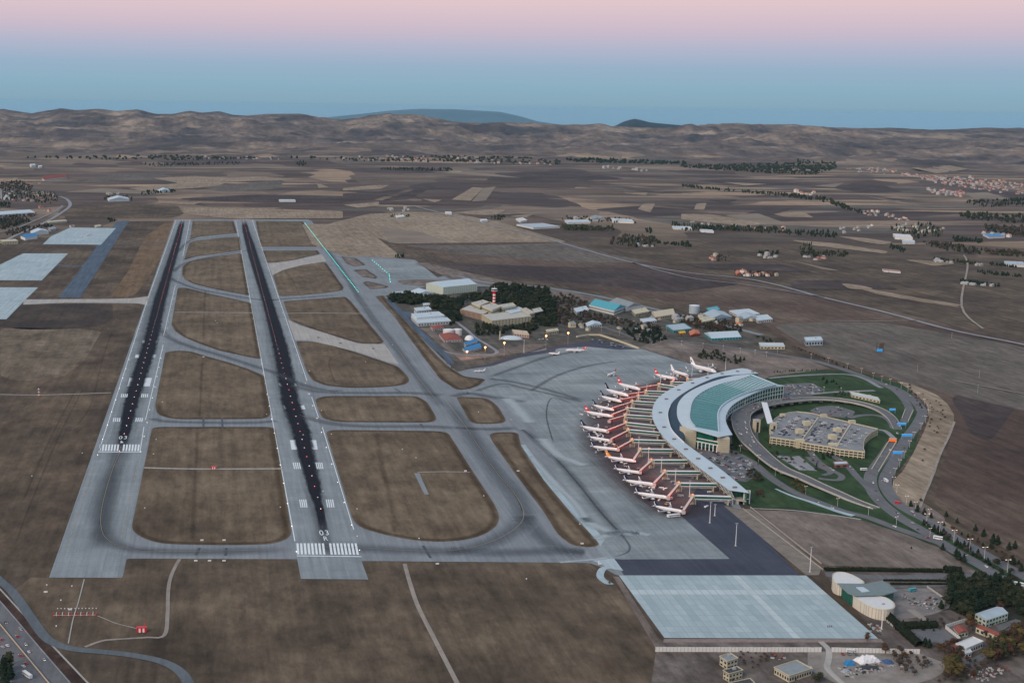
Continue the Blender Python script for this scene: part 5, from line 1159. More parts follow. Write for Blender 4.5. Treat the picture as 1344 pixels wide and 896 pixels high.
for i, (A, B, C, h, w_, r_, lab) in enumerate([
    ((829, 407), (834, 412.5), (852, 409), 6, M_CREAM, M_CREAM, 'cream depot right of the grey pitched hall'), ((855, 410), (860, 416), (886, 412), 7, M_CREAM, M_CREAM, 'cream depot between the grey hall and the water tank'),
    ((840, 419), (845, 423), (862, 421), 4, M_WWALL, M_ROOF, 'low white shed in front of the cream depots'), ((927, 404.5), (931, 409), (945, 406.5), 6, M_TURQ, M_TURQ, 'small dark teal shed behind the water tank'),
    ((921, 412), (931, 419), (961, 415.5), 5, M_BROOF, M_BROOF, 'blue white roofed store right of the water tank'), ((957, 408), (971, 414.5), (997, 412), 5, M_WWALL, M_ROOF, 'long white store at the east end of the sheds'),
    ((917, 417), (922, 423), (939, 419.5), 6, M_CREAM, M_CREAM, 'cream block in front of the blue white store'), ((966, 414), (974, 419.5), (998, 417), 4, M_CREAM, M_BROOF, 'pale blue roofed store east of the cream block'),
    ((988, 415), (995, 421), (1014, 419), 5, M_WWALL, M_ROOF, 'white hut at the very east end of the sheds'), ((874, 427), (884, 434), (908, 431.5), 5, M_TURQ, M_BROOF, 'striped pale blue hall behind the red tent'),
    ((924, 437), (934, 444), (973, 442), 5, M_TURQ, M_ROOF, 'long teal hall with white roof beside the approach road'), ((996, 450), (998, 454.5), (1030, 455), 5, M_CREAM, M_ROOF, 'long low white building beside the approach road'),
    ((1055.5, 443), (1058, 448), (1080, 447), 9, M_BROOF, M_ROOF, 'tall pale blue box shaped warehouse standing alone by the field'), ((768, 424), (771, 428), (790, 426), 4, M_WWALL, M_ROOF, 'white roofed hut above the cargo yard'),
    ((1115, 514), (1118, 518), (1155, 526), 4, M_CREAM, M_ROOF, 'long narrow white roofed pavilion on the lawn north of the loop road'), ((1094, 606.5), (1096, 610), (1113, 609), 4, M_BRICK, M_ROOF, 'red fronted kiosk building south of the multi storey car park'),
    ((904, 435), (906, 440), (919, 438), 3, M_RED, M_OROOF, 'red tent roof beside the striped pale blue hall'), ((890, 434.5), (892, 438), (900, 437), 2.5, M_ORG, mat('yellow_tent', (0.6, 0.42, 0.05), 0.6), 'yellow tent left of the red tent')]):
    bld(lab, 'shed', A, B, C, h, w_, r_, 1, 'gable' if i % 3 == 1 else 'flat', 6)
# VIP pavilion at lower right: two round ended wings and a grey middle roof
vip = thing('pavilion', 'cream pavilion with two round ended wings and a grey middle roof beside the pale apron', 'building', W(1120, 790)); o = Vector(vip.location)
M_VIP = mat('pale_render', (0.60, 0.56, 0.46), 0.8, var=0.06, scale=0.3)
def wing(px, h, zt):
    P = [p - o for p in P3(Zv(px), h)]; P = round_poly(P, 9)
    c = sum(P, Vector()) / len(P)
    b = MB(); b.prism([(c.x + (p.x - c.x) * .975, c.y + (p.y - c.y) * .975) for p in P], 0, h); w_ = b.build('wall', M_VIP, vip)
    b = MB(); b.prism([(c.x + (p.x - c.x) * .94, c.y + (p.y - c.y) * .94) for p in P], h, h + .25); b.build('roof', M_WWALL, vip)
    b = MB(); wall_run(b, P + [P[0]], h - .4, h + .5, 0.4); b.build('parapet', M_VIP, vip)
    n = len(P)
    for i in range(n):
        a_, b2 = P[i], P[(i + 1) % n]; L_ = (b2 - a_).length; k = max(1, int(L_ / 3.2))
        if (a_ + b2).y / 2 > c.y + 4: continue
        for j in range(k):
            q = a_.lerp(b2, (j + .5) / k); q = c.lerp(q, 0.98)
            unit_box('pilaster', M_CONC, (q.x, q.y, h / 2), (0.5, 0.5, h - .5), math.atan2(b2.y - a_.y, b2.x - a_.x), vip)
wing([(155, 150), (152, 118), (165, 100), (200, 96), (250, 104), (310, 130), (368, 170), (280, 176), (195, 172)], 11, 0)
wing([(262, 232), (340, 238), (478, 250), (530, 280), (545, 305), (535, 325), (485, 333), (400, 318), (330, 280)], 10, 0)
P = [p - o for p in P3(Zv([(185, 165), (360, 168), (460, 148), (500, 165), (560, 214), (480, 236), (300, 242), (250, 225)]), 12)]
b = MB(); b.prism([(p.x, p.y) for p in P], 11.2, 12); b.build('middle_roof', mat('sage_roof', (0.17, 0.22, 0.22), 0.6, var=0.1, scale=0.2), vip)
c = sum(P, Vector()) / len(P); b = MB(); b.prism([(c.x + (p.x - c.x) * .86, c.y + (p.y - c.y) * .86) for p in P], 0, 11.2); b.build('middle_wall', M_GREEN, vip)
q = [p - o for p in P3(Zv([(300, 192), (345, 190), (385, 216), (340, 222)]), 12.2)]; b = MB(); b.prism([(p.x, p.y) for p in q], 12.0, 12.6); b.build('skylight', M_ROOF, vip)
for x in (376, 392, 408):
    p = W(*Zv([(x + 3, 362)])[0]) - o; unit_box('window', M_GLASS, (p.x, p.y - .4, 4.2), (1.7, 0.8, 4.6), 0, vip)
# house cluster bottom right
bld('pale green house with light blue gabled roof in the lower right corner', 'house', (1279.8, 805), (1294.6, 813.5), (1323, 804), 7, M_GWALL, M_BROOF, 2, 'gable', 4, 'house')
bld('small cream house with dark red roof behind the curved white wall', 'house', (1251.5, 823), (1257.5, 831), (1271, 828.5), 4, M_GWALL, M_TILE, 1, 'gable', 3, 'house')
bld('long cream row with dark red roof below the light blue gabled house', 'house', (1281, 822.5), (1309, 834.5), (1316, 831.5), 5, M_YCRM, M_TILE, 1, 'gable', 4, 'house')
bld('white flat roofed garage block with dark openings among autumn trees', 'garage', (1255, 845.5), (1268, 851.5), (1290, 842.5), 5, M_WWALL, M_WWALL, 1, 'flat', 3.4, 'house')
bld('white roofed annex beside the red autumn trees', 'annex', (1262, 852), (1267, 858), (1275, 856), 3.4, M_WWALL, M_ROOF, 1, 'flat', 3.4, 'house')
bld('small house with red roof hidden in autumn trees', 'house', (1244, 846), (1250, 853.5), (1266, 851), 3.4, M_BRICK, M_TILE, 1, 'gable', 3.4, 'house')
bld('two storey cream house with grey roof by the long white wall', 'house', (945, 862), (954.5, 868.5), (968, 864.3), 6.5, M_CREAM, M_GROOF, 2, 'flat', 3.5, 'house')
bld('cream house with dark flat roof near the bottom edge', 'house', (949.5, 880.5), (957, 885), (974.5, 880), 6, M_CREAM, M_DARK, 2, 'flat', 3.5, 'house')
bld('dark roofed low house cut by the bottom edge', 'house', (957, 897), (963, 903), (990, 897), 4, M_CREAM, M_DARK, 1, 'flat', 3.5, 'house')
bld('wide cream building with grey roof and a row of windows near the bottom edge', 'house', (1016.5, 876.5), (1036, 887.5), (1065, 878), 5, M_CREAM, M_GROOF, 1, 'flat', 2.6, 'house')
bld('small white hut at the bottom of the gravel yard', 'hut', (1054, 877), (1056, 880), (1066, 879), 3, M_WWALL, M_WWALL, 1, 'flat', 3, 'hut')
# left side hangars
bld('cream hangar with green doors left of the pale apron', 'hangar', (0, 315), (4, 317.5), (24, 316.5), 9, M_CREAM, M_CREAM, 0, 'flat', 8, 'hangar', pil=mat('green_door', (0.03, 0.16, 0.08), 0.6))
bld('blue roofed hangar in the row left of the pale apron', 'hangar', (27, 309.5), (33, 312), (49, 309.5), 9, M_WWALL, M_BLUER, 0, 'gable', 8, 'hangar')
bld('white hangar with curved pale roof behind the blue one', 'hangar', (40, 303), (44, 305.5), (64, 303.5), 9, M_WWALL, M_ROOF, 0, 'gable', 8, 'hangar')
bld('grey shed beside the top corner of the pale apron', 'shed', (63, 299), (66, 301.5), (74, 300), 7, M_GREY, M_GROOF, 0)
bld('long low pale shed north of the hangars', 'shed', (62, 290.5), (64, 292), (88, 290), 5, M_CREAM, M_CREAM, 0)
bld('small yellow cream hut north of the pale apron', 'hut', (124, 296), (126, 297.5), (133, 296.5), 5, M_CREAM, M_CREAM, 0)
bld('small white red roofed hut at the edge of the pale apron', 'hut', (91, 296), (93, 297.3), (98, 296.5), 4, M_WWALL, M_TILE, 0)
bld('long pale factory roof at the left edge', 'factory', (-20, 279), (-14, 283), (46, 279), 10, M_WWALL, M_ROOF, 1, 'flat', 20, 'factory')
bld('white farm shed with pale roof behind the runway ends at left', 'shed', (141, 260), (143, 262.5), (170, 261.5), 8, M_WWALL, M_ROOF, 0, 'gable')
bld('white farm shed beyond the left runway', 'shed', (207, 249), (209, 251), (223, 250), 8, M_WWALL, M_ROOF, 0, 'gable')
bld('long white shed beyond the right runway', 'shed', (366, 262), (367, 263.5), (388, 263.5), 7, M_WWALL, M_ROOF, 0)
bld('white block of flats far left on the plain', 'flats', (39, 215.5), (41, 217), (47, 216.5), 14, M_WWALL, M_ROOF, 0)
bld('second white block of flats far left on the plain', 'flats', (50, 217.5), (51, 219), (55.5, 218.5), 12, M_WWALL, M_ROOF, 0)
bld('long red roofed farm building far left', 'barn', (55, 234), (58, 236), (88, 232.5), 8, M_WWALL, M_TILE, 1, 'gable', 25, 'barn')
for A, B, C, h, r_, lab in [((678, 294.5), (700, 299), (735, 297.5), 5, M_BROOF, 'long pale greenhouse roofs beside the far road'), ((677, 287), (683, 290.5), (692, 289), 6, M_WWALL, 'white farm building above the greenhouses'), ((741, 289), (745, 292), (775, 291.5), 6, M_ROOF, 'long white poultry shed right of the white farm'),
    ((775, 284), (777, 288), (791, 287.5), 8, M_GROOF, 'dark roofed shed behind the poultry sheds'), ((802, 287), (804, 290), (832, 291), 7, M_ROOF, 'white farm hall at the east end of the poultry sheds'), ((882, 297), (884, 299.5), (908, 300), 5, M_ROOF, 'long white shed beside the poplar row'),
    ((918, 301), (920, 303), (937, 304), 5, M_ROOF, 'second long white shed beside the poplar row'), ((1172, 307), (1175, 311), (1198, 312.5), 8, M_WWALL, 'long white factory in the right hand village'), ((1184, 315.5), (1185, 318), (1201, 318), 6, M_ROOF, 'short white factory below the long one'),
    ((1158, 353.5), (1160, 355), (1182, 357), 3.5, M_TILE, 'orange walled farm building standing alone in the fields'), ((1290, 307), (1298, 311), (1319, 310), 6, M_BLUER, 'blue roofed shed near the right edge'), ((1318, 343), (1321, 347), (1346, 348), 6, M_BROOF, 'pale blue roofed shed at the right edge'),
    ((965, 356), (967, 359.5), (973, 358.5), 5, M_OROOF, 'orange house beside the far road'), ((630, 288), (632, 290), (640, 289.5), 6, M_WWALL, 'white farmhouse left of the greenhouses'), ((584, 278), (585, 280), (593, 280), 6, M_WWALL, 'white farmhouse behind the tan field'), ((519, 283), (521, 285.5), (531, 284.5), 5, M_WWALL, 'white farmhouse by the tan field')]:
    bld(lab, 'farm building', A, B, C, h, M_WWALL if r_ is not M_OROOF else M_OROOF, r_, 0, 'gable' if r_ in (M_GROOF, M_OROOF) else 'flat', name='farm_building')

# control tower ----------------------------------------------------------
p = W(648, 410); ct = thing('control_tower', 'red and white banded control tower with flared cab above the office block', 'tower', p)
H = 50
for i in range(7):
    z0, z1 = 20 + i * 3.2, 20 + (i + 1) * 3.2; b = MB(); b.lathe([(3.0, z0), (3.0, z1)], 14); b.build('band', M_RED if i % 2 == 0 else M_WHITE, ct)
b = MB(); b.lathe([(3.0, 0), (3.0, 20)], 14); b.build('lower_shaft', M_CREAM, ct)
b = MB(); b.lathe([(3.0, 42.4), (5.6, 45.0), (6.6, 46.4)], 16); b.build('collar', M_RED, ct)
b = MB(); b.lathe([(6.9, 46.4), (6.9, 47.2)], 16); b.build('gallery', M_WHITE, ct)
b = MB(); b.lathe([(5.2, 47.2), (6.2, 50.4)], 10); b.build('cab_glass', M_GLASS, ct)
b = MB(); b.lathe([(6.6, 50.4), (6.4, 51.2), (1.5, 51.6)], 12); b.build('cab_roof', M_WHITE, ct)
b = MB(); b.lathe([(0.25, 51.6), (0.15, 57)], 6); b.build('aerial', M_WHITE, ct)
# tanks, dome, shell
def tank(label, px, py, r, h, mt=M_WWALL):
    p = W(px, py); t = thing('storage_tank', label, 'tank', p); b = MB(); b.lathe([(r, 0), (r, h)], 24); b.build('drum', mt, t)
    b = MB(); b.lathe([(r + .15, h), (r * .6, h + .8), (0.4, h + 1.2)], 24); b.build('lid', M_WHITE, t)
    b = MB(); b.box((r + .2, -1, 0), (0.4, 1.0, h)); b.build('ladder', M_GREY, t)
    for z in (h * .33, h * .66): b = MB(); b.lathe([(r + .1, z), (r + .1, z + .3)], 24); b.build('hoop', M_GREY, t)
tank('larger white storage tank, left of the pair', 588.5, 440.5, 10.5, 12); tank('smaller white storage tank, right of the pair', 600.5, 440, 8, 12)
tank('pale blue water tank standing among the eastern sheds', 911, 411, 11, 17, M_BROOF)
def dome(name, label, px, py, rx, ry, h, mt, rz=0):
    p = W(px, py); t = thing(name, label, 'dome', p, rz); b = MB(); n = 20
    for i in range(7):
        a = i / 7 * math.pi / 2
        for j in range(n): q = 2 * math.pi * j / n; b.v.append((rx * math.cos(a) * math.cos(q), ry * math.cos(a) * math.sin(q), h * math.sin(a)))
    for i in range(6):
        for j in range(n): j2 = (j + 1) % n; b.f.append((i * n + j, i * n + j2, (i + 1) * n + j2, (i + 1) * n + j)); b.mi.append(0)
    b.f.append(tuple(6 * n + j for j in range(n))); b.mi.append(0)
    b.build('shell', mt, t, smooth=True); b = MB(); b.lathe([(1, 0), (1, .6)], n); o_ = b.build('rim', M_CONC, t); o_.scale = (rx * 1.03, ry * 1.03, 1)
dome('shell_roof', 'pale ribbed shell roof beside the tall cream pylon', 671, 445, 21, 12, 7, M_ROOF, -0.2); dome('dome', 'white inflated dome behind the vivid blue hall', 616, 446, 9, 10, 9, M_WHITE)
p = W(656, 446); t = thing('pylon', 'tall slim cream pylon beside the pale shell roof', 'pylon', p); b = MB(); b.lathe([(1.3, 0), (0.9, 17)], 6); b.build('shaft', M_CREAM, t); b = MB(); b.box((0, 0, 0), (4, 4, 1)); b.build('base', M_CONC, t)
# mosque at far left
p = W(9, 262); t = thing('mosque', 'small mosque with pale dome and a slim minaret at the far left', 'mosque', p); b = MB(); b.box((0, 0, 0), (26, 26, 10)); b.build('prayer_hall', M_WWALL, t)
b = MB(); b.lathe([(11, 10), (10, 15), (6.5, 19), (0.5, 21)], 18); b.build('dome', M_BROOF, t, smooth=True); b = MB(); b.lathe([(2.2, 0), (2.2, 34), (2.9, 35), (1.6, 37), (1.3, 43), (0.1, 52)], 10); b.build('minaret', M_WWALL, t, (-24, 0, 0))
# cargo canopy: light wall strip and containers
t = thing('cargo_wall', 'long cream screen wall bent round the cargo yard', 'wall', W(800, 445)); o = Vector(t.location)
L_ = [(757, 443), (772, 440.5), (787, 440.5), (812, 448.5), (838, 458)]
for a, c in zip(L_, L_[1:]): b = MB(); b.beam(W(*a) - o + Vector((0, 0, 3.2)), W(*c) - o + Vector((0, 0, 3.2)), 3.0, 3.2); b.build('wall_section', M_CREAM, t)
# long white boundary wall, made of its panels
def panel_wall(label, a, c, h, n, mt=M_WWALL, th=0.4, name='boundary_wall'):
    A, B_ = W(*a), W(*c); t = thing(name, label, 'wall', A); o = Vector(t.location); A, B_ = A - o, B_ - o; ang = math.atan2((B_ - A).y, (B_ - A).x); L1 = (B_ - A).length
    for k in range(n):
        q = A.lerp(B_, (k + .5) / n); unit_box('panel', mt, (q.x, q.y, h / 2 + random.uniform(-.08, .08)), (L1 / n - .12, th, h), ang, t)
        e = A.lerp(B_, k / n); unit_box('post', M_CONC, (e.x, e.y, h / 2), (0.35, th + .25, h + .2), ang, t)
panel_wall('long white panel wall below the pale concrete apron', (860, 855), (1078, 855.5), 4.2, 46); panel_wall('shorter white panel wall right of the dirt track gap', (1091, 855.5), (1207, 858), 4.2, 26)
panel_wall('curved white wall run beside the small red roofed house', (1241, 824), (1269, 815), 3, 9); panel_wall('white wall run dropping south from the corner by the red roofed house', (1241, 825), (1260, 840), 3, 8)
panel_wall('pale wall between hedge and gravel south of the pavilion', (1164, 816), (1191, 838), 2, 10, M_CONC); panel_wall('low pale wall along the right side of the gravel building site', (1217, 771), (1246, 791), 2, 9, M_CONC)
panel_wall('pale fence wall down the side of the dark asphalt', (975, 668), (1080, 748), 1.4, 40, M_TAN); panel_wall('second pale fence wall parallel to the first beside the brown lot', (985, 666), (1078, 740), 1.2, 40, M_TAN)
# ---------------------------------------------------------------- trees
rt = random.Random(11)
def crown_mesh(kind, seed):
    r = random.Random(seed); b = MB()
    if kind == 'conifer': H_, lay = 1.0, [(0.0, .30, 6)]
    V = []
    def lump(c, rad, sq=1.0, n=1):
        bm = bmesh.new(); bmesh.ops.create_icosphere(bm, subdivisions=n, radius=1)
        k = len(b.v)
        for v in bm.verts:
            d = v.co.normalized(); q = rad * (0.78 + 0.44 * r.random())
            b.v.append((c[0] + d.x * q, c[1] + d.y * q, c[2] + d.z * q * sq))
        for f in bm.faces: b.f.append(tuple(k + v.index for v in f.verts)); b.mi.append(0)
        bm.free()
    def leaf(c, s):
        u = Vector((r.gauss(0, 1), r.gauss(0, 1), r.gauss(0, 1))).normalized(); w = u.cross(Vector((r.gauss(0, 1), r.gauss(0, 1), r.gauss(0, 1)))).normalized(); c = Vector(c)
        b.f.append((len(b.v), len(b.v) + 1, len(b.v) + 2)); b.mi.append(0); b.v += [tuple(c + u * s), tuple(c - u * s * .5 + w * s), tuple(c - u * s * .5 - w * s)]
    if kind == 'pine':
        for i in range(6):
            z = 0.22 + i * 0.12; rad = 0.27 * (1 - i / 7.5); lump((r.uniform(-.04, .04), r.uniform(-.04, .04), z), rad, 0.6)
        for i in range(70):
            t = r.random(); a = r.random() * 6.28; q = 0.32 * (1 - t) * (0.8 + .4 * r.random()) + .02; leaf((q * math.cos(a), q * math.sin(a), 0.15 + t * .82), .055)
    elif kind == 'poplar':
        for i in range(6): lump((r.uniform(-.02, .02), r.uniform(-.02, .02), 0.2 + i * .14), 0.10 * (1.15 - abs(i - 2) * .13), 1.2)
        for i in range(60): a = r.random() * 6.28; leaf((.13 * math.cos(a), .13 * math.sin(a), 0.12 + r.random() * .88), .05)
    else:
        for i in range(8):
            a = r.random() * 6.28; q = r.random() * .24; lump((q * math.cos(a), q * math.sin(a), .48 + r.random() * .3), .13 + r.random() * .1, .8)
        for i in range(90):
            a = r.random() * 6.28; e = r.uniform(-.6, 1.5); q = .40 * math.cos(e) * (.8 + .35 * r.random()); leaf((q * math.cos(a), q * math.sin(a), .58 + .36 * math.sin(e)), .05)
    return b
def leafm(name, c): return mat(name, c, 0.95, var=0.45, scale=0.35, spec=0.1)
LM = {'pine': leafm('pine_needles', (0.020, 0.034, 0.022)), 'round': leafm('broad_leaves', (0.034, 0.040, 0.022)), 'autumn': leafm('autumn_leaves', (0.075, 0.045, 0.024)), 'rust': leafm('rust_leaves', (0.070, 0.040, 0.028)),
      'bare': leafm('bare_twigs', (0.060, 0.046, 0.038)), 'poplar': leafm('poplar_leaves', (0.050, 0.058, 0.028)), 'yellow': leafm('yellow_leaves', (0.090, 0.072, 0.030))}
M_BARK = mat('bark', (0.06, 0.045, 0.035), 0.9)
TM = {}
for k in LM:
    shape = 'pine' if k == 'pine' else ('poplar' if k == 'poplar' else 'round')
    TM[k] = [crown_mesh(shape, 100 + i * 7).mesh('crown_' + k, LM[k]) for i in range(4)]
tb = MB(); tb.lathe([(0.035, 0), (0.024, .25), (0.010, .7)], 6)
tb.beam((0, 0, .32), (.14, .05, .55), .02, .02); tb.beam((0, 0, .36), (-.12, -.07, .58), .02, .02); TRUNK = tb.mesh('trunk', M_BARK)
NAMES = {'pine': 'pine_tree', 'round': 'broadleaf_tree', 'autumn': 'autumn_tree', 'rust': 'autumn_tree', 'bare': 'bare_tree', 'poplar': 'poplar_tree', 'yellow': 'autumn_tree'}
TREES = []                                       # (distance, x, y, height, kind, label, group, width factor)
def tree_at(p, h, kind, label, group, wf=1.0): TREES.append((math.hypot(p.x, p.y), p.x, p.y, h, kind, label, group, wf))
def px_free(x, y):
    for P in BLD:
        if inpoly(x, y, P): return False
    return True
def scatter(px, n, kinds, h, label, group, wf=1.0, m=5):
    P = [W(*p) for p in px]; PP = [(p.x, p.y) for p in P]; xs = [p[0] for p in PP]; ys = [p[1] for p in PP]; pts = []; tries = 0
    while len(pts) < n and tries < n * 40:
        tries += 1; x, y = rt.uniform(min(xs), max(xs)), rt.uniform(min(ys), max(ys))
        if not inpoly(x, y, PP) or not px_free(x, y): continue
        if any(abs(x - a) < m and abs(y - b_) < m for a, b_ in pts[-60:]): continue
        pts.append((x, y)); tree_at(Vector((x, y, 0)), h * rt.uniform(.7, 1.25), rt.choice(kinds), label, group, wf * rt.uniform(.85, 1.2))
def row(a, c, n, kinds, h, label, group, wf=1.0, jit=3):
    A, B_ = W(*a), W(*c)
    for i in range(n):
        q = A.lerp(B_, (i + rt.random() * .6) / n); tree_at(Vector((q.x + rt.uniform(-jit, jit), q.y + rt.uniform(-jit, jit), 0)), h * rt.uniform(.7, 1.2), rt.choice(kinds), label, group, wf)
# along the motorway and lower right, nearest first
for x, y, k, h in [(1237, 722, 'pine', 8), (1255, 731, 'pine', 10), (1258, 735, 'pine', 10), (1265, 737, 'pine', 8), (1195, 665, 'pine', 8), (1204, 672, 'pine', 9), (1213, 676, 'pine', 9), (1222, 680, 'pine', 7), (1212, 689, 'pine', 7), (1226, 697, 'pine', 8), (1231, 700, 'pine', 9),
                   (1238, 702, 'pine', 8), (1242, 678, 'pine', 7), (1256, 686, 'pine', 6), (1280, 697, 'pine', 8), (1291, 704, 'pine', 9), (1303, 713, 'pine', 11), (1309, 715, 'pine', 11), (1324, 722, 'pine', 9), (1332, 720, 'pine', 9), (1256, 715, 'pine', 8), (1265, 720, 'pine', 9), (1271, 722, 'pine', 9),
                   (1283, 731, 'pine', 9), (1307, 744, 'round', 9), (1327, 754, 'round', 7), (1316, 740, 'bare', 8), (1329, 741, 'pine', 10), (1340, 750, 'pine', 9), (1208.5, 659, 'round', 5), (1196, 720, 'pine', 3)]:
    tree_at(W(x, y), h, k, 'dark pine standing along the motorway verges' if k == 'pine' else 'rounded tree on the motorway verge', 'trees along the motorway', 1.15)
row((1215, 690), (1344, 770), 26, ['pine', 'bare', 'round'], 6, 'dark tree in the median strip of the motorway', 'trees along the motorway', 1.2)
row((1240, 690), (1344, 742), 18, ['bare', 'pine', 'rust'], 5, 'small tree on the outer verge of the motorway', 'trees along the motorway', 1.2)
for x, y, k, h in [(1168, 815, 'pine', 8), (1219, 850, 'pine', 8), (1214, 848, 'pine', 8)]: tree_at(W(x, y), h, k, 'dark conifer near the end of the white boundary wall', 'dark conifers by the wall', 1.3)
scatter(Zv([(810, 590), (860, 545), (940, 545), (990, 580), (960, 650), (900, 660), (830, 620)]), 12, ['autumn', 'rust', 'bare'], 7, 'orange brown autumn tree in the clump by the white garages', 'autumn trees by the white garages', 1.2)
scatter(Zv([(970, 450), (1000, 400), (1045, 420), (1030, 470)]), 4, ['yellow', 'autumn'], 9, 'yellow orange tree beside the red roofed house', 'yellow trees by the red roofed house', 1.2)
scatter(Zv([(1185, 400), (1180, 340), (1225, 330), (1215, 400)]), 3, ['rust'], 7, 'rust coloured tree in front of the light blue roofed house', 'rust trees by the blue roofed house', 1.0)
scatter(Zv([(1070, 640), (1180, 560), (1300, 500), (1344, 440), (1344, 620), (1200, 640), (1120, 690)]), 26, ['poplar', 'poplar', 'yellow', 'rust'], 12, 'slender poplar in the yellow green row at lower right', 'poplars at lower right')
scatter(Zv([(500, 600), (560, 590), (720, 640), (760, 720), (640, 760), (560, 700)]), 18, ['rust', 'bare', 'autumn'], 6, 'reddish shrub tree at the edge of the gravel yard', 'shrub trees round the gravel yard', 1.2)
scatter(Zv([(860, 700), (940, 690), (950, 760), (870, 760)]), 8, ['poplar', 'yellow'], 11, 'yellow green poplar at the bottom of the gravel yard', 'poplars by the gravel yard', 1.3)
scatter(Zv([(360, 500), (380, 500), (380, 540), (360, 540)]), 2, ['autumn'], 5, 'small orange shrub on the strip above the boundary wall', 'orange shrubs above the wall', 1.2)
scatter(Zv([(475, 580), (500, 580), (500, 620), (475, 620)]), 2, ['autumn'], 6, 'orange shrub growing against the boundary wall', 'orange shrubs above the wall', 1.2)
tree_at(W(1076, 893), 7, 'round', 'green round tree in front of the wide cream building', 'green tree by the cream building', 1.3); tree_at(W(1070, 896), 6, 'round', 'green round tree in front of the wide cream building', 'green tree by the cream building', 1.3)
scatter(zz(5.376, 850, 800, [(640, 300), (830, 310), (880, 350), (760, 420), (650, 380)]), 16, ['rust', 'autumn'], 2.4, 'low rusty shrub on the slope between the two houses', 'rusty shrubs between the houses', 1.6)
scatter([(2, 905), (2, 880), (12, 868), (17, 878), (18, 900)], 7, ['round', 'poplar', 'pine'], 13, 'green yellow tree beside the motorway in the lower left corner', 'trees in the lower left corner', 1.3)
scatter(Zv([(1020, 350), (1060, 330), (1050, 400), (1030, 420)]), 4, ['pine'], 9, 'dark conifer left of the light blue roofed house', 'conifers by the blue roofed house', 1.2)
# garden planting near the terminal
scatter(zz(6.4, 880, 540, [(640, 480), (740, 520), (770, 590), (700, 600), (640, 560)]), 14, ['round', 'bare', 'round'], 6, 'small tree beside the staff parking by the pier', 'trees by the staff parking', 1.2)
scatter(Zb([(240, 225), (350, 250), (380, 330), (270, 290)]), 7, ['yellow', 'autumn'], 6, 'yellow autumn tree on the lawn between the two roads', 'yellow trees between the roads', 1.2)
scatter(Zb([(10, 300), (90, 320), (80, 355), (20, 340)]), 5, ['rust'], 5, 'rusty tree on the lawn at the end of the pier', 'rusty trees by the pier end', 1.2)
scatter(zz(6.4, 880, 540, [(500, 290), (600, 330), (600, 380), (500, 370)]), 9, ['rust', 'round'], 5, 'reddish tree between the stone tower and the elevated road', 'trees under the elevated road', 1.2)
scatter(Zt([(560, 110), (640, 120), (660, 165), (600, 160)]), 8, ['pine'], 5, 'dark shrub tree on the lawn north of the terminal', 'shrub trees on the north lawn', 1.3)
scatter(Zt([(620, 190), (720, 190), (720, 205), (630, 208)]), 9, ['pine', 'round'], 4, 'small dark tree beside the white roofed pavilion', 'trees by the pavilion', 1.2)
scatter(Zt([(250, 540), (280, 480), (420, 500), (540, 560), (540, 610), (470, 560), (330, 560)]), 16, ['bare', 'rust', 'pine'], 4, 'low tree in the beds between the parking bays', 'trees between the parking bays', 1.3)
scatter(Zt([(560, 520), (620, 520), (620, 560), (580, 560)]), 6, ['pine'], 6, 'dark tree just south of the multi storey car park', 'trees south of the car park', 1.2)
row((1192, 506), (1211, 538), 12, ['bare', 'pine'], 4, 'small dark tree along the outer loop road', 'trees along the loop road', 1.2, 2)
scatter(Zl([(500, 200), (720, 300), (780, 420), (720, 560), (600, 690), (560, 900), (640, 560), (600, 280)]), 26, ['rust', 'bare'], 3, 'small dry shrub on the pale embankment', 'shrubs on the embankment', 1.4, 9)
scatter(Zv([(900, 640), (1000, 640), (1110, 690), (1000, 786), (800, 786)]), 30, ['bare', 'rust', 'round'], 4, 'low scrub tree on the rough ground at the bottom right', 'scrub trees at the bottom right', 1.3)
scatter(Zv([(560, 410), (700, 400), (960, 400), (860, 420), (820, 470), (640, 455)]), 16, ['pine', 'bare'], 4, 'dark shrub tree on the lawn below the building site', 'shrub trees below the building site', 1.2)
scatter(Zv([(1100, 500), (1180, 500), (1344, 430), (1400, 600), (1250, 660), (1150, 640)]), 40, ['bare', 'round', 'bare', 'poplar'], 6, 'mixed tree on the slope at the lower right edge', 'mixed trees at the lower right edge', 1.2)
# conifer wood lower right, campus and eastern woods
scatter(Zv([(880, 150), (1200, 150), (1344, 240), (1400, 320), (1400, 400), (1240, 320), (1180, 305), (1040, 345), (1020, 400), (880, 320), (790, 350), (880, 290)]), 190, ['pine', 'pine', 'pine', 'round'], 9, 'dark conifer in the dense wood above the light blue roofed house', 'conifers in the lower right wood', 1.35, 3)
CG = 'trees in the campus wood'; CLb = 'dark tree in the wood around the office block and control tower'
scatter(Zo([(65, 180), (200, 165), (330, 200), (450, 200), (600, 220), (700, 180), (640, 260), (640, 370), (560, 420), (480, 330), (350, 230), (240, 250), (80, 225)]), 420, ['pine', 'pine', 'round'], 12, CLb, CG, 1.5, 2.5)
scatter(Zo([(700, 180), (880, 150), (880, 100), (1000, 95), (1320, 130), (1400, 200), (1400, 440), (1320, 420), (1200, 400), (1220, 300), (1080, 250), (900, 230), (720, 230)]), 460, ['pine', 'pine', 'round'], 12, CLb, CG, 1.5, 2.5)
scatter(Zo([(760, 420), (820, 400), (900, 430), (1060, 430), (1200, 410), (1280, 430), (1180, 490), (1040, 440), (980, 480), (780, 500), (750, 470)]), 110, ['pine', 'round', 'pine'], 9, CLb, CG, 1.2, 4)
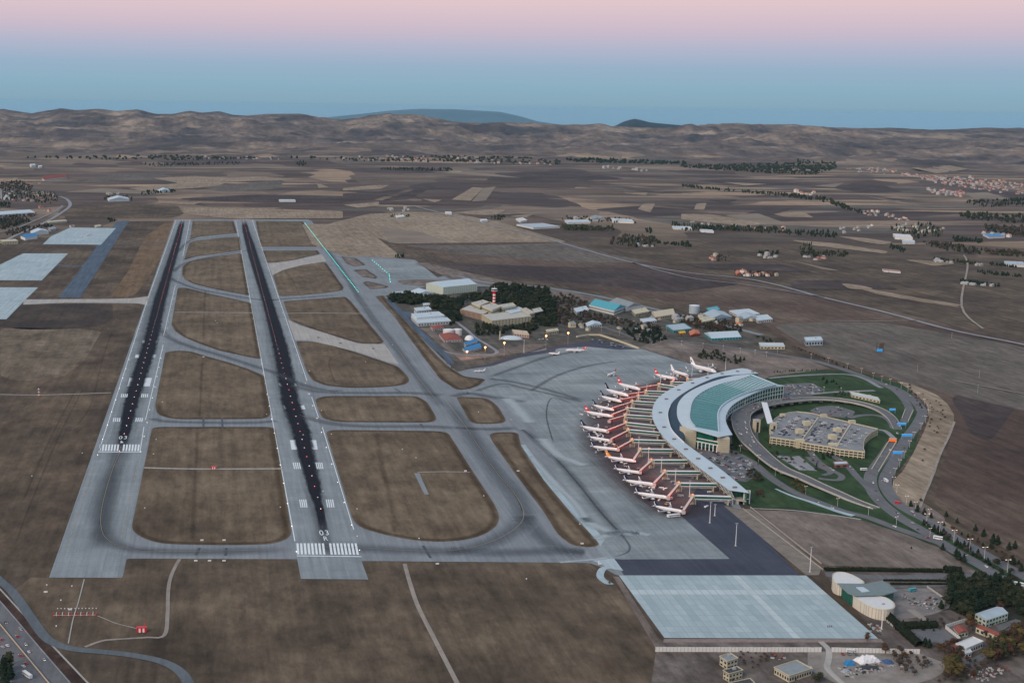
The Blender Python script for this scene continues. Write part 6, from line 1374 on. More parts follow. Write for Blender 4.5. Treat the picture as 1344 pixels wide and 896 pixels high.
scatter(Zc([(0, 30), (110, 50), (200, 95), (205, 150), (400, 190), (640, 230), (690, 280), (500, 250), (420, 240), (250, 230), (100, 240), (0, 240)]), 230, ['round', 'bare', 'pine', 'bare', 'rust'], 8, 'tree among the eastern sheds', 'trees among the eastern sheds', 1.2)
scatter(Zc([(420, 250), (640, 250), (695, 330), (600, 345), (500, 330)]), 75, ['pine'], 8, 'dark conifer in the clump above the screen wall', 'conifers above the screen wall', 1.3, 4)
scatter(Zc([(770, 170), (880, 185), (1060, 205), (1180, 250), (1150, 290), (930, 260), (860, 235), (790, 210)]), 170, ['round', 'bare', 'pine', 'rust'], 7, 'tree behind the long teal hall', 'trees behind the teal hall', 1.2)
scatter(Zc([(900, 400), (1000, 390), (1190, 440), (1190, 480), (1100, 470), (1000, 440), (900, 440)]), 40, ['pine', 'round'], 7, 'dark tree on the rough ground north of the terminal', 'trees north of the terminal', 1.3)
row((1015, 489), (1075, 486), 16, ['pine'], 4, 'small conifer in the row on bare ground north of the terminal', 'conifer row north of the terminal', 1.1, 1)
row((1040, 455), (1118, 486), 26, ['bare', 'pine'], 4, 'small tree along the approach road', 'trees along the approach road', 1.2)
scatter(Zc([(1240, 300), (1344, 320), (1400, 350), (1344, 350)]), 12, ['round', 'pine'], 6, 'tree beside the long low white building', 'trees by the long low building', 1.2)
far_t = []
def fscatter(px, n, kinds, h, wf=1.15):
    P = [W(*p) for p in px]; PP = [(p.x, p.y) for p in P]; xs = [p[0] for p in PP]; ys = [p[1] for p in PP]; k = 0; t = 0
    while k < n and t < n * 60:
        t += 1; x, y = rt.uniform(min(xs), max(xs)), rt.uniform(min(ys), max(ys))
        if inpoly(x, y, PP) and px_free(x, y): k += 1; far_t.append((x, y, h * rt.uniform(.6, 1.3), rt.choice(kinds), wf))
Z6 = lambda p: zz(3.36, 600, 200, p); Z0 = lambda p: zz(3.797, 990, 300, p); ZL = lambda p: zz(6.72, 0, 220, p)
fscatter(Z6([(455, 330), (700, 335), (700, 350), (460, 345)]), 110, ['poplar', 'round'], 13); fscatter(Z6([(670, 385), (740, 370), (880, 375), (890, 415), (780, 420), (680, 410)]), 130, ['poplar', 'bare', 'pine'], 13)
fscatter(Z6([(880, 395), (1040, 410), (1030, 418), (880, 405)]), 50, ['pine'], 9); fscatter(Z6([(930, 315), (1140, 330), (1330, 345), (1330, 352), (1140, 345), (940, 325)]), 120, ['pine', 'poplar'], 12)
fscatter(Z6([(440, 285), (760, 295), (790, 315), (480, 305)]), 70, ['pine', 'bare'], 9); fscatter(Z6([(140, 280), (215, 285), (200, 300), (150, 297)]), 25, ['pine'], 10); fscatter(Z6([(830, 340), (860, 342), (855, 358), (835, 356)]), 14, ['pine'], 12)
fscatter(Z3([(0, 488), (150, 505), (430, 525), (560, 540), (700, 590), (760, 600), (700, 600), (540, 550), (300, 523), (0, 497)]), 260, ['pine', 'round'], 14)
fscatter(Z3([(0, 655), (180, 650), (410, 660), (420, 680), (200, 668), (0, 668)]), 120, ['pine', 'round'], 12); fscatter(Z3([(415, 670), (530, 665), (620, 680), (600, 695), (420, 685)]), 70, ['pine'], 12)
fscatter(Z3([(820, 650), (980, 640), (1040, 690), (900, 700), (830, 680)]), 90, ['pine', 'poplar'], 13); fscatter(Z3([(460, 755), (660, 748), (665, 768), (480, 775)]), 60, ['pine', 'round'], 11); fscatter(Z3([(462, 722), (510, 722), (512, 748), (465, 745)]), 20, ['poplar', 'pine'], 12)
fscatter(Z3([(820, 725), (880, 740), (870, 752), (815, 735)]), 22, ['pine'], 12); fscatter(Z3([(950, 715), (1060, 720), (1180, 740), (1170, 760), (1000, 740)]), 90, ['bare', 'pine'], 12); fscatter(Z3([(1190, 745), (1344, 755), (1344, 775), (1200, 760)]), 70, ['bare', 'round'], 12)
fscatter(Z3([(0, 708), (45, 715), (40, 728), (0, 725)]), 16, ['pine'], 10); fscatter(Z3([(300, 750), (380, 752), (378, 762), (305, 760)]), 22, ['pine'], 10); fscatter(Z3([(1060, 695), (1190, 705), (1180, 715), (1070, 708)]), 60, ['pine'], 12)
fscatter(Z3([(1090, 600), (1344, 610), (1344, 640), (1100, 620)]), 130, ['pine', 'round'], 15); fscatter(Z3([(1100, 555), (1344, 545), (1344, 570), (1180, 575)]), 90, ['round', 'pine'], 15); fscatter(Z3([(1190, 650), (1344, 655), (1344, 690), (1200, 668)]), 110, ['pine', 'bare'], 14)
fscatter(Z3([(985, 775), (1180, 795), (1175, 803), (990, 785)]), 50, ['pine', 'poplar'], 10); fscatter(Z3([(1160, 825), (1344, 845), (1344, 850), (1170, 835)]), 50, ['pine'], 8); fscatter(Z3([(1200, 795), (1320, 805), (1310, 812), (1200, 800)]), 50, ['pine'], 8); fscatter(Z3([(1090, 860), (1260, 882), (1255, 888), (1095, 872)]), 50, ['pine'], 9)
fscatter(Z3([(120, 760), (190, 765), (180, 790), (130, 785)]), 22, ['pine', 'bare'], 8); fscatter(Z3([(190, 825), (260, 830), (390, 835), (380, 850), (260, 845)]), 40, ['rust', 'pine'], 8)
fscatter(Z3([(0, 412), (430, 405), (460, 392), (600, 400), (615, 425), (520, 448), (300, 440), (0, 420)]), 620, ['pine', 'pine', 'round'], 17, 2.0)
fscatter(Z2([(140, 422), (425, 424), (430, 433), (150, 428)]), 130, ['pine'], 14); fscatter(Z2([(0, 385), (500, 378), (860, 395), (850, 408), (500, 400), (0, 395)]), 260, ['pine', 'round'], 18, 2.0)
fscatter(Z2([(870, 385), (1344, 400), (1344, 408), (900, 400)]), 200, ['pine'], 20, 2.2); fscatter(Z2([(180, 605), (265, 605), (265, 615), (190, 615)]), 18, ['pine'], 8); fscatter(Z2([(205, 755), (240, 757), (240, 775), (205, 775)]), 10, ['pine'], 10)
fscatter(Z1([(0, 380), (400, 388), (800, 395), (1100, 385), (1344, 390), (1344, 382), (700, 375), (300, 378)]), 160, ['pine', 'round'], 18, 2.0); fscatter(Z1([(550, 405), (800, 400), (950, 400), (940, 408), (600, 415)]), 110, ['pine'], 14)
fscatter(Z1([(1160, 398), (1200, 398), (1200, 412), (1165, 412)]), 14, ['pine'], 22); fscatter(Z1([(545, 515), (680, 505), (690, 515), (560, 528)]), 60, ['pine'], 11); fscatter(Z1([(395, 535), (520, 530), (520, 550), (410, 550)]), 26, ['pine', 'bare'], 10)
fscatter(ZL([(0, 140), (180, 120), (300, 180), (260, 220), (0, 205)]), 150, ['pine', 'round', 'bare'], 12); fscatter(ZL([(0, 215), (480, 220), (520, 300), (440, 320), (200, 300), (0, 290)]), 200, ['pine', 'round'], 10); fscatter(ZL([(0, 455), (200, 450), (280, 475), (130, 520), (0, 560)]), 200, ['pine', 'pine', 'bare'], 10)
fscatter(ZL([(40, 575), (200, 530), (430, 510), (490, 520), (330, 545), (260, 560), (100, 605), (40, 600)]), 110, ['bare', 'pine'], 9); fscatter(ZL([(0, 310), (90, 320), (90, 355), (0, 350)]), 40, ['pine'], 10); fscatter(ZL([(950, 455), (1025, 455), (1025, 480), (955, 480)]), 14, ['pine'], 9); fscatter(ZL([(0, 400), (310, 410), (310, 440), (0, 445)]), 60, ['bare', 'pine'], 9)
TREES.sort(key=lambda t: t[0])
for i, (d, x, y, h, k, lab, grp, wf) in enumerate(TREES[:300]):
    t = thing(NAMES[k], lab, 'tree', (x, y, 0.3), rt.random() * 6.28, grp); t.scale = (h * wf, h * wf, h)
    link('crown', TM[k][i % 4], t); link('trunk', TRUNK, t)
LOW = {}
for k in LM:
    b = MB(); bm = bmesh.new(); bmesh.ops.create_icosphere(bm, subdivisions=1, radius=1); r = random.Random(3)
    pr = {'pine': (.26, .45, .55), 'poplar': (.13, .5, .55)}.get(k, (.36, .55, .42))
    for v in bm.verts:
        q = 0.75 + .5 * r.random(); tp = (1 - .55 * max(0, v.co.z)) if k == 'pine' else 1; b.v.append((v.co.x * pr[0] * q * tp, v.co.y * pr[0] * q * tp, pr[1] + v.co.z * pr[2] * q))
    for f in bm.faces: b.f.append(tuple(v.index for v in f.verts))
    bm.free(); LOW[k] = (b.v, b.f)
def merged(name, items, label, full=False):
    for k in LM:
        sel = [q for q in items if q[3] == k]
        if not sel: continue
        vs = []; fs = []
        for x, y, h, _, wf in sel:
            z0 = bend(math.hypot(x, y)); V, Fc = LOW[k]; a = rt.random() * 6.28; ca, sa = math.cos(a), math.sin(a); n = len(vs); z0 = ground_z(x, y) if math.hypot(x, y) > D0 else z0
            if full:
                me = TM[k][int(a) % 4]; V = [v.co for v in me.vertices]; Fc = [tuple(p.vertices) for p in me.polygons]
            vs += [(x + (p[0] * ca - p[1] * sa) * h * wf, y + (p[0] * sa + p[1] * ca) * h * wf, z0 + p[2] * h) for p in V]; fs += [tuple(n + q for q in f) for f in Fc]
        me = bpy.data.meshes.new(name); me.from_pydata(vs, [], fs); me.materials.append(LM[k]); me.update(); tag(link(name, me), label % {'pine': 'dark pines', 'round': 'green broadleaf trees', 'bare': 'bare brown trees', 'rust': 'rusty autumn trees', 'poplar': 'poplars', 'autumn': 'orange trees', 'yellow': 'yellow trees'}[k], 'trees', kind='stuff')
merged('wood', [(x, y, h, k, wf) for (_, x, y, h, k, _, _, wf) in TREES[300:]], 'the %s beyond the nearest ones, around campus and eastern sheds', True)
merged('far_trees', far_t, 'belts and clumps of %s scattered over the far plain')
# dark clipped hedges, lengths of box hedge with an uneven top
M_HEDGE = leafm('hedge_leaves', (0.014, 0.020, 0.012))
def hedge(label, a, c, w, h):
    A, B_ = W(*a), W(*c); t = thing('hedge', label, 'hedge', (A.x, A.y, 0)); L1 = (B_ - A).length; d = (B_ - A) / L1; s = Vector((-d.y, d.x, 0)); n = int(L1 / 1.6); b = MB(); rows = []
    for i in range(n + 1):
        q = d * (L1 * i / n); rr_ = [q + s * (u * w / 2 * rt.uniform(.85, 1.15)) + Vector((0, 0, z * h * rt.uniform(.85, 1.12))) for u, z in ((-1, 0), (-1.05, .6), (-.5, 1), (.5, 1), (1.05, .6), (1, 0))]; rows.append(len(b.v)); b.v += [tuple(p) for p in rr_]
    for i in range(n):
        for j in range(5): b.f.append((rows[i] + j, rows[i + 1] + j, rows[i + 1] + j + 1, rows[i] + j + 1)); b.mi.append(0)
    for i in range(n * 5):
        q = d * (L1 * rt.random()) + s * rt.uniform(-.6, .6) * w + Vector((0, 0, h * rt.uniform(.5, 1.15))); u = Vector((rt.gauss(0, 1), rt.gauss(0, 1), rt.gauss(0, 1))).normalized() * .6; v = u.cross(Vector((0, 0.3, 1))).normalized() * .5
        b.face([q + u, q - u * .5 + v, q - u * .5 - v])
    o_ = b.build('foliage', M_HEDGE, t)
hedge('long black green hedge along the top of the pavilion grounds', Zv([(105, 88)])[0], Zv([(835, 98)])[0], 4, 3.5)
hedge('short hedge block continuing right of the long hedge', Zv([(845, 95)])[0], Zv([(955, 102)])[0], 8, 6)
hedge('thin hedge line above the gravel building site', Zv([(470, 152)])[0], Zv([(940, 156)])[0], 2, 1.8); hedge('second thin hedge line closer to the gravel building site', Zv([(515, 174)])[0], Zv([(880, 176)])[0], 2, 1.8)
hedge('dark hedge running down right of the round ended wing', Zv([(505, 390)])[0], Zv([(700, 565)])[0], 8, 5); hedge('dark hedge across the ground below the round ended wing', Zv([(545, 445)])[0], Zv([(800, 437)])[0], 8, 5)
def dry(px, z=.5, w=10, m=None): ribbon('dirt_road', path(Zv(px), 0, 3), w, m or M_DIRT, z)
dry([(110, 112), (500, 132), (900, 122), (1100, 128)], .32, 13, M_ROAD); dry([(520, 190), (800, 183), (980, 160)], .33, 5, M_ROAD); dry([(540, 402), (700, 405), (850, 398)], .33, 5, G_YARD); dry([(640, 330), (720, 390), (740, 405)], .34, 7, M_DIRT)
dry([(80, 530), (130, 580), (130, 640), (120, 690), (160, 740), (230, 800)], .5, 5, M_TAN); area('yard', Zv([(590, 460), (820, 440), (940, 520), (860, 540), (650, 520)]), M_ROAD, .34)
area('yard', Zv([(1165, 430), (1290, 390), (1400, 420), (1400, 500), (1250, 500)]), M_ROAD, .34); area('yard', Zv([(940, 680), (1100, 590), (1180, 580), (1060, 660), (960, 720)]), M_ROAD, .34); area('verge', [(872, 838.5), (1156, 838.5), (1160, 843), (870, 843)], mat('pink_gravel', (0.24, 0.19, 0.17), .9, var=.2, scale=.2), .32)
area('verge', Z8([(1195, 690), (1215, 690), (1344, 890), (1400, 960), (1344, 940)]), G_BARE, .3)

# ---------------------------------------------------------------- houses of the far villages
def house_mesh(wall, roof, L, w, h):
    b = MB(); b.prism([(-L / 2, -w / 2), (L / 2, -w / 2), (L / 2, w / 2), (-L / 2, w / 2)], 0, h, wall); k = len(b.v); e = .5
    b.v += [(-L / 2 - e, -w / 2 - e, h), (L / 2 + e, -w / 2 - e, h), (L / 2 + e, w / 2 + e, h), (-L / 2 - e, w / 2 + e, h), (-L / 2 + w * .2, 0, h + w * .28), (L / 2 - w * .2, 0, h + w * .28)]
    for f in ((0, 1, 5, 4), (1, 2, 5), (2, 3, 4, 5), (3, 0, 4), (3, 2, 1, 0)): b.f.append(tuple(k + q for q in f)); b.mi.append(b.m(roof))
    for x in (-L * .3, 0, L * .3): b.box((x, -w / 2 - .05, h * .45), (1.4, .2, h * .3), M_GLASS)
    b.box((L * .2, w * .1, h + w * .1), (1, 1, w * .3), wall); return b
HM = {}
M_DULL = mat('dull_plaster', (0.40, 0.39, 0.37), .85, var=.2, scale=.02); M_DROOF = mat('dull_pale_roof', (0.33, 0.36, 0.38), .7, var=.2, scale=.02)
for n_, wl, rf in (('white_tile', M_DULL, M_TILE), ('white_pale', M_DULL, M_DROOF), ('pink_tile', M_PINK, M_TILE), ('white_orange', M_WWALL, M_OROOF), ('grey', M_CREAM, M_GROOF)):
    HM[n_] = [house_mesh(wl, rf, 13, 9, 6).mesh('house_' + n_), house_mesh(wl, rf, 20, 10, 5).mesh('house_' + n_), house_mesh(wl, rf, 15, 12, 11).mesh('house_' + n_)]
HS = []
def village(px, n, kinds, label, group, s=1.0, flats=False):
    P = [W(*p) for p in px]; PP = [(p.x, p.y) for p in P]; xs = [p[0] for p in PP]; ys = [p[1] for p in PP]; k = t = 0
    while k < n and t < n * 80:
        t += 1; x, y = rt.uniform(min(xs), max(xs)), rt.uniform(min(ys), max(ys))
        if inpoly(x, y, PP): k += 1; HS.append((math.hypot(x, y), x, y, rt.choice(kinds), 2 if flats else rt.choice((0, 0, 1, 2)), s * rt.uniform(.5, .95), label, group))
village(Z3([(620, 422), (800, 418), (900, 445), (860, 452), (700, 438)]), 40, ['white_tile', 'white_pale', 'pink_tile'], 'small house in the village at the foot of the right hand hills', 'houses of the hill foot village', 1.4)
village(Z3([(850, 440), (1000, 452), (1180, 462), (1344, 480), (1344, 530), (1230, 515), (1000, 480)]), 190, ['white_tile', 'white_pale', 'pink_tile', 'white_tile'], 'small house in the large village spreading to the right edge', 'houses of the large right hand village', 1.5)
village(Z3([(960, 505), (1110, 515), (1115, 535), (1000, 525)]), 42, ['white_pale', 'pink_tile'], 'pale block in the compact estate before the large village', 'blocks of the compact estate', 1.3, True)
village(Z3([(450, 515), (540, 518), (540, 533), (455, 528)]), 9, ['white_orange'], 'orange roofed house in the row on the low ridge', 'orange roofed houses on the ridge', 1.6)
village(Z3([(640, 578), (760, 592), (900, 615), (890, 628), (700, 600)]), 26, ['white_orange', 'white_tile', 'grey'], 'house strung along the country road at right', 'houses along the country road')
village(Z3([(820, 645), (960, 640), (1050, 660), (1000, 680), (850, 668)]), 22, ['white_pale', 'grey'], 'house among trees above the long white factory', 'houses above the white factory'); village(Z3([(600, 655), (700, 655), (760, 645), (740, 665), (620, 685)]), 12, ['white_pale', 'white_orange'], 'white house in the hamlet left of the factory', 'houses of the hamlet')
village(Z3([(480, 768), (600, 772), (590, 785), (500, 780)]), 8, ['white_pale', 'pink_tile'], 'house in the farmstead with the dark tree belt', 'houses of the tree belt farmstead'); village(Z3([(300, 762), (380, 765), (370, 775), (310, 775)]), 5, ['white_pale'], 'white house of the small lone farm', 'houses of the lone farm')
village(Z3([(100, 765), (180, 770), (170, 790), (110, 782)]), 7, ['grey', 'pink_tile'], 'house in the farm cluster above the diagonal road', 'houses above the diagonal road'); village(Z3([(210, 825), (390, 838), (370, 855), (230, 845)]), 12, ['grey', 'white_orange'], 'house beside the diagonal road', 'houses beside the diagonal road')
village(Z3([(990, 782), (1180, 800), (1170, 806), (1000, 792)]), 10, ['white_pale'], 'white house in the poplar lined farm row', 'houses of the poplar farm row'); village(Z3([(1100, 868), (1230, 880), (1225, 886), (1110, 876)]), 6, ['white_pale'], 'white house in the last farm row at right', 'houses of the last farm row')
village(Z3([(0, 628), (60, 632), (320, 650), (420, 655), (400, 668), (120, 655), (0, 640)]), 16, ['white_pale', 'grey', 'white_orange'], 'low house beside the dark tree belt', 'houses beside the tree belt'); village(Z3([(1180, 675), (1300, 685), (1290, 700), (1190, 690)]), 8, ['white_pale', 'white_orange'], 'house beside the blue roofed shed', 'houses by the blue shed')
village(Z2([(0, 382), (500, 375), (600, 392), (860, 405), (850, 412), (500, 402), (0, 392)]), 80, ['white_tile', 'white_pale', 'pink_tile'], 'tiny house in the long village below the central hills', 'houses of the long far village', 1.6)
village(Z2([(1000, 418), (1090, 420), (1090, 428), (1010, 428)]), 8, ['white_pale'], 'tiny white house right of the long far village', 'tiny houses right of the far village', 1.8); village(Z2([(1140, 428), (1195, 430), (1190, 436), (1150, 434)]), 5, ['white_pale'], 'tiny white shed far out on the plain', 'tiny sheds on the plain', 2)
village(Z6([(470, 300), (640, 292), (780, 300), (775, 312), (600, 310), (480, 310)]), 14, ['grey', 'white_pale'], 'farm building behind the greenhouses', 'farm buildings behind the greenhouses', 1.2); village(Z6([(790, 408), (880, 412), (870, 422), (800, 420)]), 6, ['pink_tile', 'white_pale'], 'house at the foot of the poplar wood', 'houses by the poplar wood')
village(Z2([(150, 580), (260, 582), (255, 592), (160, 590)]), 7, ['white_pale'], 'small house behind the tan field', 'houses behind the tan field'); village(ZL([(0, 100), (180, 95), (390, 140), (380, 170), (200, 170), (0, 180)]), 22, ['white_tile', 'grey', 'pink_tile'], 'house in the left hand village above the mosque', 'houses above the mosque', 1.0)
village(ZL([(0, 215), (480, 215), (510, 300), (440, 310), (230, 300), (0, 290)]), 48, ['grey', 'white_pale', 'white_tile', 'pink_tile'], 'house in the left hand village beside the bend of the road', 'houses by the bend of the road'); village(ZL([(920, 225), (1080, 225), (1080, 240), (930, 242)]), 8, ['grey'], 'farm house above the white farm shed', 'farm houses above the shed')
village(ZL([(320, 340), (470, 365), (460, 400), (330, 380)]), 5, ['pink_tile', 'white_tile'], 'red roofed house beside the left hand road', 'red roofed houses by the road'); village(Z1([(780, 375), (1100, 378), (1090, 388), (800, 386)]), 16, ['white_tile', 'white_pale'], 'tiny house far across the plain beyond the runways', 'tiny houses beyond the runways', 1.7)
village(Zc([(480, 150), (640, 175), (860, 160), (1050, 190), (1250, 170), (1300, 215), (1100, 235), (900, 225), (680, 210), (500, 190)]), 26, ['white_pale', 'grey', 'white_pale', 'white_orange'], 'small shed packed between the larger eastern sheds', 'small sheds between the larger eastern ones', 1.0)
village(Zc([(60, 215), (330, 250), (520, 240), (640, 250), (600, 270), (420, 262), (200, 262), (60, 245)]), 9, ['white_pale', 'grey'], 'small hut among the trees above the cargo yard', 'small huts above the cargo yard', .9)
HS.sort(key=lambda t: t[0])
for d, x, y, k, v, s, lab, grp in HS[:300]:
    o_ = link('village_house', HM[k][v], None, (x, y, ground_z(x, y) + 0.1), rt.choice((0.3, 0.5, 1.9, 2.1)) + rt.uniform(-.15, .15)); o_.scale = (s,) * 3; tag(o_, lab, 'house', grp)
vs = []; fs = []; mi = []; mats_ = []
for d, x, y, k, v, s, lab, grp in HS[300:]:
    me = HM[k][v]; n = len(vs); a = rt.uniform(0, 3); ca, sa = math.cos(a), math.sin(a); z0 = ground_z(x, y); loc = []
    for m_ in me.materials:
        if m_ not in mats_: mats_.append(m_)
    vs += [(x + (q.co.x * ca - q.co.y * sa) * s, y + (q.co.x * sa + q.co.y * ca) * s, z0 + q.co.z * s) for q in me.vertices]
    for p in me.polygons: fs.append(tuple(n + q for q in p.vertices)); mi.append(mats_.index(me.materials[p.material_index]))
me = bpy.data.meshes.new('far_houses'); me.from_pydata(vs, [], fs); [me.materials.append(m_) for m_ in mats_]; me.polygons.foreach_set('material_index', mi); me.update()
tag(link('far_houses', me), 'the farthest tiny houses of the villages below the hills', 'houses', kind='stuff')

# ---------------------------------------------------------------- cars
CARM = [mat('car_' + n_, c, .3, spec=.6) for n_, c in (('white', (.75, .76, .78)), ('silver', (.42, .44, .46)), ('black', (.02, .02, .025)), ('blue', (.03, .06, .16)), ('red', (.35, .02, .02)), ('grey', (.16, .17, .18)))]
M_TL = mat('tail_light', (1, .05, .03), .5, emit=(1, .05, .03), stre=1.5); M_HL = mat('head_light', (1, .95, .8), .5, emit=(1, .9, .75), stre=2); M_TYRE = mat('tyre', (.015, .015, .015), .9)
def car_mesh(cm, lit=False):
    b = MB()
    def loft(secs, m_):                                   # (x, half width, z low, z high) sections
        k = len(b.v); i_ = b.m(m_)
        for x, w, z0, z1 in secs: b.v += [(x, -w, z0), (x, w, z0), (x, w * .92, z1), (x, -w * .92, z1)]
        for q in range(len(secs) - 1):
            for j in range(4): b.f.append((k + q * 4 + j, k + q * 4 + (j + 1) % 4, k + q * 4 + 4 + (j + 1) % 4, k + q * 4 + 4 + j)); b.mi.append(i_)
        b.f.append((k + 3, k + 2, k + 1, k)); b.mi.append(i_); e = k + (len(secs) - 1) * 4; b.f.append((e, e + 1, e + 2, e + 3)); b.mi.append(i_)
    loft([(-2.2, .75, .35, .85), (-1.9, .86, .25, .95), (1.0, .88, .25, .92), (1.9, .85, .25, .8), (2.2, .72, .35, .65)], cm)
    loft([(-1.75, .72, .9, .95), (-1.2, .74, .9, 1.38), (.2, .74, .88, 1.42), (1.0, .74, .85, .93)], M_GLASS); loft([(-1.15, .66, 1.38, 1.43), (-.5, .68, 1.4, 1.47), (.15, .66, 1.41, 1.45)], cm)
    for sx in (-1.35, 1.35):
        for sy in (-.8, .8): b.box((sx, sy, 0), (.62, .2, .62), M_TYRE)
    if lit: [b.box((2.18, s_, .5), (.16, .3, .2), M_HL) for s_ in (-.6, .6)]; [b.box((-2.18, s_, .55), (.16, .25, .15), M_TL) for s_ in (-.6, .6)]
    return b
CM = [car_mesh(c).mesh('car_body') for c in CARM]; CML = [car_mesh(c, True).mesh('car_body') for c in CARM]
CN = ['white', 'silver', 'black', 'dark blue', 'red', 'grey']; CARS = []
def car(p, z, a, label, grp, lit=False, w=None):
    k = w if w is not None else rt.choice((0, 0, 0, 0, 1, 1, 1, 1, 2, 2, 2, 3, 3, 4, 5, 5, 5)); CARS.append((p, z, a, k, label, grp, lit))
def park(px, direc, lab, grp, fill=.75, z=.5, zp=0, lane=(2.6, 5.4, 6.5), mx=99):
    P = [W(x, y, zp) for x, y in px]; PP = [(p.x, p.y) for p in P]; d = (W(*direc[1]) - W(*direc[0])).normalized(); s = Vector((-d.y, d.x, 0)); c = sum(P, Vector()) / len(P); R_ = max((p - c).length for p in P); k = 0; v = -R_
    cand = []
    while v < R_:
        for off in (0, lane[1]):
            u = -R_
            while u < R_:
                q = c + d * u + s * (v + off); u += lane[0]
                if inpoly(q.x, q.y, PP) and rt.random() < fill: cand.append(q)
        v += 2 * lane[1] + lane[2]
    rt.shuffle(cand)
    for q in cand[:mx]: car(q, z + zp, math.atan2(s.y, s.x) + rt.choice((0, math.pi)) + rt.uniform(-.04, .04), lab, grp)
park(zz(6.4, 880, 540, [(240, 350), (330, 335), (480, 355), (640, 405), (700, 455), (680, 550), (640, 590), (520, 570), (400, 475), (310, 405)]), ((925, 600), (980, 632)), '%s car parked in the staff car park behind the pier', 'cars in the staff car park', .8, mx=86)
park(Z9([(300, 105), (310, 40), (560, 28), (670, 85), (550, 135), (300, 140)]), ((1030, 508), (1070, 506)), '%s car parked in the lot north east of the terminal hall', 'cars in the north east lot', .8, mx=50)
GL = '%s car parked on the roof of the multi storey car park'
for a, c, n in (((1029, 572), (1046, 547), 16), ((1052, 577), (1069, 549), 16), ((1060, 579), (1077, 551), 16), ((1075, 581), (1094, 554), 16), ((1095, 584), (1111, 556), 12), ((1110, 586), (1128, 562), 10), ((1018, 557), (1028, 545), 10), ((1013, 571), (1015, 559), 8), ((1024, 570), (1040, 550), 18), ((1034, 573), (1050, 546), 18), ((1045, 572), (1060, 548), 14), ((1064, 579), (1083, 553), 18), ((1068, 578), (1088, 552), 12), ((1086, 582), (1102, 558), 14), ((1103, 584), (1120, 562), 8), ((1122, 580), (1140, 566), 4)):
    for i in range(n):
        if rt.random() < .95:
            t = (i + .3) / n; p = W(a[0] + (c[0] - a[0]) * t + rt.uniform(-1.3, 1.3), a[1] + (c[1] - a[1]) * t, 9); car(p, 9.0, rt.uniform(-.2, .2) + rt.choice((0, 3.14)), GL, 'cars on the car park roof')
def oncurve(px, n, w, lab, grp, z=.6, zs=None, lit=True):
    P = path(px, zs or 0, 6); 
    for i in range(n):
        k = int((i + rt.random()) / n * (len(P) - 2)); d = (P[k + 1] - P[k]).normalized(); s = Vector((-d.y, d.x, 0)); side = rt.choice((-1, 1)); p = P[k].lerp(P[k + 1], rt.random()) + s * side * w * rt.uniform(.5, 1)
        car(p, (p.z if zs else 0) + z, math.atan2(d.y, d.x) + (math.pi if rt.random() < .5 else 0), lab, grp, lit)
oncurve(RA[4:], 14, 3.5, '%s car driving on the outer loop road', 'cars on the outer loop road'); oncurve(RB2, 13, 3.5, '%s car driving on the inner approach road', 'cars on the inner approach road'); oncurve(RC, 7, 3, '%s car on the lower exit road', 'cars on the lower exit road')
oncurve([(972, 552), (974, 563), (982, 577), (993, 588)], 22, 7, '%s car stopped on the elevated terminal forecourt', 'cars on the forecourt', .1, [8, 8, 8, 7.5]); oncurve([(974, 543), (984, 536), (1000, 530.5), (1020, 526.5), (1043, 524)], 20, 7, '%s car stopped on the curved approach north of the skybridge', 'cars on the curved approach', .1, [8, 8, 8, 8, 8])
oncurve([(1062, 590), (1067, 598), (1075.6, 607), (1089, 616), (1101, 622)], 7, 2, '%s car on the hairpin ramp', 'cars on the hairpin ramp')
park(Z9([(210, 728), (330, 742), (595, 878), (445, 874)]), ((1020, 598), (1050, 615)), '%s car in the parking bays south of the car park', 'cars in the parking bays', .5, mx=16)
park(Z9([(560, 295), (620, 258), (760, 243), (870, 268), (960, 300), (900, 360), (700, 342)]), ((1070, 540), (1110, 546)), '%s car on the round lot behind the car park', 'cars on the round lot', .3, mx=18)
oncurve([(1160, 541), (1171, 551), (1178, 563), (1182, 575)], 9, 4, '%s car at the toll lanes by the blue signs', 'cars at the toll lanes'); oncurve([(1083, 593), (1109, 608.6), (1124, 625)], 4, 2, '%s car on the road past the kiosk', 'cars on the kiosk road')
for x, y, k in ((2, 840, 4), (23, 836, 4), (4, 850, 1), (10, 848, 0), (27, 861, 4), (34, 871, 4), (31, 875, 0), (-4, 860, 0)): car(W(x, y), .35, 2.15 + rt.uniform(-.05, .05), '%s car on the motorway in the lower left corner, at column ' + str(x), 'cars near the lower left barrier', True, k)
park(Zv([(540, 270), (700, 220), (860, 280), (760, 330)]), ((1180, 780), (1230, 790)), '%s vehicle parked on the gravel building site', 'vehicles on the building site', .25, mx=12)
park(Zv([(200, 590), (300, 590), (300, 615), (220, 615)]), ((1100, 856), (1120, 856)), '%s car parked beside the white boundary wall', 'cars by the boundary wall', .5, mx=3)
park(Zc([(170, 300), (330, 330), (460, 372), (330, 360)]), ((770, 447), (830, 458)), '%s vehicle parked in the cargo yard', 'vehicles in the cargo yard', .7, mx=22)
park(Zo([(1230, 520), (1344, 515), (1344, 540), (1240, 545)]), ((700, 447), (720, 446)), '%s car parked below the orange lamps', 'cars below the orange lamps', .8, mx=10)
oncurve([(6, 808), (34, 842), (58, 872)], 6, 4, '%s car on the far carriageway of the lower left motorway', 'cars on the far carriageway', .35)
CARS.sort(key=lambda c: math.hypot(c[0].x, c[0].y))
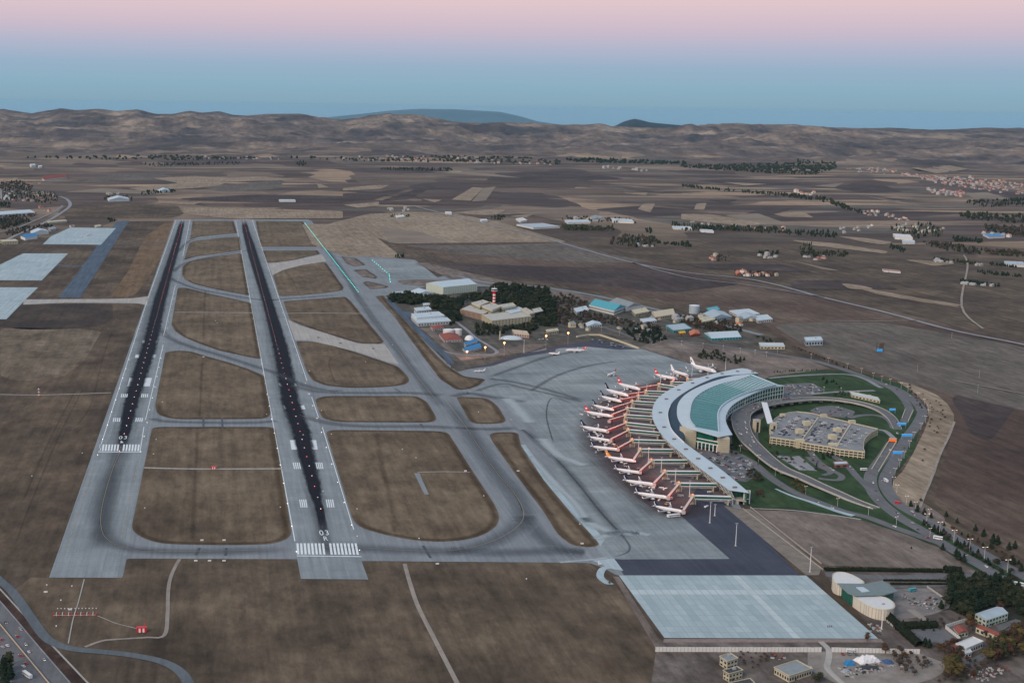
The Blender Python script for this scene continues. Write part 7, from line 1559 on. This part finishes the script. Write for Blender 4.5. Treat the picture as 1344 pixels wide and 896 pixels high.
for p, z, a, k, lab, grp, lit in CARS[:300]:
    o_ = link('car', (CML if lit else CM)[k], None, (p.x, p.y, z if zz else 0), a); o_.location.z = z
    if 'at column' in lab: lab = {2: 'red car nearest the left edge on the motorway', 23: 'lone dark red car just beyond the lower left barrier', 4: 'silver car beside the white one on the lower left motorway', 10: 'white car beside the silver one on the lower left motorway', 27: 'single red car near the lower left motorway barrier', 34: 'red car beside a white one on the lower left motorway', 31: 'white car beside a red one on the lower left motorway', -4: 'white car at the very edge of the lower left motorway'}[int(lab.split()[-1])]; tag(o_, lab, 'car', grp)
    else: tag(o_, lab % CN[k], 'car', grp)
CX_ = {}
for p, z, a, k, lab, grp, lit in CARS[300:]: CX_.setdefault(k, []).append((p, z, a))
vs = []; fs = []; mi = []; mm = []
for k, L_ in CX_.items():
    me = CM[k]
    for m_ in me.materials:
        if m_ not in mm: mm.append(m_)
    for p, z, a in L_:
        n = len(vs); ca, sa = math.cos(a), math.sin(a); vs += [(p.x + q.co.x * ca - q.co.y * sa, p.y + q.co.x * sa + q.co.y * ca, z + q.co.z) for q in me.vertices]
        for f in me.polygons: fs.append(tuple(n + q for q in f.vertices)); mi.append(mm.index(me.materials[f.material_index]))
me = bpy.data.meshes.new('parked_cars'); me.from_pydata(vs, [], fs); [me.materials.append(m_) for m_ in mm]; me.polygons.foreach_set('material_index', mi); me.update(); tag(link('parked_cars', me), 'the cars parked farthest away beyond the nearest three hundred', 'cars', kind='stuff')
A, B_ = W(-10, 808), W(68, 902); t = thing('crash_barrier', 'pale central crash barrier of the lower left motorway', 'barrier', (A.x, A.y, .3)); d = B_ - A
b = MB(); b.beam((0, 0, 1.0), (d.x, d.y, 1.0), .9, .5, mat('barrier_paint', (.50, .40, .28), .6)); b.build('rail', None, t); b = MB(); b.beam((d.y * -.004, d.x * .004, .5), (d.x + d.y * -.004, d.y + d.x * .004, .5), 1.6, .3); b.build('kerb', M_DARK, t)
for i in range(40): q = d * (i / 40); unit_box('post', M_GREY, (q.x, q.y, .4), (.3, .3, 1.1), 0, t)
van('white coach on the lower left motorway at the bottom edge', 36, 888, 12, 2.6, 3.2, M_WHITE, 2.15, 'bus'); van('white coach on the right hand motorway at the picture edge', 1340, 769, 12, 2.6, 3.2, M_WHITE, -.75, 'bus'); van('white lorry on the right hand motorway below the pines', 1231, 708, 9, 2.6, 3.6, M_WHITE, -.7, 'lorry'); van('white coach on the outer loop road', 1162.5, 632, 9, 2.6, 3.2, M_WHITE, 1.5, 'bus'); van('red and white van on the outer loop road', 1178, 661, 6, 2.4, 2.6, M_RED, -.8)
van('turquoise tanker truck on the gravel building site', 1197.5, 776, 7, 2.5, 3, M_TURQ, .2, 'lorry'); van('white tipper beside the boundary wall gap', 1116, 856, 7, 2.5, 2.6, M_WHITE, -.2, 'lorry'); van('pale motorhome parked on the lawn right of the kiosk', 1133.5, 617.5, 8, 2.6, 3, M_WHITE, 0, 'lorry')
# heap of scrap and tarps in the gravel yard
def tarp(label, px, py, L, w, h, m, rz):
    p = W(px, py); t = thing('tarpaulin_heap', label, 'heap', (p.x, p.y, .3), rz); b = MB(); n = 10; r = random.Random(int(px))
    for i in range(n + 1):
        for j in range(n + 1):
            u, v = i / n * 2 - 1, j / n * 2 - 1; k = max(0, 1 - u * u) ** .5 * max(0, 1 - v * v) ** .5; b.v.append((u * L / 2, v * w / 2, h * k * (0.7 + .6 * r.random()) + .02))
    for i in range(n):
        for j in range(n): q = i * (n + 1) + j; b.f.append((q, q + n + 1, q + n + 2, q + 1)); b.mi.append(0)
    b.build('cover', m, t); b = MB(); b.box((0, -w * .45, 0), (L * .8, .3, .3)); b.build('weight_bar', M_GREY, t)
tarp('large white tarpaulin heap in the gravel yard', 1138, 867, 20, 11, 4, M_WHITE, .2); tarp('bright blue tarpaulin tent left of the white heap', 1114.5, 872, 8, 6, 3.4, M_BLUER, 0); tarp('black sheeted heap below the white one', 1141, 877, 15, 7, 2, M_DARK, -.1); tarp('grey scrap heap between the tents', 1110, 881, 8, 5, 1.5, M_GREY, .5); tarp('blue sheeted stack right of the white heap', 1165, 869, 8, 8, 2, mat('blue_sheet', (.05, .10, .22), .6), 0)
b = MB(); r = random.Random(5)
for poly_, n in ((Zv([(170, 690), (330, 680), (420, 640), (560, 640), (620, 700), (440, 720), (250, 760)]), 90), (Zv([(980, 740), (1200, 670), (1260, 700), (1100, 786)]), 70), (Zv([(560, 230), (860, 290), (780, 330), (600, 290)]), 40), (Zv([(380, 410), (450, 420), (460, 490), (390, 480)]), 24), (zz(5.376, 850, 800, [(850, 305), (980, 320), (960, 360), (880, 345)]), 14)):
    P = [W(*p) for p in poly_]; PP = [(p.x, p.y) for p in P]; xs = [p[0] for p in PP]; ys = [p[1] for p in PP]; k = 0
    while k < n:
        x, y = r.uniform(min(xs), max(xs)), r.uniform(min(ys), max(ys))
        if inpoly(x, y, PP): k += 1; b.box((x, y, .3), (r.uniform(.5, 3), r.uniform(.4, 1.5), r.uniform(.3, 1.2)), r.choice([M_CONC, M_GREY, M_DARK, M_TILE, M_GREY, M_DARK, M_DULL]), r.random() * 3)
tag(b.build('rubble'), 'scattered rubble, crates and scrap on the yards at lower right', 'rubble', kind='stuff')

# ---------------------------------------------------------------- lamps, masts, signs
def mast(label, px, py, h, grp='tall floodlight masts around the apron', lit=False, col=None, z0=.3, watts=0):
    p = W(px, py); t = thing('floodlight_mast', label, 'mast', (p.x, p.y, z0), 0, grp); b = MB(); b.lathe([(.45, 0), (.22, h)], 8); b.build('pole', M_WHITE, t); b = MB(); b.box((0, 0, 0), (1.8, 1.8, .6)); b.build('footing', M_CONC, t)
    b = MB(); b.box((0, 0, h - .3), (2.6, .5, .35)); b.build('crossbar', M_GREY, t)
    for s in (-1, 0, 1): b = MB(); b.box((s * 1.0, -.35, h - .9), (.7, .45, .55)); b.build('floodlight', col or M_GREY, t)
    if watts: l = bpy.data.lights.new('lamp', 'POINT'); l.energy = watts; l.color = (1, .45, .2); l.shadow_soft_size = .8; link('lamp_light', l, t, (0, -1.5, h - 1.8))
for x, y, h, lab in ((965.4, 716.7, 24, 'white mast on the dark asphalt, nearest the apron corner'), (1062.9, 751, 25, 'white mast at the top right corner of the pale apron'), (1157, 826, 23, 'white mast at the lower right corner of the pale apron'), (931.5, 686.5, 23, 'white mast on the dark asphalt below the last jet bridge'), (938, 677, 13, 'short white mast right of the mast below the last jet bridge')): mast(lab, x, y, h)
for i, (x, y) in enumerate([(850.8, 607), (867.7, 620), (886, 636), (904.8, 652), (848.5, 520), (837.6, 529), (829, 537), (822.5, 548), (819, 560), (866.5, 508), (883, 502), (908, 494), (929, 492), (952, 486), (838, 592)]): mast('white floodlight mast rising between the jet bridges', x, y, 19, 'floodlight masts between the jet bridges', col=M_LAMP if x == 850.8 else None)
M_SOD = mat('sodium_lamp', (1, .5, .2), .5, emit=(1, .34, .12), stre=6)
def glow(label, px, py, h, base):
    p = W(px, base); t = thing('street_lamp', label, 'lamp', (p.x, p.y, .3)); b = MB(); b.lathe([(.3, 0), (.16, h)], 6); b.build('pole', M_GREY, t); b = MB(); b.lathe([(.3, h - .8), (1.8, h), (1.8, h + 1), (.3, h + 1.8)], 8); b.build('lantern', M_SOD, t)
    l = bpy.data.lights.new('lamp', 'POINT'); l.energy = 5000; l.color = (1, .42, .18); l.shadow_soft_size = 1; link('lamp_light', l, t, (0, 0, h - 2))
for x, y, base, lab in ((612.8, 461.5, 470, 'lit orange lamp beside the vivid blue hall'), (636.4, 455.5, 473, 'lit orange lamp right of the vivid blue hall'), (661.5, 449.7, 467.5, 'lit orange lamp below the pale shell roof'), (716.3, 440.6, 458, 'lit orange lamp above the blue vehicles, second from the right'), (745.3, 436.7, 452, 'rightmost lit orange lamp at the cargo area')): glow(lab, x, y, (base - y) / PPM(base), base)
mast('white unlit mast between the orange lamps at the top of the apron', 687.5, 463, 23)
lb = MB(); lb.lathe([(.14, 0), (.08, 9)], 6); LPOLE = lb.mesh('pole', M_WHITE); lb = MB(); lb.beam((-1.6, 0, 9.3), (1.6, 0, 9.3), .15, .15); LARM = lb.mesh('arm', M_WHITE)
M_LL = mat('warm_lantern', (1, .7, .5), .5, emit=(1, .72, .5), stre=1.0); lb = MB(); lb.box((0, 0, -.15), (.9, .4, .25)); LHEAD = lb.mesh('lantern', M_LL)
def lamps(px, n, side, grp, lab, h=1.0):
    P = path(px, 0, 6); L_, R_ = offsets(P, side * 2)
    for i in range(n):
        k = int((i + .5) / n * (len(P) - 1)); d = P[min(k + 1, len(P) - 1)] - P[k - 1]; q = L_[k]; t = thing('street_lamp', lab, 'street lamp', (q.x, q.y, .4), math.atan2(d.y, d.x) + math.pi / 2, grp); t.scale = (h,) * 3
        link('pole', LPOLE, t); link('arm', LARM, t)
        for s in (-1.6, 1.6): link('lantern', LHEAD, t, (s, 0, 9.2))
lamps(RA[:20], 26, 9, 'street lamps along the outer loop road', 'white double armed street lamp beside the outer loop road'); lamps(RA[19:], 7, -10, 'street lamps along the motorway', 'white double armed street lamp in the motorway median', 1.4)
lamps(RC, 8, 8, 'street lamps along the lower exit road', 'white street lamp along the lower exit road'); lamps([(984, 529), (1020, 519), (1067, 516), (1110, 518), (1150, 530)], 9, 2, 'street lamps along the curved approach', 'white street lamp behind the curved approach'); lamps([(740, 425), (800, 438), (880, 452), (960, 462), (1010, 470)], 12, 2, 'street lamps along the cargo road', 'street lamp along the cargo road')
lamps([(600, 400), (690, 408), (760, 412), (820, 425), (880, 437)], 12, 2, 'street lamps in the campus', 'street lamp glowing among the campus trees')
M_SIGN = mat('blue_sign_face', (0.02, .22, .50), .5, emit=(0.02, .30, .75), stre=.5)
for x0, x1, yb, lab in ((1167, 1175, 543, 'small blue lit gantry sign at the end of the curved approach'), (1177, 1189, 562, 'blue lit gantry sign second from the top'), (1183, 1197, 577, 'wide blue lit gantry sign over the loop road'), (1171.5, 1184, 600, 'lowest blue lit gantry sign beside the underpass')):
    A, B_ = W(x0, yb), W(x1, yb); t = thing('gantry_sign', lab, 'road sign', (A.x, A.y, .5)); d = B_ - A
    b = MB(); b.beam((0, 0, 7.2), (d.x, d.y, 7.2), .35, 2.8); b.build('board', M_SIGN, t)
    for q in (0.03, .97): b = MB(); b.box((d.x * q, d.y * q + .3, 0), (.3, .3, 7.4)); b.build('post', M_GREY, t)
    b = MB(); b.beam((0, .2, 7.5), (d.x, d.y + .2, 7.5), .4, .25); b.build('lamp_rail', M_WHITE, t)
p = W(1155, 462); t = thing('billboard', 'tall field billboard with brown hoarding above a bright blue panel', 'billboard', (p.x, p.y, .5))
b = MB(); b.box((-1, 0, 1), (11, .5, 4)); b.build('blue_panel', M_SIGN, t); b = MB(); b.box((2, 0, 6.5), (8, .4, 9)); b.build('hoarding', mat('hoarding_brown', (.10, .075, .06), .8), t)
for x in (-6.5, 6): b = MB(); b.box((x, .4, 0), (.6, .6, 18)); b.build('post', M_DARK, t)
for x, y, h, lab in ((1283, 516, 14, 'left hand bare pole on the dark field, nearer one'), (1285, 496, 13, 'dark pole standing behind on the pale field'), (1204, 488, 12, 'pale pole on the field above the loop road'), (1249, 444, 12, 'thin pole in the far pale field')):
    p = W(x, y); t = thing('utility_pole', lab, 'pole', (p.x, p.y, .4)); b = MB(); b.lathe([(.35, 0), (.2, h)], 6); b.build('pole', M_GREY, t); b = MB(); b.box((0, 0, h - 1.4), (2.4, .2, .2)); b.build('crossarm', M_GREY, t)
# red and white airfield equipment
def hut(label, px, py, s=1.0):
    p = W(px, py); t = thing('equipment_hut', label, 'hut', (p.x, p.y, .4)); t.scale = (s,) * 3
    for i in range(5): b = MB(); b.box((-2.4 + i * 1.2, 0, 0), (1.2, 3, 2.8)); b.build('wall_band', M_RED if i % 2 == 0 else M_WHITE, t)
    b = MB(); b.box((0, 0, 2.8), (6.4, 3.4, .3)); b.build('roof', M_RED, t); b = MB(); b.lathe([(.15, 3.1), (.1, 8)], 5); b.build('aerial', M_RED, t, (2, 0, 0))
hut('red and white equipment hut beside the localizer array', 186, 829, 1.3); hut('red and white equipment hut between the two runways', 280.5, 615.5, 1.0)
p = W(51, 521); t = thing('glide_mast', 'red and white lattice mast in the meadow left of the runways', 'mast', (p.x, p.y, .3))
for i in range(6): b = MB(); b.box((0, 0, i * 2.2), (.9, .9, 2.2)); b.build('mast_band', M_RED if i % 2 == 0 else M_WHITE, t)
for i in range(3): b = MB(); b.box((0, -.7, 3 + i * 4), (3.4, .3, .6)); b.build('aerial', M_WHITE, t)
A, B_ = W(70, 808.5), W(126, 808); t = thing('localizer_array', 'long low red and white localizer antenna array beyond the left runway end', 'antenna', (A.x, A.y, .2)); d = B_ - A
b = MB(); b.beam((0, 0, 1.0), (d.x, d.y, 1.0), .5, .3); b.build('rail', mat('pale_pink_paint', (.55, .35, .33), .6), t)
for i in range(15):
    q = d * (i / 14); b = MB(); b.box((0, 0, 0), (.5, .5, 2.6)); b.box((0, 1.6, 1.9), (.3, 3.4, .5)); b.build('antenna', M_RED if i % 2 == 0 else M_WHITE, t, (q.x, q.y, .2))
for i in range(12): q = d * (i / 12 + .05); b = MB(); b.box((0, 0, 0), (.9, .6, .7)); b.build('marker_lamp', M_WHITE, t, (q.x, q.y + 17, .2))
SG = [(92, 801, 0), (205, 509, 1), (205, 577, 1), (201.5, 596, 1), (190, 667, 1), (108, 595, 1), (41.8, 625, 1), (368, 666, 1), (354, 522, 1), (61.5, 768, 1), (94.5, 769.5, 1), (265, 710, 0), (294, 710, 0), (257, 737, 0), (275, 737, 0), (294, 737, 0), (424, 645, 1), (468.5, 668, 1), (469, 704, 1), (550, 707, 1), (574, 741, 0), (611, 619, 0), (635, 651, 1), (680, 619, 0),
      (764, 714.5, 0), (761, 688, 1), (691, 760, 1), (546, 601, 1), (528, 590, 1), (406, 487, 1), (398, 571, 1), (435, 570, 1), (422, 539, 1), (628, 541, 1), (671, 551, 1), (285, 424, 1), (267, 469, 0), (310, 466, 1), (213, 528, 1), (350, 544, 1), (480, 475, 1), (515, 453, 1), (60, 778, 0), (80, 788, 1), (74, 822, 1), (787, 741, 0), (283, 421.5, 1), (786, 738, 1)]
sm = MB(); sm.box((0, 0, .25), (3.2, .5, 1.4)); SGB = sm.mesh('board', M_WHITE); sm = MB(); sm.box((-1.2, 0, 0), (.2, .3, .3)); sm.box((1.2, 0, 0), (.2, .3, .3)); SGL = sm.mesh('feet', M_DARK); sm = MB(); sm.lathe([(.7, 0), (.55, .7), (.2, .9)], 8); SMK = sm.mesh('marker', M_WHITE)
for x, y, k in SG:
    p = W(x, y)
    if k: o_ = link('airfield_marker', SMK, None, (p.x, p.y, .36)); tag(o_, 'small white marker cone in the airfield grass', 'marker', 'white markers in the airfield grass')
    else: t = thing('airfield_sign', 'low white guidance sign beside a taxiway', 'sign', (p.x, p.y, .36), 0, 'guidance signs beside the taxiways'); link('board', SGB, t); link('feet', SGL, t)
# vehicles on the tan exits
for x, y in ((418, 443.5), (447, 451), (490, 458), (423, 345)): car_ = link('car', CM[2], None, W(x, y) + Vector((0, 0, .45)), -.3); tag(car_, 'dark car standing on the pale tan taxiway exit', 'car', 'dark cars on the tan exit')
# three tiny figures of stacked cones on the pale apron
for i, x in enumerate((1086.5, 1089, 1091.5)):
    p = W(x, 823); t = thing('bollard', ('left', 'middle', 'right')[i] + ' one of three dark bollards standing on the pale apron', 'bollard', (p.x, p.y, .31), 0, 'dark bollards on the pale apron'); b = MB(); b.lathe([(.35, 0), (.3, 1.5), (.15, 1.8)], 8); b.build('post', M_DARK, t); b = MB(); b.lathe([(.5, 0), (.5, .15)], 8); b.build('base', M_GREY, t)

# runway and taxiway lights: small domes that glow
def lightmesh(name, col, st, r=.35):
    b = MB(); b.lathe([(r, 0), (r * .9, r * .7), (r * .4, r)], 8); return b.mesh(name, mat(name, col, .5, emit=col, stre=st))
LR_, LW_, LO_, LG_, LP_ = lightmesh('red_light', (1, .13, .11), 7, .33), lightmesh('white_light', (1, .80, .72), 5, .34), lightmesh('amber_light', (1, .66, .5), 2.2, .32), lightmesh('green_light', (0.04, .55, .48), 3.2, 1.0), lightmesh('pink_light', (1, .45, .42), 6, .34)
def lightrow(a, c, n, pick, label, grp, name, pw=1.0):
    A, B_ = W(*a), W(*c)
    for i in range(n):
        q = A.lerp(B_, i / max(1, n - 1)); o_ = link(name, pick(i / max(1, n - 1), i), None, (q.x, q.y, .38)); tag(o_, label, 'light', grp)
lightrow((240, 289.5), (157, 592), 76, lambda t, i: LR_ if t < .62 and i % 2 == 0 or t < .25 else (LP_ if i % 2 else LW_), 'small light set in the left runway centreline', 'left runway centreline lights', 'runway_centreline_light')
lightrow((319.5, 289.5), (421, 668), 84, lambda t, i: LR_ if t < .22 else ((LR_, LW_, LP_)[i % 3]), 'small light set in the right runway centreline', 'right runway centreline lights', 'runway_centreline_light')
for a, c, n in (((229.8, 289.5), (128, 597), 44), ((250.2, 289.5), (184.8, 593), 44), ((307.8, 289.5), (389, 724), 48), ((332, 289.5), (472, 722), 48)): lightrow(a, c, n, lambda t, i: LR_ if t < .05 or (i == 0) else (LO_ if t < .8 else LW_), 'small light along a runway edge', 'runway edge lights', 'runway_edge_light')
for a, c in (((229.3, 288), (250.4, 288)), ((307.5, 288), (331.8, 288))): lightrow(a, c, 7, lambda t, i: LR_, 'red light across the far end of a runway', 'far runway end lights', 'runway_end_light')
lightrow((400, 293), (470, 383), 70, lambda t, i: LG_, 'green light set in the taxiway centreline', 'green taxiway lights', 'taxiway_light')
for a, c, n in ((Z7([(385, 185)])[0], Z7([(450, 240)])[0], 9), (Z7([(450, 240)])[0], Z7([(455, 270)])[0], 6)): lightrow(a, c, n, lambda t, i: LG_, 'green light on the curved lead to the small apron', 'green lights to the small apron', 'taxiway_light')
# safety net over sizes
for o_ in bpy.data.objects:
    if o_.parent is None and o_.type == 'MESH' and 'label' not in o_ and 'kind' not in o_: o_['kind'] = 'structure'

# ---------------------------------------------------------------- air
hz = MB(); hz.box((0, 42000, -1100), (110000, 98000, 1545)); HM_ = bpy.data.materials.new('air'); HM_.use_nodes = True; t_ = HM_.node_tree; t_.nodes.clear()
ho = t_.nodes.new('ShaderNodeOutputMaterial'); hv = t_.nodes.new('ShaderNodeVolumePrincipled'); hv.inputs['Color'].default_value = (.40, .71, .92, 1); hv.inputs['Density'].default_value = 0.66e-5; hv.inputs['Anisotropy'].default_value = 0.0
t_.links.new(hv.outputs[0], ho.inputs['Volume']); tag(hz.build('haze', HM_), kind='stuff')
